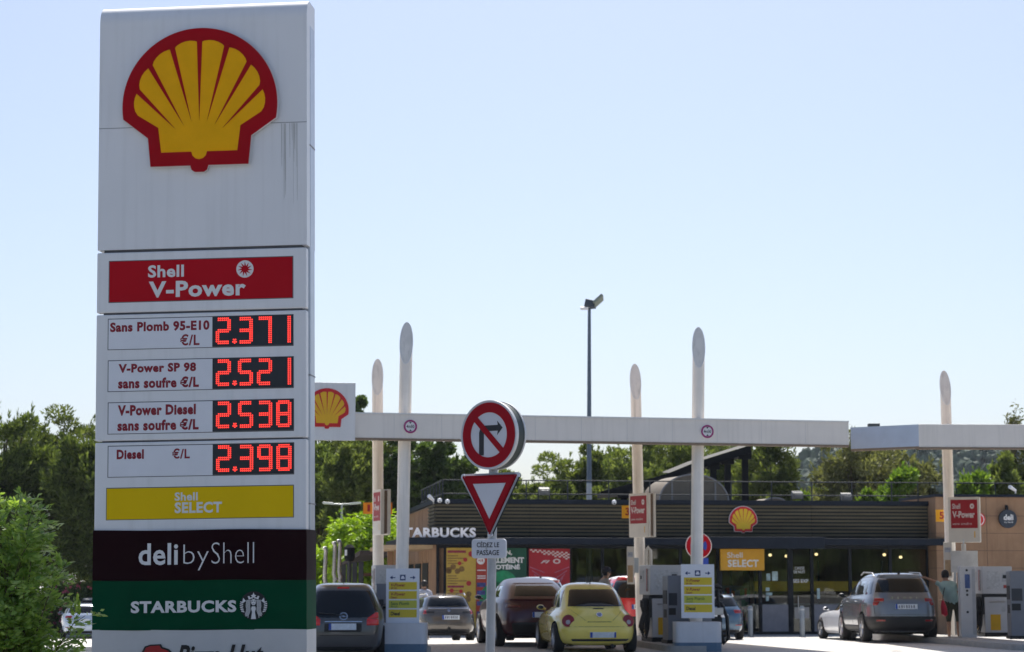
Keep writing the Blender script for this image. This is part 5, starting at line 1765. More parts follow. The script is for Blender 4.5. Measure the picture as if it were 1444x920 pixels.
# ------------------------------------------------------------------ pump islands, pumps, boards, signs on the columns
grey_m = M('kiosk_grey', (0.20, 0.215, 0.25), 0.45, 0.2, var=0.08, scale=2)
pump_w = M('pump_white', (0.55, 0.55, 0.56), 0.4, var=0.06, scale=3)
pump_y = M('pump_yellow', (0.68, 0.38, 0.01), 0.4, var=0.08)
blk_m = M('rubber_black', (0.010, 0.010, 0.011), 0.5, var=0.2)
steel_m = M('pump_steel', (0.45, 0.45, 0.46), 0.3, 0.8)
isl_m = M('island_concrete', (0.38, 0.37, 0.35), 0.85, var=0.15)
blue_band = M('plinth_blue', (0.10, 0.17, 0.25), 0.6, var=0.1)
pl_m = M('plinth_white', (0.62, 0.63, 0.66), 0.6, var=0.06, scale=2, dirt=(0.35, 0.34, 0.32), dirt_amt=0.4)
IA = R(7.5)
def rrect(hx, hy, r, z0, z1, mb, mi=0, cx=0, cy=0):
    pts = []
    for sx_, sy_, a0 in ((1, 1, 0), (-1, 1, 90), (-1, -1, 180), (1, -1, 270)):
        for q in range(0, 91, 10):
            pts.append((cx + sx_ * (hx - r) + r * math.cos(R(a0 + q)), cy + sy_ * (hy - r) + r * math.sin(R(a0 + q))))
    n = len(pts)
    mb.add([(x, y, z0) for x, y in pts] + [(x, y, z1) for x, y in pts], [tuple(range(n - 1, -1, -1)), tuple(range(n, 2 * n))] + [(i, (i + 1) % n, (i + 1) % n + n, i + n) for i in range(n)], mi)
def island(label, px, Y, length, w=0.62):
    p = at(px, 820, Y)
    t = thing('pump_island', label, 'pump island', (p.x, Y, 0), (0, 0, IA), 'raised pump islands')
    mb = MB(); rrect(w, length / 2, 0.5, -0.05, 0.13, mb, 0, 0, length / 2); mb.build('island_slab', isl_m, t, 40)
    return t
island('long concrete pump island of the left lane', 570, 44.9, 10.0)
island('long concrete pump island under the middle pumps', 984, 45.9, 10.0)
island('long concrete pump island under the right pumps', 1470, 46.9, 11.0)
def plinth(label, px, Y):
    p = at(px, 820, Y)
    t = thing('column_plinth', label, 'plinth', (p.x, Y, 0.0), (0, 0, 0), 'white plinths round the front columns')
    mb = MB(); rrect(0.50, 0.42, 0.14, 0.20, 0.63, mb); mb.build('plinth_body', pl_m, t, 40)
    mb = MB(); rrect(0.502, 0.422, 0.14, 0.0, 0.199, mb); mb.build('blue_band', blue_band, t, 40)
    return t
plinth('white plinth with blue foot under the left fuel board', 569.5, 45.3)
plinth('white plinth with blue foot under the middle fuel board', 982, 46.35)
lb = M('board_white', (0.72, 0.74, 0.80), 0.4, var=0.03)
byel = M('board_yellow', (0.66, 0.50, 0.02), 0.45, var=0.04)
bgrn = M('board_green_yellow', (0.52, 0.52, 0.05), 0.45, var=0.04)
bblue = M('board_blue', (0.02, 0.05, 0.16), 0.5)
def fuel_board(label, px0, px1, py0, py1, Y):
    a, b = at(px0, py1, Y), at(px1, py0, Y)
    t = thing('fuel_board', label, 'sign board', (a.x, Y, a.z), 0, 'fuel boards on the front columns')
    w, h = b.x - a.x, b.z - a.z
    MB().box(0, w, 0, 0.05, 0, h).build('board', lb, t, None, 0.006)
    MB().box(w * 0.3, w * 0.7, 0.05, 0.10, h * 0.2, h * 0.8).build('bracket', steel_m, t)
    q = lambda u, v: (u * w, (1 - v) * h)
    rows = [(0.245, 0.385), (0.410, 0.555), (0.580, 0.720), (0.745, 0.890)]
    for i, (v0, v1) in enumerate(rows):
        p0, p1 = q(0.085, v1), q(0.925, v0)
        mb = MB(); mb.box(p0[0], p1[0], -0.005, 0.001, p0[1], p1[1]); r_ = mb.build('row_panel', bgrn if i == 2 else byel, t)
    mb = MB()
    for i, (l1, l2) in enumerate((('V-Power', 'SP 98'), ('V-Power', 'Diesel'))):
        v0, v1 = rows[i]
        p0, p1 = q(0.15, v0 + 0.085), q(0.58, v0 + 0.025)
        text_mb(mb, l1, p0[0], p1[0], p0[1], p1[1], -0.008, 0.02, 0, 0.2)
        p0, p1 = q(0.15, v1 - 0.008), q(0.32, v0 + 0.098)
        text_mb(mb, l2, p0[0], p1[0], p0[1], p1[1], -0.008, 0.02)
    mb.build('red_lettering', M('text_dark_red', (0, 0, 0)), t)
    mb = MB()
    v0, v1 = rows[2]
    p0, p1 = q(0.15, v0 + 0.085), q(0.70, v0 + 0.025); text_mb(mb, 'Sans Plomb', p0[0], p1[0], p0[1], p1[1], -0.008, 0.01)
    p0, p1 = q(0.15, v1 - 0.008), q(0.34, v0 + 0.098); text_mb(mb, '95-E10', p0[0], p1[0], p0[1], p1[1], -0.008, 0.01)
    mb.build('green_lettering', M('text_green', (0.02, 0.12, 0.03), 0.5), t)
    mb = MB()
    v0, v1 = rows[3]
    p0, p1 = q(0.15, v0 + 0.11), q(0.42, v0 + 0.04); text_mb(mb, 'Diesel', p0[0], p1[0], p0[1], p1[1], -0.008, 0.03)
    mb.build('black_lettering', M('sign_black', (0, 0, 0)), t)
    for s in (-1, 1):
        mb = MB()
        c = q(0.5 + s * 0.30, 0.165)
        L = 0.055
        mb.stroke([(c[0] - s * L, c[1]), (c[0] + s * L * 0.6, c[1])], 0.02, -0.004, 0.001)
        mb.prism([(c[0] + s * L * 1.1, c[1]), (c[0] + s * L * 0.1, c[1] + 0.042), (c[0] + s * L * 0.1, c[1] - 0.042)], -0.0045, 0.001)
        mb.build('arrow', bblue, t)
    c = q(0.5, 0.165)
    MB().box(c[0] - 0.06, c[0] + 0.06, -0.004, 0.001, c[1] - 0.06, c[1] + 0.06).build('icon_square', bblue, t)
    mb = MB()
    mb.box(c[0] - 0.04, c[0] + 0.04, -0.006, -0.0038, c[1] - 0.03, c[1] + 0.005); mb.box(c[0] - 0.025, c[0] + 0.025, -0.0058, -0.0038, c[1] + 0.004, c[1] + 0.035)
    mb.build('car_icon', lb, t)
fuel_board('white fuel board with four yellow rows on the left front column', 544, 591.5, 802, 879.5, 45.1)
fuel_board('white fuel board with four yellow rows on the middle front column', 961, 1007, 796, 872, 46.1)

# pump: lower cabinet, upper head, nozzles and hoses on both sides
def pump(label, px, Y, rot, length=1.25, g='fuel pumps'):
    p = at(px, 820, Y)
    t = thing('fuel_pump', label, 'fuel pump', (p.x, Y, 0.13), (0, 0, rot), g)
    w = 0.33; h = length / 2
    MB().box(-w, w, -h, h, 0.0, 0.10).build('base', blk_m, t)
    MB().box(-w + 0.01, w - 0.01, -h + 0.01, h - 0.01, 0.10, 0.98).build('lower_cabinet', pump_w, t, None, 0.015)
    MB().box(-w + 0.03, w - 0.03, -h + 0.03, h - 0.03, 0.98, 1.06).build('dark_gap', blk_m, t)
    MB().box(-w - 0.04, w + 0.04, -h - 0.02, h + 0.02, 1.06, 1.74).build('upper_head', pump_w, t, None, 0.015)
    for s in (-1, 1):
        MB().box(min(s * w, s * (w + 0.012)), max(s * w, s * (w + 0.012)), -h * 0.1, h * 0.92, 0.16, 0.52).build('yellow_panel', pump_y, t)
        o = MB().box(min(s * (w + .035), s * (w + 0.052)), max(s * (w + .035), s * (w + 0.052)), h * 0.05, h * 0.8, 1.34, 1.62).build('screen_panel', M('screen_panel', (0.42, 0.43, 0.45), 0.3, var=0.2, scale=8), t)
        MB().box(min(s * (w + .051), s * (w + 0.056)), max(s * (w + .051), s * (w + 0.056)), h * 0.4, h * 0.7, 1.42, 1.5).build('screen', blk_m, o)
        MB().box(min(s * (w - 0.05), s * (w + 0.05)), max(s * (w - 0.05), s * (w + 0.05)), -h * 0.95, -h * 0.1, 0.55, 1.05).build('nozzle_rack', blk_m, t, None, 0.01)
        for i in range(4):
            y = -h * 0.88 + i * h * 0.22
            nz = MB()
            x = s * (w + 0.09)
            nz.tube([(x, y, 0.98), (x + s * 0.04, y - 0.01, 0.80), (x + s * 0.02, y - 0.02, 0.66)], [0.028, 0.044, 0.03], 8)
            nz.obox((x + s * 0.05, y, 0.86), (0.07, 0.035, 0.16))
            nz.build('nozzle', blk_m, t, 50)
            hz = 0.15 + 0.06 * i
            MB().tube([(x + s * 0.02, y - 0.02, 0.66), (x + s * 0.10, y - 0.05, 0.42), (x + s * 0.13, y - 0.10, hz), (x + s * 0.06, y - 0.16, hz - 0.07), (x - s * 0.0, y - 0.14, 0.3), (x - s * 0.05, y - 0.08, 0.7), (x - s * 0.06, y - 0.05, 1.0)], 0.022, 8).build('hose', blk_m, t, 60)
        mb = MB()
        for i in range(4):
            y = -h * 0.88 + i * h * 0.22
            mb.box(min(s * (w + .04), s * (w + .047)), max(s * (w + .04), s * (w + .047)), y - 0.035, y + 0.035, 1.14, 1.66, i % 3)
        mb.build('grade_strip', [pump_w, M('strip_dark', (0.08, 0.08, 0.09), 0.5), M('strip_red', (0.35, 0.05, 0.04), 0.5)], t)
    # road end face: printed panel, yellow strip, steel handle
    MB().box(-w * 0.8, w * 0.2, -h - 0.026, -h - 0.019, 1.18, 1.62).build('printed_panel', M('printed_grey', (0.50, 0.51, 0.52), 0.5, var=0.25, scale=14), t)
    MB().box(-w * 0.55, w * 0.2, -h + 0.002, -h + 0.011, 0.16, 0.55).build('yellow_panel', pump_y, t)
    MB().box(w * 0.35, w * 0.85, -h - 0.026, -h - 0.019, 1.36, 1.58).build('display', M('screen_panel', (0.42, 0.43, 0.45)), t)
    MB().box(w * 0.42, w * 0.78, -h - 0.030, -h - 0.0255, 1.44, 1.53).build('display_glass', blk_m, t)
    MB().box(w * 0.45, w * 0.72, -h - 0.026, -h - 0.019, 1.20, 1.28).build('red_sticker', M('strip_red', (0.35, 0.05, 0.04)), t)
    MB().box(w * 0.3, w * 0.6, -h + 0.002, -h + 0.011, 0.62, 0.80).build('notice', M('printed_grey', (0.5, 0.5, 0.5)), t)
    MB().tube([(-w * 0.6, -h - 0.02, 0.86), (w * 0.5, -h - 0.02, 0.87)], 0.018, 8).build('grab_rail', steel_m, t)
    return t
pump('white fuel pump with black hoses beside the yellow car', 931, 49.6, IA)
pump('white fuel pump on the left island half hidden by the fuel board', 549, 49.5, IA)
pump('white fuel pump on the right island behind the man in a teal shirt', 1398, 54.2, R(-2), 1.5)
def terminal(label, px, Y, h, w=0.46, rot=IA):
    p = at(px, 820, Y)
    t = thing('payment_terminal', label, 'terminal', (p.x, Y, 0.13), (0, 0, rot), 'grey payment terminals')
    MB().box(-w / 2, w / 2, -0.30, 0.30, 0, h).build('housing', grey_m, t, None, 0.02)
    for s in (-1, 1):
        x0, x1 = sorted((s * (w / 2), s * (w / 2 + 0.012)))
        MB().box(x0, x1, -0.2, 0.2, h * 0.58, h * 0.78).build('screen', blk_m, t)
        MB().box(x0, x1, -0.15, 0.1, h * 0.38, h * 0.5).build('keypad', blk_m, t)
    MB().box(-w * 0.46, -w * 0.05, -0.31, -0.299, h * 0.56, h * 0.74).build('screen', M('screen_dark', (0.03, 0.035, 0.05), 0.3), t)
    MB().box(-w * 0.46, -w * 0.12, -0.31, -0.299, h * 0.42, h * 0.52).build('keypad', blk_m, t)
    MB().box(-w / 2 - 0.03, w / 2 + 0.03, -0.33, 0.33, 0, 0.08).build('foot', blk_m, t)
terminal('grey payment terminal left of the middle fuel board', 952, 47.9, 1.5)
terminal('grey payment terminal behind the left fuel board', 541, 47.3, 1.32, 0.36)
terminal('large grey payment terminal at the right edge', 1440, 51.5, 1.62, 0.62, R(-4))
# tall white side unit with price display on the right island, and dark hoses right of the middle board
p = at(1363, 820, 52.9)
t = thing('pump_column', 'tall narrow white pump column with blue display behind the teal shirted man', 'pump column', (p.x, 52.9, 0.05), (0, 0, R(-4)))
MB().box(-0.19, 0.19, -0.2, 0.2, 0, 1.82).build('housing', pump_w, t, None, 0.015)
MB().box(-0.07, 0.05, -0.212, -0.2, 1.28, 1.62).build('display', M('display_blue', (0.05, 0.09, 0.25), 0.3, var=0.3, scale=10), t)
MB().box(0.10, 0.18, -0.208, -0.2, 0.15, 1.75).build('side_strip', M('strip_grey', (0.40, 0.41, 0.43), 0.4), t)
mb = MB()
for z in (1.72, 1.22, 1.12, 0.7): mb.disc(-0.02, z, 0.03, -0.21, -0.2, 10)
mb.build('button', blk_m, t)
p = at(1362, 820, 55.3)
t = thing('pump_header', 'pale grey pump header board under the right price box', 'header board', (p.x, 55.3, 0.13), (0, 0, R(-4)))
MB().box(-0.36, 0.32, 0, 0.12, 1.6, at(1362, 777, 55.3).z - 0.13).build('board', M('header_pale', (0.55, 0.55, 0.54), 0.5), t, None, 0.01)
MB().box(-0.30, -0.24, 0.03, 0.09, 0, 1.6).box(0.2, 0.26, 0.03, 0.09, 0, 1.6).build('leg', steel_m, t)
def hose_stand(label, px, Y):
    p = at(px, 820, Y)
    t = thing('hose_stand', label, 'hose stand', (p.x, Y, 0.0), (0, 0, IA))
    mb = MB()
    for i in range(5):
        x = 0.02 * i
        mb.tube([(x - 0.25, 0.1 * i, 1.08), (x - 0.02, 0.1 * i - 0.02, 1.02), (x + 0.10, 0.1 * i - 0.05, 0.7), (x + 0.12, 0.1 * i - 0.08, 0.25), (x + 0.02, 0.1 * i - 0.1, 0.13), (x - 0.06, 0.1 * i - 0.06, 0.45), (x - 0.1, 0.1 * i, 1.3)], 0.035, 8)
    mb.build('hose', blk_m, t, 60)
    for i in range(3):
        MB().tube([(-0.3, 0.12 * i, 0.98 + 0.2 * i), (-0.05, 0.12 * i, 1.0 + 0.2 * i), (0.05, 0.12 * i, 0.94 + 0.2 * i)], [0.03, 0.05, 0.03], 8).build('nozzle', blk_m, t, 60)
    MB().box(-0.55, -0.26, -0.1, 0.5, 0.12, 1.6).build('cabinet', grey_m, t, None, 0.01)
    MB().box(-0.56, -0.02, -0.08, 0.48, 0.12, 0.72).build('dark_bin', blk_m, t, None, 0.02)
    MB().box(-0.25, 0.0, -0.12, 0.4, 0.76, 0.92).build('steel_tray', steel_m, t, None, 0.01)
hose_stand('black hoses and nozzles hanging right of the middle fuel board', 1018, 47.5)

# advertising boxes and lane numbers on the rear columns
ad_w = M('box_cream', (0.60, 0.57, 0.52), 0.5, var=0.05)
ad_r = M('box_red', (0.30, 0.018, 0.026), 0.5, var=0.06, scale=2, spec=0.2)
def ad_box(label, px, py0, py1, Y, w, rot, dx):
    """hangs on a rear column; px = column centre"""
    c = at(px, (py0 + py1) / 2, Y)
    t = thing('price_box', label, 'sign box', (c.x, Y, c.z), (0, 0, rot), 'red and white sign boxes on the rear columns')
    h = (py0 - py1) / 3000 * Y / -1
    hh = h / 2
    D = 0.42
    MB().box(dx, dx + w, -0.19, -0.10, -hh, hh).build('front_box', ad_w, t, None, 0.012)
    MB().box(dx + 0.03, dx + w - 0.03, -0.10, -0.02, -hh + 0.03, hh - 0.03).build('gap_core', M('gap_brown', (0.16, 0.11, 0.08), 0.7), t)
    MB().box(dx + 0.0, dx + w, -0.02, 0.06, -hh, hh).build('back_box', ad_w, t, None, 0.012)
    MB().box(dx + 0.08 * w, dx + 0.93 * w, -0.196, -0.189, -hh * 0.38, hh * 0.88).build('red_panel', ad_r, t)
    mb = MB()
    X = lambda u: dx + 0.08 * w + 0.85 * w * u
    Z = lambda v: -hh * 0.38 + hh * 1.26 * v
    lm = M('box_letter', (0.62, 0.55, 0.55), 0.5)
    text_mb(MB(), 'Shell', X(0.06), X(0.36), Z(0.68), Z(0.86), -0.200, 0.02).build('lettering', lm, t)
    text_mb(MB(), 'V-Power', X(0.06), X(0.90), Z(0.36), Z(0.60), -0.200, 0.03).build('lettering', lm, t)
    text_mb(MB(), 'sans soufre', X(0.06), X(0.78), Z(0.12), Z(0.2), -0.200, 0.0).build('lettering', lm, t)
    mb.ring(X(0.80), Z(0.77), 0.03 * w, 0.085 * w, -0.200, -0.195, 20, ax=0.8)
    mb.build('ring_mark', lm, t)
    mb = MB(); text_mb(mb, 'I', X(0.86), X(0.90), -hh * 0.8, -hh * 0.52, -0.194, 0.02); mb.build('small_mark', pump_y, t)
ad_box('narrow edge-on red and white sign box on the left rear column', 536.5, 692, 755, 52.7, 0.82, R(-73), 0.0)
ad_box('red and white sign box turned sideways on the middle rear column', 895.5, 697, 758, 53.9, 0.82, R(-58), 0.0)
ad_box('red and white sign box on the leaning right rear column', 1337, 702, 765, 55.6, 0.80, R(-18), 0.03)
num_m = M('number_orange', (0.72, 0.24, 0.005), 0.45, var=0.05)
num_y = M('number_amber', (0.72, 0.36, 0.005), 0.45, var=0.05)
def lane_number(label, digit, px0, px1, py0, py1, Y, m, dpx):
    a, b = at(px0, py1, Y), at(px1, py0, Y)
    t = thing('lane_number', label, 'number sign', (a.x, Y, a.z), 0, 'orange lane numbers on the columns')
    w, h = b.x - a.x, b.z - a.z
    MB().box(0, w, 0, 0.05, 0, h).build('panel', m, t)
    mb = MB()
    d0, d1 = at(dpx[0], py1, Y).x - a.x, at(dpx[1], py0, Y).x - a.x
    text_mb(mb, digit, d0, d1, h * 0.22, h * 0.82, -0.004, 0.03)
    mb.build('digit', M('number_red', (0.30, 0.008, 0.012), 0.5), t)
lane_number('orange lane sign number one behind the left rear column', '1', 512, 553, 709, 725, 53.3, num_m, (518, 522))
lane_number('amber lane sign number three on the middle rear column', '3', 877, 910, 713, 731, 54.6, num_y, (882, 888))
lane_number('amber lane sign number five on the right rear column', '5', 1320, 1345, 719, 736, 56.2, num_y, (1325, 1331))
def info_strip(label, px, py0, py1, Y, w=0.13):
    a, b = at(px, py1, Y), at(px, py0, Y)
    t = thing('info_strip', label, 'info panel', (a.x, Y, a.z), (0, 0, R(-10)), 'narrow info panels on the rear columns')
    h = b.z - a.z
    MB().box(-w, 0.03, -0.06, 0.06, 0, h).build('panel', ad_w, t, None, 0.008)
    MB().box(-w * 0.85, 0.0, -0.066, -0.059, h * 0.05, h * 0.5).build('tan_print', M('print_tan', (0.42, 0.29, 0.17), 0.6, var=0.25, scale=12), t)
    MB().box(-w * 0.85, 0.0, -0.066, -0.059, h * 0.72, h * 0.85).build('blue_print', M('print_blue', (0.35, 0.38, 0.45), 0.6, var=0.3, scale=20), t)
    MB().box(0.03, 0.14, -0.02, 0.02, h * 0.3, h * 0.7).build('bracket', steel_m, t)
info_strip('narrow white and tan info panel left of the middle rear column', 893, 771, 824, 53.9, 0.15)
info_strip('narrow white and tan info panel left of the right rear column', 1341.5, 765, 815, 55.5, 0.18)
p = at(914, 790, 54.0)
t = thing('hose_boom', 'cream curved hose boom beside the middle rear column', 'hose boom', (p.x, 54.0, 0.13))
zt = at(914, 772, 54).z - 0.13
MB().tube([(-0.06, 0, zt - 0.5), (-0.05, 0, zt - 0.08), (0, 0, zt), (0.06, 0, zt - 0.08), (0.08, 0, 0)], 0.045, 10).build('arm', ad_w, t, 50)
p = at(1359, 777, 55.0)
t = thing('small_canister', 'small cream lamp canister under the right sign box', 'lamp', (p.x, 55.0, at(1359, 777, 55).z))
MB().tube([(0, 0, 0), (0, 0, 0.18)], 0.06, 14).build('canister', ad_w, t, 40)
MB().tube([(0, 0, 0.18), (0, 0, 0.30)], 0.02, 8).build('stem', steel_m, t)
# small yellow sticker on the middle rear column
p = at(905, 833, 54.0)
t = thing('column_sticker', 'small yellow sticker on the middle rear column above the red car', 'sticker', (p.x, 54.04, p.z))
MB().box(-0.045, 0.045, -0.006, 0.02, -0.06, 0.06).build('sticker_plate', pump_y, t)
MB().box(-0.025, 0.025, -0.008, -0.005, -0.03, 0.02).build('print', blk_m, t)

# ------------------------------------------------------------------ people: one skinned surface each
skin_m = M('skin', (0.36, 0.20, 0.13), 0.55, var=0.08)
hair_m = M('hair_dark', (0.010, 0.008, 0.007), 0.6, var=0.3, scale=40)
def person(label, loc, rot, J, bones, mats, colours, hair=True, face=1, scale=1.0):
    """J: joint -> ((x,y,z), radius); bones: (a, b, colour key)"""
    names = list(J)
    idx = {n: i for i, n in enumerate(names)}
    me = bpy.data.meshes.new('person')
    me.from_pydata([J[n][0] for n in names], [(idx[a], idx[b]) for a, b, _ in bones], [])
    o = bpy.data.objects.new('person', me); col.objects.link(o)
    bm = bmesh.new(); bm.from_mesh(me)
    ly = bm.verts.layers.skin.verify()
    bm.verts.ensure_lookup_table()
    for n, i in idx.items():
        r = J[n][1]
        bm.verts[i][ly].radius = r if isinstance(r, tuple) else (r, r)
        bm.verts[i][ly].use_root = (n == 'pelvis')
    bm.to_mesh(me); bm.free()
    sk = o.modifiers.new('skin', 'SKIN'); sk.use_smooth_shade = True
    sb_ = o.modifiers.new('sub', 'SUBSURF'); sb_.levels = 2; sb_.render_levels = 2
    dg = bpy.context.evaluated_depsgraph_get(); dg.update()
    nm = bpy.data.meshes.new_from_object(o.evaluated_get(dg))
    col.objects.unlink(o); bpy.data.objects.remove(o)
    nm.materials.clear()
    for k in colours: nm.materials.append(mats[k])
    key = {k: i for i, k in enumerate(colours)}
    segs = [(Vector(J[a][0]), Vector(J[b][0]), key[c]) for a, b, c in bones]
    for p in nm.polygons:
        c = p.center
        best = None
        for a, b, k in segs:
            d = b - a
            t_ = max(0, min(1, (c - a).dot(d) / d.length_squared))
            q = (c - (a + d * t_)).length
            if best is None or q < best[0]: best = (q, k)
        p.material_index = best[1]
        p.use_smooth = True
    root = thing('person', label, 'person', loc, (0, 0, rot))
    link('body', nm, root)
    hd = Vector(J['head'][0])
    if hair:
        mb = MB()
        mb.grid(lambda u, v: hd + Vector((0.098 * math.cos(2 * PI * u) * math.sin(PI * v * 0.60), -face * 0.015 + 0.115 * math.sin(2 * PI * u) * math.sin(PI * v * 0.60) , 0.03 + 0.115 * math.cos(PI * v * 0.60))), 20, 10)
        mb.build('hair', hair_m, root, 60)
        mb = MB()
        mb.grid(lambda u, v: hd + Vector((0.09 * math.cos(PI * (0.0 + u)), -face * (0.075 * math.sin(PI * u) + 0.025), 0.09 - 0.15 * v)), 12, 4)
        mb.build('hair_back', hair_m, root, 60)
    for s in (-1, 1):
        mb = MB()
        mb.grid(lambda u, v: hd + Vector((s * 0.088 + 0.014 * math.cos(2 * PI * u) * math.sin(PI * v), 0.026 * math.sin(2 * PI * u) * math.sin(PI * v), -0.01 + 0.035 * math.cos(PI * v))), 10, 8)
        mb.build('ear', skin_m, root, 60)
        mb = MB()
        mb.grid(lambda u, v: hd + Vector((s * 0.035 + 0.013 * math.cos(2 * PI * u) * math.sin(PI * v), face * 0.088 + 0.01 * math.sin(2 * PI * u) * math.sin(PI * v), 0.0 + 0.010 * math.cos(PI * v))), 8, 6)
        mb.build('eye', hair_m, root, 60)
    mb = MB(); mb.tube([hd + Vector((0, face * 0.090, 0.01)), hd + Vector((0, face * 0.115, -0.03)), hd + Vector((0, face * 0.092, -0.04))], [0.008, 0.016, 0.01], 8)
    mb.build('nose', skin_m, root, 60)
    mb = MB(); mb.tube([hd + Vector((-0.022, face * 0.088, -0.066)), hd + Vector((0.022, face * 0.088, -0.066))], 0.006, 6); mb.build('mouth', M('lip', (0.25, 0.09, 0.07), 0.5), root, 60)
    return root
def fingers(J, bones, hand, wrist, key, prefix):
    """four unequal fingers and a thumb rooted in the palm"""
    w, h = Vector(J[wrist][0]), Vector(J[hand][0])
    d = (h - w).normalized()
    side = d.cross(Vector((0, 0, 1)))
    if side.length < 0.1: side = d.cross(Vector((0, 1, 0)))
    side.normalize(); nrm = side.cross(d)
    for i, L in enumerate((0.062, 0.074, 0.070, 0.055)):
        a = h + side * (0.030 - 0.020 * i) + d * 0.02
        b = a + d * L * 0.6 - nrm * 0.012
        c = b + d * L * 0.35 - nrm * 0.030
        J[prefix + 'fa%d' % i] = (tuple(a), 0.011); J[prefix + 'fb%d' % i] = (tuple(b), 0.010); J[prefix + 'fc%d' % i] = (tuple(c), 0.008)
        bones += [(hand, prefix + 'fa%d' % i, key), (prefix + 'fa%d' % i, prefix + 'fb%d' % i, key), (prefix + 'fb%d' % i, prefix + 'fc%d' % i, key)]
    a = h + side * 0.045 - d * 0.02; b = a + side * 0.03 + d * 0.035
    J[prefix + 't0'] = (tuple(a), 0.013); J[prefix + 't1'] = (tuple(b), 0.010)
    bones += [(hand, prefix + 't0', key), (prefix + 't0', prefix + 't1', key)]
def standing(lean=0.0, larm=None, rarm=None, sleeves='shirt', legs='trousers', shin=None, head_off=(0, 0.03, 0), bulk=1.0):
    x = lean
    J = {
        'pelvis': ((0, 0, 0.93), (0.165, 0.12)), 'waist': ((x * 0.3, 0, 1.10), (0.155 * bulk, 0.11 * bulk)), 'chest': ((x * 0.75, 0, 1.32), (0.19 * bulk, 0.125 * bulk)), 'collar': ((x * 0.95, 0, 1.46), (0.13 * bulk, 0.09)),
        'neck': ((x * 1.0 + head_off[0] * 0.4, head_off[1] * 0.3, 1.53), 0.055), 'chin': ((x + head_off[0] * 0.7, head_off[1] * 0.8, 1.58), (0.070, 0.078)), 'head': ((x + head_off[0], head_off[1], 1.65), (0.083, 0.098)), 'crown': ((x + head_off[0], head_off[1] - 0.005, 1.72), (0.066, 0.078)),
        'lsh': ((x * 0.9 - 0.185, 0, 1.425), 0.068), 'rsh': ((x * 0.9 + 0.185, 0, 1.425), 0.068),
        'lhip': ((-0.10, 0, 0.86), 0.105), 'rhip': ((0.10, 0, 0.86), 0.105),
        'lthigh': ((-0.115, 0.0, 0.66), 0.088), 'rthigh': ((0.115, 0.0, 0.66), 0.088),
        'lknee': ((-0.12, 0.02, 0.49), 0.060), 'rknee': ((0.12, 0.01, 0.49), 0.060), 'lcalf': ((-0.12, -0.01, 0.34), 0.058), 'rcalf': ((0.12, -0.02, 0.34), 0.058),
        'lank': ((-0.12, -0.02, 0.10), 0.036), 'rank': ((0.12, -0.03, 0.10), 0.036),
        'lheel': ((-0.12, -0.04, 0.045), 0.044), 'rheel': ((0.12, -0.05, 0.045), 0.044), 'ltoe': ((-0.13, 0.14, 0.035), 0.036), 'rtoe': ((0.14, 0.13, 0.035), 0.036)}
    la = larm or [(-0.235, -0.01, 1.17), (-0.22, 0.07, 0.95), (-0.21, 0.10, 0.87)]
    ra = rarm or [(0.235, -0.01, 1.17), (0.22, 0.07, 0.95), (0.21, 0.10, 0.87)]
    for p, a in (('l', la), ('r', ra)):
        s_ = Vector(J[p + 'sh'][0]); e = Vector(a[0])
        J[p + 'sl'] = (tuple(s_.lerp(e, 0.55)), 0.066); J[p + 'el'] = (a[0], 0.042); J[p + 'wr'] = (a[1], 0.028); J[p + 'ha'] = (a[2], (0.040, 0.022))
    shin = shin or legs
    b = [('pelvis', 'waist', 'shirt'), ('waist', 'chest', 'shirt'), ('chest', 'collar', 'shirt'), ('collar', 'neck', 'skin'), ('neck', 'chin', 'skin'), ('chin', 'head', 'skin'), ('head', 'crown', 'skin')]
    for p in 'lr':
        b += [('collar', p + 'sh', 'shirt'), (p + 'sh', p + 'sl', 'shirt'), (p + 'sl', p + 'el', sleeves), (p + 'el', p + 'wr', 'skin'), (p + 'wr', p + 'ha', 'skin'),
              ('pelvis', p + 'hip', legs), (p + 'hip', p + 'thigh', legs), (p + 'thigh', p + 'knee', legs), (p + 'knee', p + 'calf', shin), (p + 'calf', p + 'ank', shin), (p + 'ank', p + 'heel', 'shoe'), (p + 'heel', p + 'toe', 'shoe')]
        fingers(J, b, p + 'ha', p + 'wr', 'skin', p)
    return J, b
teal = M('shirt_teal', (0.30, 0.45, 0.44), 0.8, var=0.12, scale=8)
shorts = M('shorts_dark', (0.045, 0.050, 0.034), 0.85, var=0.2, scale=10)
shoe = M('shoe_tan', (0.30, 0.25, 0.20), 0.7)
K = ['skin', 'shirt', 'trousers', 'shoe']
# the man refuelling: leans towards the car, left arm up on it
J, b = standing(-0.16, [(-0.46, 0.10, 1.50), (-0.68, 0.18, 1.60), (-0.76, 0.20, 1.60)], [(0.10, 0.16, 1.16), (-0.16, 0.28, 1.05), (-0.24, 0.29, 1.04)], 'skin', 'trousers', 'skin', (-0.02, 0.06, 0.0), 1.75)
p = at(1345.5, 903, 54.0)
person('man in teal t-shirt and dark shorts leaning on the silver suv at the pump', (p.x, 54.0, 0.0), R(-6), J, b, {'skin': skin_m, 'shirt': teal, 'trousers': shorts, 'shoe': shoe}, K)
# nozzle he holds, dark red body panel beside him is a red bag hanging
p = at(1329, 856, 53.9)
t = thing('red_bag', 'red bag hanging between the silver suv and the man', 'bag', (p.x, 53.75, p.z - 0.22))
mb = MB(); mb.tube([(0, 0, 0), (0.02, 0, 0.03), (0.0, 0, 0.22), (-0.02, 0, 0.38)], [0.05, 0.08, 0.075, 0.03], 14); mb.build('pouch', M('bag_red', (0.55, 0.02, 0.05), 0.6), t, 60)
MB().tube([(-0.02, 0, 0.37), (0.0, 0.02, 0.55), (0.05, 0.05, 0.70)], 0.012, 6).build('strap', blk_m, t)
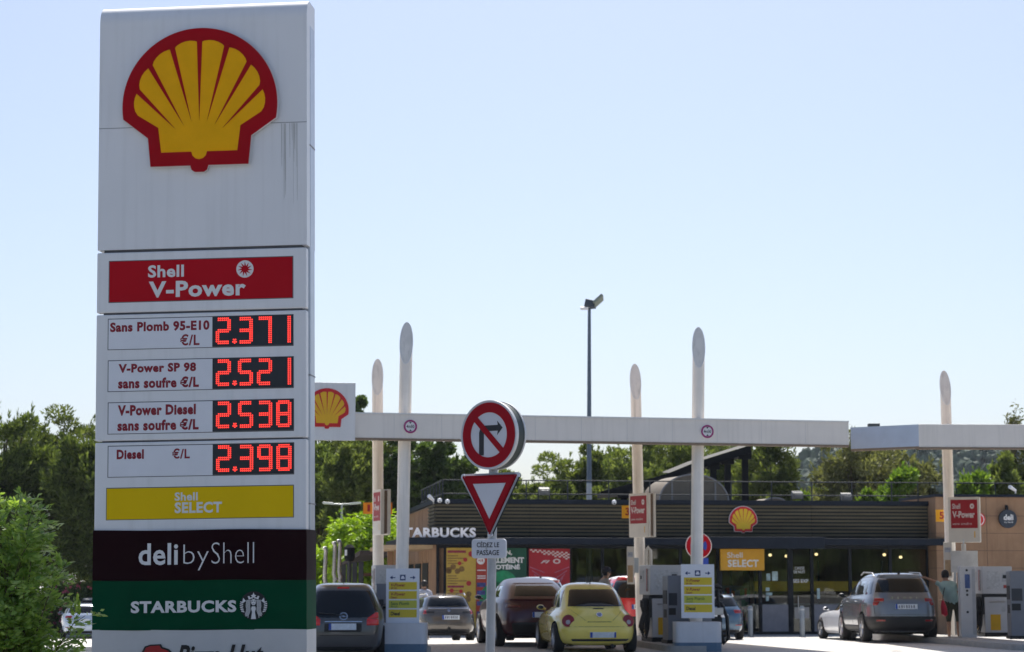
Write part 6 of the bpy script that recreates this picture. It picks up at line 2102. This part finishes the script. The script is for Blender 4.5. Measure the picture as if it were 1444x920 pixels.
# man in grey t-shirt beyond the yellow car, facing left
J, b = standing(0.0, None, [(0.24, 0.05, 1.18), (0.12, 0.22, 1.05), (0.06, 0.27, 1.05)], 'skin', 'trousers', 'trousers', (0.0, 0.05, 0.0))
J = {k: (v[0], v[1]) for k, v in J.items()}
p = at(853, 905, 51.8)
t = person('man in grey t-shirt and dark cap standing beyond the yellow car', (p.x, 51.8, 0.0), R(-70), J, b, {'skin': skin_m, 'shirt': M('shirt_grey', (0.30, 0.30, 0.29), 0.85, var=0.1, scale=8), 'trousers': shorts, 'shoe': shoe}, K)
t.matrix_basis = t.matrix_basis @ Matrix.Diagonal((1.03, 1.03, 1.03, 1))
hd = Vector(J['head'][0])
mb = MB()
mb.grid(lambda u, v: hd + Vector((0.105 * math.cos(2 * PI * u) * math.sin(PI * v * 0.5), 0.0 + 0.125 * math.sin(2 * PI * u) * math.sin(PI * v * 0.5), 0.045 + 0.11 * math.cos(PI * v * 0.5))), 20, 8)
mb.prism([(hd.x - 0.07, hd.z + 0.055), (hd.x + 0.07, hd.z + 0.055), (hd.x + 0.07, hd.z + 0.04), (hd.x - 0.07, hd.z + 0.04)], hd.y + 0.09, hd.y + 0.19)
mb.build('cap', M('cap_navy', (0.012, 0.014, 0.03), 0.8), t, 60)
# person in striped shirt beyond the fuel board
stripe = M('shirt_stripe', (0.42, 0.45, 0.55), 0.85, var=0.02)
nt2 = stripe.node_tree
wv = nt2.nodes.new('ShaderNodeTexWave'); wv.inputs['Scale'].default_value = 9; wv.bands_direction = 'X'
tc2 = nt2.nodes.new('ShaderNodeTexCoord'); cr2 = nt2.nodes.new('ShaderNodeValToRGB')
cr2.color_ramp.elements[0].color = (0.22, 0.25, 0.36, 1); cr2.color_ramp.elements[1].color = (0.62, 0.63, 0.66, 1)
nt2.links.new(tc2.outputs['Object'], wv.inputs[0]); nt2.links.new(wv.outputs['Fac'], cr2.inputs[0]); nt2.links.new(cr2.outputs[0], nt2.nodes['Principled BSDF'].inputs['Base Color'])
J, b = standing(0.0, None, None, 'shirt', 'trousers', bulk=1.15)
p = at(598, 900, 70.5)
t = person('person in striped shirt beyond the grey-brown estate, beside the left fuel board', (p.x, 70.5, gz(p.x, 70.5)), R(10), J, b, {'skin': skin_m, 'shirt': stripe, 'trousers': shorts, 'shoe': shoe}, K)
t.matrix_basis = t.matrix_basis @ Matrix.Diagonal((1.07, 1.07, 1.07, 1))
# ------------------------------------------------------------------ vegetation
import numpy as np
rng = np.random.default_rng(7)
bark = M('bark', (0.085, 0.065, 0.05), 0.9, var=0.25, scale=6)
LM = {
    'pine': leaf_mat('pine_needles', (0.080, 0.116, 0.036), (0.21, 0.255, 0.088), 0.5, 0.6, 0.2),
    'dark': leaf_mat('dark_needles', (0.052, 0.084, 0.024), (0.17, 0.222, 0.066), 0.48, 0.6, 0.2),
    'broad': leaf_mat('broad_leaves', (0.060, 0.108, 0.032), (0.165, 0.245, 0.08), 0.46, 0.45, 0.35),
    'bright': leaf_mat('bright_leaves', (0.16, 0.27, 0.014), (0.36, 0.52, 0.04), 0.5, 0.5, 0.3),
    'small': leaf_mat('young_leaves', (0.075, 0.155, 0.018), (0.21, 0.32, 0.05), 0.46, 0.45, 0.35),
    'olive': leaf_mat('olive_leaves', (0.090, 0.100, 0.046), (0.195, 0.205, 0.10), 0.46, 0.6, 0.2),
    'bush': leaf_mat('bush_leaves', (0.16, 0.30, 0.045), (0.46, 0.62, 0.16), 0.5, 0.30, 0.7),
}
def leaf_quads(pos, axis, length, width, rr, nrm=None):
    """rhombus leaves: pos (n,3), axis unit vectors (n,3)"""
    n = len(pos)
    rv = rr.normal(size=(n, 3)) if nrm is None else nrm
    side = np.cross(axis, rv)
    side /= np.linalg.norm(side, axis=1, keepdims=True) + 1e-9
    L = length[:, None]; Wd = width[:, None]
    v = np.empty((n, 4, 3))
    v[:, 0] = pos
    v[:, 1] = pos + axis * L * 0.45 + side * Wd * 0.5
    v[:, 2] = pos + axis * L
    v[:, 3] = pos + axis * L * 0.45 - side * Wd * 0.5
    return v.reshape(-1, 3)
def quads_mesh(name, v, m):
    n = len(v) // 4
    me = bpy.data.meshes.new(name)
    me.vertices.add(len(v)); me.vertices.foreach_set('co', v.astype(np.float32).ravel())
    me.loops.add(len(v)); me.loops.foreach_set('vertex_index', np.arange(len(v), dtype=np.int32))
    me.polygons.add(n); me.polygons.foreach_set('loop_start', np.arange(0, len(v), 4, dtype=np.int32))
    me.materials.append(m)
    me.update(calc_edges=True)
    return me
def crown_mesh(kind, rx, rz, seed, n_leaf, dens=1.0):
    rr = np.random.default_rng(seed)
    ncl = {'pine': 130, 'dark': 130, 'broad': 120, 'bright': 110, 'small': 40, 'olive': 110}[kind]
    # cluster centres through an uneven ellipsoid
    d = rr.normal(size=(ncl, 3)); d /= np.linalg.norm(d, axis=1, keepdims=True)
    rad = rr.uniform(0.25, 1.0, ncl) ** 0.55
    lump = 1 + 0.22 * np.sin(3.1 * np.arctan2(d[:, 1], d[:, 0]) + seed) + 0.18 * np.sin(5.3 * d[:, 2] + 2.1 * seed)
    c = d * (rad * lump)[:, None] * np.array([rx, rx, rz])
    if kind == 'small':
        c[:, :2] *= (1.05 - 0.6 * np.clip(c[:, 2:3] / rz, -0.4, 1))
    cr = rr.uniform(0.17, 0.34, ncl) * rx * (1.2 if kind in ('bright', 'small') else 1.0)
    which = rr.integers(0, ncl, n_leaf)
    ld = rr.normal(size=(n_leaf, 3)); ld /= np.linalg.norm(ld, axis=1, keepdims=True)
    lr = rr.uniform(0.1, 1.0, n_leaf) ** 0.5
    sq = np.array([1.0, 1.0, 0.75])
    pos = c[which] + ld * sq * (lr * cr[which])[:, None]
    out = c[which] / (np.array([rx, rx, rz])) ** 1.0
    if kind in ('pine', 'dark'):
        ax = ld * 0.8 + out * 0.4 + np.array([0, 0, 0.35]) + rr.normal(size=(n_leaf, 3)) * 0.45
        length = rr.uniform(0.14, 0.32, n_leaf); width = rr.uniform(0.06, 0.12, n_leaf)
    elif kind == 'bright':
        ax = ld * 0.5 + out * 0.4 + np.array([0, 0, -0.55]) + rr.normal(size=(n_leaf, 3)) * 0.35
        length = rr.uniform(0.14, 0.34, n_leaf); width = rr.uniform(0.06, 0.13, n_leaf)
    elif kind == 'olive':
        ax = ld * 0.8 + np.array([0, 0, 0.2]) + rr.normal(size=(n_leaf, 3)) * 0.5
        length = rr.uniform(0.16, 0.32, n_leaf); width = rr.uniform(0.07, 0.13, n_leaf)
    else:
        ax = ld * 0.9 + out * 0.3 + rr.normal(size=(n_leaf, 3)) * 0.4
        length = rr.uniform(0.18, 0.36, n_leaf); width = rr.uniform(0.11, 0.22, n_leaf)
    ax /= np.linalg.norm(ax, axis=1, keepdims=True)
    # sprigs that break the outline
    ns = n_leaf // 30
    w2 = rr.integers(0, ncl, ns)
    tip = c[w2] + d[w2] * (cr[w2] * rr.uniform(0.9, 1.3, ns))[:, None] + np.array([0, 0, 1.0]) * (cr[w2] * rr.uniform(0.0, 0.7, ns))[:, None]
    ax2 = d[w2] * 0.5 + np.array([0, 0, 0.9 if kind != 'bright' else -0.4]) + rr.normal(size=(ns, 3)) * 0.3
    ax2 /= np.linalg.norm(ax2, axis=1, keepdims=True)
    v = np.concatenate([leaf_quads(pos, ax, length, width, rr), leaf_quads(tip, ax2, rr.uniform(0.18, 0.36, ns), rr.uniform(0.05, 0.10, ns), rr)])
    return v, c
KIND_TXT = {'pine': 'pine_tree', 'dark': 'pine_tree', 'broad': 'broadleaf_tree', 'bright': 'willow_tree', 'small': 'young_tree', 'olive': 'olive_tree'}
tree_count = [0]
def tree(kind, px, top, hwpx, Y, bottom, label, n_leaf=9000, group=None):
    tree_count[0] += 1
    seed = tree_count[0] * 13 + 3
    p = at(px, top, Y)
    g = gz(p.x, Y)
    zt = p.z; zb = max(at(px, bottom, Y).z, g + 0.8)
    rz = (zt - zb) / 2 / 1.08; rx = hwpx * Y / 3000.0 / 1.05
    cz = (zt + zb) / 2
    t = thing(KIND_TXT[kind], label, 'tree', (p.x, Y, g), (0, 0, (seed * 0.7) % 6.28), group or 'trees round the station')
    v, cl = crown_mesh(kind, rx, rz, seed, n_leaf)
    up = v[:, 2] > 0
    v[up, 2] *= (zt - cz) / np.percentile(v[:, 2], 99.9)
    v[:, 2] = np.minimum(v[:, 2], zt - cz + 0.15)
    v = v + np.array([0, 0, cz - g])
    o = link('crown', quads_mesh('crown', v, LM[kind]), t)
    mb = MB()
    h = cz - g
    tr = max(0.08, rx * 0.07)
    rr = random.Random(seed)
    mb.tube([(0, 0, -0.05), (rr.uniform(-.1, .1), rr.uniform(-.1, .1), h * 0.5), (rr.uniform(-.2, .2), rr.uniform(-.2, .2), h), (0, 0, h + rz * 0.6)], [tr * 1.25, tr, tr * 0.75, tr * 0.25], 10)
    for i in range(0, min(len(cl), 22)):
        c = cl[i]
        z0 = max(0.3, h - rz * 0.75 + rr.uniform(0, rz * 0.6))
        e = Vector((c[0], c[1], c[2] + h))
        s = Vector((0, 0, z0))
        md = s.lerp(e, 0.5) + Vector((0, 0, 0.12 * rx))
        mb.tube([s, md, e], [tr * 0.45, tr * 0.28, tr * 0.10], 6)
    mb.build('trunk', bark, t, 50)
    return t
T = [
    ('dark', 8, 566, 84, 100, 840, 'tall dark pine at the far left behind the leafy bush'),
    ('pine', 84, 577, 70, 103, 840, 'tall pine just left of the price totem'),
    ('dark', 148, 590, 66, 99, 845, 'dark pine partly hidden by the left edge of the price totem'),
    ('dark', -72, 590, 70, 100, 845, 'pine cut off by the left edge of the picture'),
    ('dark', 250, 600, 80, 104, 850, 'pine hidden behind the left half of the price totem'),
    ('dark', 350, 606, 80, 106, 850, 'pine hidden behind the right half of the price totem'),
    ('dark', 448, 628, 52, 104, 850, 'dark pine just right of the price totem below the beam'),
    ('pine', 492, 628, 36, 99, 800, 'light green pine between the totem and the first column'),
    ('broad', 499, 560, 26, 122, 840, 'slim tree whose tip rises above the beam beside the emblem box'),
    ('broad', 552, 616, 40, 112, 840, 'leafy tree between the two left columns'),
    ('broad', 611, 614, 40, 108, 840, 'leafy tree right of the left front column'),
    ('broad', 655, 634, 34, 116, 840, 'leafy tree behind the round no right turn sign'),
    ('bright', 520, 712, 66, 90, 880, 'bright yellow green willow behind the dark hatchback'),
    ('bright', 470, 760, 34, 93, 880, 'small bright green willow at the right foot of the totem'),
    ('pine', 716, 664, 36, 118, 840, 'low pine right of the yield sign'),
    ('pine', 774, 640, 44, 112, 840, 'rounded pine left of the floodlight mast'),
    ('pine', 826, 628, 42, 116, 840, 'pine behind the floodlight mast'),
    ('pine', 852, 634, 40, 122, 840, 'low pine just right of the floodlight mast'),
    ('pine', 925, 612, 50, 123, 840, 'pine filling the gap behind the middle rear column and the canopy tip'),
    ('pine', 990, 606, 50, 124, 840, 'pine far behind the right front column'),
    ('pine', 1056, 606, 50, 124, 840, 'pine far behind the sloping canopy posts'),
    ('pine', 745, 668, 40, 122, 840, 'low pine between the yield sign and the rounded pine'),
    ('broad', 580, 618, 44, 118, 840, 'leafy tree far behind the left front column'),
    ('broad', 632, 628, 36, 120, 840, 'leafy tree just left of the round sign'),
    ('pine', 520, 616, 44, 116, 840, 'pine far behind the left rear column'),
    ('dark', 470, 612, 46, 120, 840, 'dark pine far behind the emblem sign box'),
    ('pine', 886, 612, 58, 111, 840, 'pine behind the middle rear column'),
    ('pine', 952, 608, 60, 114, 840, 'pine behind the sloping black canopy'),
    ('pine', 1022, 612, 58, 117, 840, 'pine behind the barrel vault right end'),
    ('pine', 1086, 606, 62, 108, 840, 'olive coloured pine above the scallop emblem'),
    ('olive', 1200, 606, 70, 104, 840, 'large brownish olive tree above the shop door'),
    ('olive', 1256, 612, 50, 110, 840, 'brownish tree behind the young bright tree'),
    ('olive', 1302, 654, 30, 112, 800, 'small brownish tree left of the right rear column'),
    ('small', 1267, 654, 26, 97, 800, 'bright young tree right of the brownish olive tree'),
    ('small', 1228, 690, 17, 96, 800, 'small bright sapling left of the bright young tree'),
    ('small', 1136, 694, 18, 96, 800, 'low bright sapling left of the roof junction lamp'),
    ('small', 1374, 660, 32, 97, 800, 'bright young tree right of the leaning rear column'),
    ('pine', 1412, 640, 30, 102, 800, 'pine above the round navy wall sign'),
    ('pine', 1462, 612, 42, 108, 800, 'pine cut off by the right edge of the picture'),
    ('olive', 1427, 566, 15, 108, 690, 'thin sparse tree top above the right canopy beam'),
]
for k in T:
    n = 36000
    if k[0] == 'small': n = 5000
    if k[0] == 'bright': n = 22000
    if k[0] == 'olive': n = 26000 if k[2] > 590 else 900
    if k[0] == 'dark': n = 46000
    tree(*k, n_leaf=n)

# flowering shrub by the car park
def shrub(px, top, hwpx, Y, label):
    p = at(px, top, Y); g = gz(p.x, Y)
    t = thing('flowering_shrub', label, 'shrub', (p.x, Y, g))
    rz = (p.z - g) / 2; rx = hwpx * Y / 3000
    v, cl = crown_mesh('broad', rx, rz, 77 + px, 3500)
    link('foliage', quads_mesh('foliage', v + np.array([0, 0, rz]), LM['broad']), t)
    rr = np.random.default_rng(3 + px)
    n = 160
    d = rr.normal(size=(n, 3)); d /= np.linalg.norm(d, axis=1, keepdims=True)
    d[:, 1] = -abs(d[:, 1])
    pos = d * np.array([rx, rx, rz]) * rr.uniform(0.8, 1.08, (n, 1)) + np.array([0, 0, rz])
    link('flowers', quads_mesh('flowers', leaf_quads(pos, d, np.full(n, 0.16), np.full(n, 0.15), rr), M('flower_pink', (0.55, 0.12, 0.18), 0.6, var=0.2)), t)
shrub(112, 822, 24, 98.5, 'dark shrub with pink flowers beside the white van')
shrub(84, 826, 18, 99.5, 'dark flowering shrub half hidden by the leafy bush')

# far wooded hill
def hill():
    def hz(x, y):
        a = sstep(35, 95, x) * (1 - 0.25 * sstep(260, 500, x))
        r = 41 * a * math.exp(-((y - 640) / 120.0) ** 2)
        return r + 2.0 * math.sin(x * 0.05) * a - 1.2 + 0.8 * math.sin(y * 0.07 + x * 0.03) * a
    xs = [40 + 8 * i for i in range(66)]; ys = [430 + 10 * i for i in range(42)]
    mb = MB()
    mb.add([(x, y, hz(x, y)) for y in ys for x in xs], [(j * 66 + i, j * 66 + i + 1, (j + 1) * 66 + i + 1, (j + 1) * 66 + i) for j in range(41) for i in range(65)])
    o = mb.build('hill', M('hill_earth', (0.10, 0.11, 0.05), 0.9, var=0.3, scale=0.1), None, 60)
    o['kind'] = 'structure'
    rr = random.Random(21)
    bmi = bmesh.new(); bmesh.ops.create_icosphere(bmi, subdivisions=2, radius=1.0)
    iv = np.array([v.co[:] for v in bmi.verts]); fi = np.array([[v.index for v in f.verts] for f in bmi.faces]); bmi.free()
    V, F = [], []
    k = 0
    nr = np.random.default_rng(5)
    for i in range(7000):
        x = rr.uniform(45, 420); y = rr.uniform(470, 650)
        z = hz(x, y)
        if z < 2: continue
        r = rr.uniform(1.0, 2.4)
        vv = iv * (1 + 0.28 * nr.normal(size=(len(iv), 1))) * np.array([r, r, r * rr.uniform(0.9, 1.5)]) + np.array([x, y, z + r * 0.6])
        V.append(vv); F.append(fi + k); k += len(iv)
    V = np.concatenate(V); F = np.concatenate(F)
    me = bpy.data.meshes.new('hill_woods')
    me.from_pydata([tuple(p) for p in V], [], [tuple(f) for f in F])
    me.materials.append(leaf_mat('hill_leaves_haze_tint', (0.045, 0.080, 0.052), (0.10, 0.15, 0.095), 0.15, 0.7, 0.2))  # distance haze put into the colour: bluer than the near trees
    o = bpy.data.objects.new('hill_woods', me); col.objects.link(o)
    o['kind'] = 'stuff'
    o['label'] = 'far wooded hill, leaves tinted blue green for haze, seen between the trees at the right'
    o['category'] = 'woods'
hill()

# leafy bush in the left foreground: arching stems with paired leaflets
def bush():
    b = at(2, 1050, 17.0)
    t = thing('leafy_bush', 'large leafy green bush with paired small leaves in the left foreground', 'bush', (b.x, 17.0, 0.0))
    rr = np.random.default_rng(31)
    P, A, L, Wd = [], [], [], []
    st = MB()
    for s in range(72):
        ang = rr.uniform(0, 2 * PI)
        reach = rr.uniform(0.12, 0.50)
        h = rr.uniform(0.9, 2.50) * (1 - 0.30 * (reach / 0.54) ** 2)
        p0 = np.array([rr.uniform(-0.15, 0.15), rr.uniform(-0.15, 0.15), 0.0])
        dirv_ = np.array([math.cos(ang), math.sin(ang), 0])
        pts = []
        for i in range(9):
            u = i / 8
            pts.append(p0 + dirv_ * reach * (u ** 1.6) + np.array([0, 0, h * (u ** 0.8 if u < 0.9 else 0.919 + 0.3 * (u - 0.9))]))
        st.tube(pts, [0.012 - 0.0012 * i for i in range(9)], 5)
        nl = 24
        for i in range(nl):
            u = 0.28 + 0.72 * (i + rr.uniform(0, 1)) / nl
            f = u * 8; k = min(7, int(f)); q = pts[k] + (pts[k + 1] - pts[k]) * (f - k)
            tang = pts[k + 1] - pts[k]; tang = tang / np.linalg.norm(tang)
            rv = rr.normal(size=3) + dirv_ * 0.5; rv -= tang * rv.dot(tang)
            rv /= np.linalg.norm(rv)
            ra = rv * 0.85 + tang * 0.5 + np.array([0, 0, 0.05]); ra /= np.linalg.norm(ra)
            ln = rr.uniform(0.10, 0.19)
            up = np.cross(ra, rr.normal(size=3) * 0.3 + np.array([0, 0, 1.0])); up /= np.linalg.norm(up)
            for j in range(6):
                w = 0.2 + 0.8 * j / 5
                c = q + ra * ln * w + np.array([0, 0, -0.03 * w * w])
                for sg in (-1, 1):
                    ax = np.cross(ra, np.array([0.0, -0.45, 0.85])) * sg * 0.9 + ra * 0.55 + rr.normal(size=3) * 0.15
                    ax /= np.linalg.norm(ax)
                    P.append(c); A.append(ax); L.append(rr.uniform(0.052, 0.078)); Wd.append(rr.uniform(0.021, 0.031))
            P.append(q + ra * ln); A.append(ra); L.append(0.055); Wd.append(0.024)
    nv = np.array([0.05, -0.45, 0.85]) + rr.normal(size=(len(P), 3)) * 0.5
    v = leaf_quads(np.array(P), np.array(A), np.array(L), np.array(Wd), rr, nv)
    link('foliage', quads_mesh('foliage', v, LM['bush']), t)
    st.build('stem', M('stem_brown', (0.10, 0.09, 0.04), 0.8), t, 50)
bush()
# unseen woods added behind the camera to darken reflections in shop glass and car paint
def reflection_woods():
    rr = np.random.default_rng(91)
    bmi = bmesh.new(); bmesh.ops.create_icosphere(bmi, subdivisions=2, radius=1.0)
    iv = np.array([v.co[:] for v in bmi.verts]); fi = np.array([[v.index for v in f.verts] for f in bmi.faces]); bmi.free()
    V, F, k = [], [], 0
    for i in range(700):
        r = rr.uniform(1.2, 3.0)
        c = np.array([rr.uniform(-140, 140), rr.uniform(-85, -65), rr.uniform(0, 6.5)])
        V.append(iv * (1 + 0.25 * rr.normal(size=(len(iv), 1))) * r + c); F.append(fi + k); k += len(iv)
    me = bpy.data.meshes.new('woods')
    me.from_pydata([tuple(p) for p in np.concatenate(V)], [], [tuple(f) for f in np.concatenate(F)])
    me.materials.append(LM['dark'])
    o = bpy.data.objects.new('woods', me); col.objects.link(o)
    o['kind'] = 'stuff'; o['label'] = 'unseen woods added behind the viewer to darken reflections'; o['category'] = 'woods'
reflection_woods()
# thin summer haze; the far hill's fade to blue is mostly leaf colour
def haze():
    me = MB().box(-1560, 1560, -1560, 2560, -4, 60).mesh('haze', [])
    m = bpy.data.materials.new('haze_air'); m.use_nodes = True
    t = m.node_tree; t.nodes.clear()
    o = t.nodes.new('ShaderNodeOutputMaterial'); v = t.nodes.new('ShaderNodeVolumePrincipled')
    v.inputs['Color'].default_value = (0.80, 0.88, 1.0, 1)
    v.inputs['Density'].default_value = 0.0001
    v.inputs['Anisotropy'].default_value = 0.2
    t.links.new(v.outputs[0], o.inputs['Volume'])
    me.materials.clear(); me.materials.append(m)
    ob = bpy.data.objects.new('haze', me); col.objects.link(ob)
    ob['kind'] = 'stuff'; ob['label'] = 'thin blue summer haze over the whole place'; ob['category'] = 'haze'
haze()
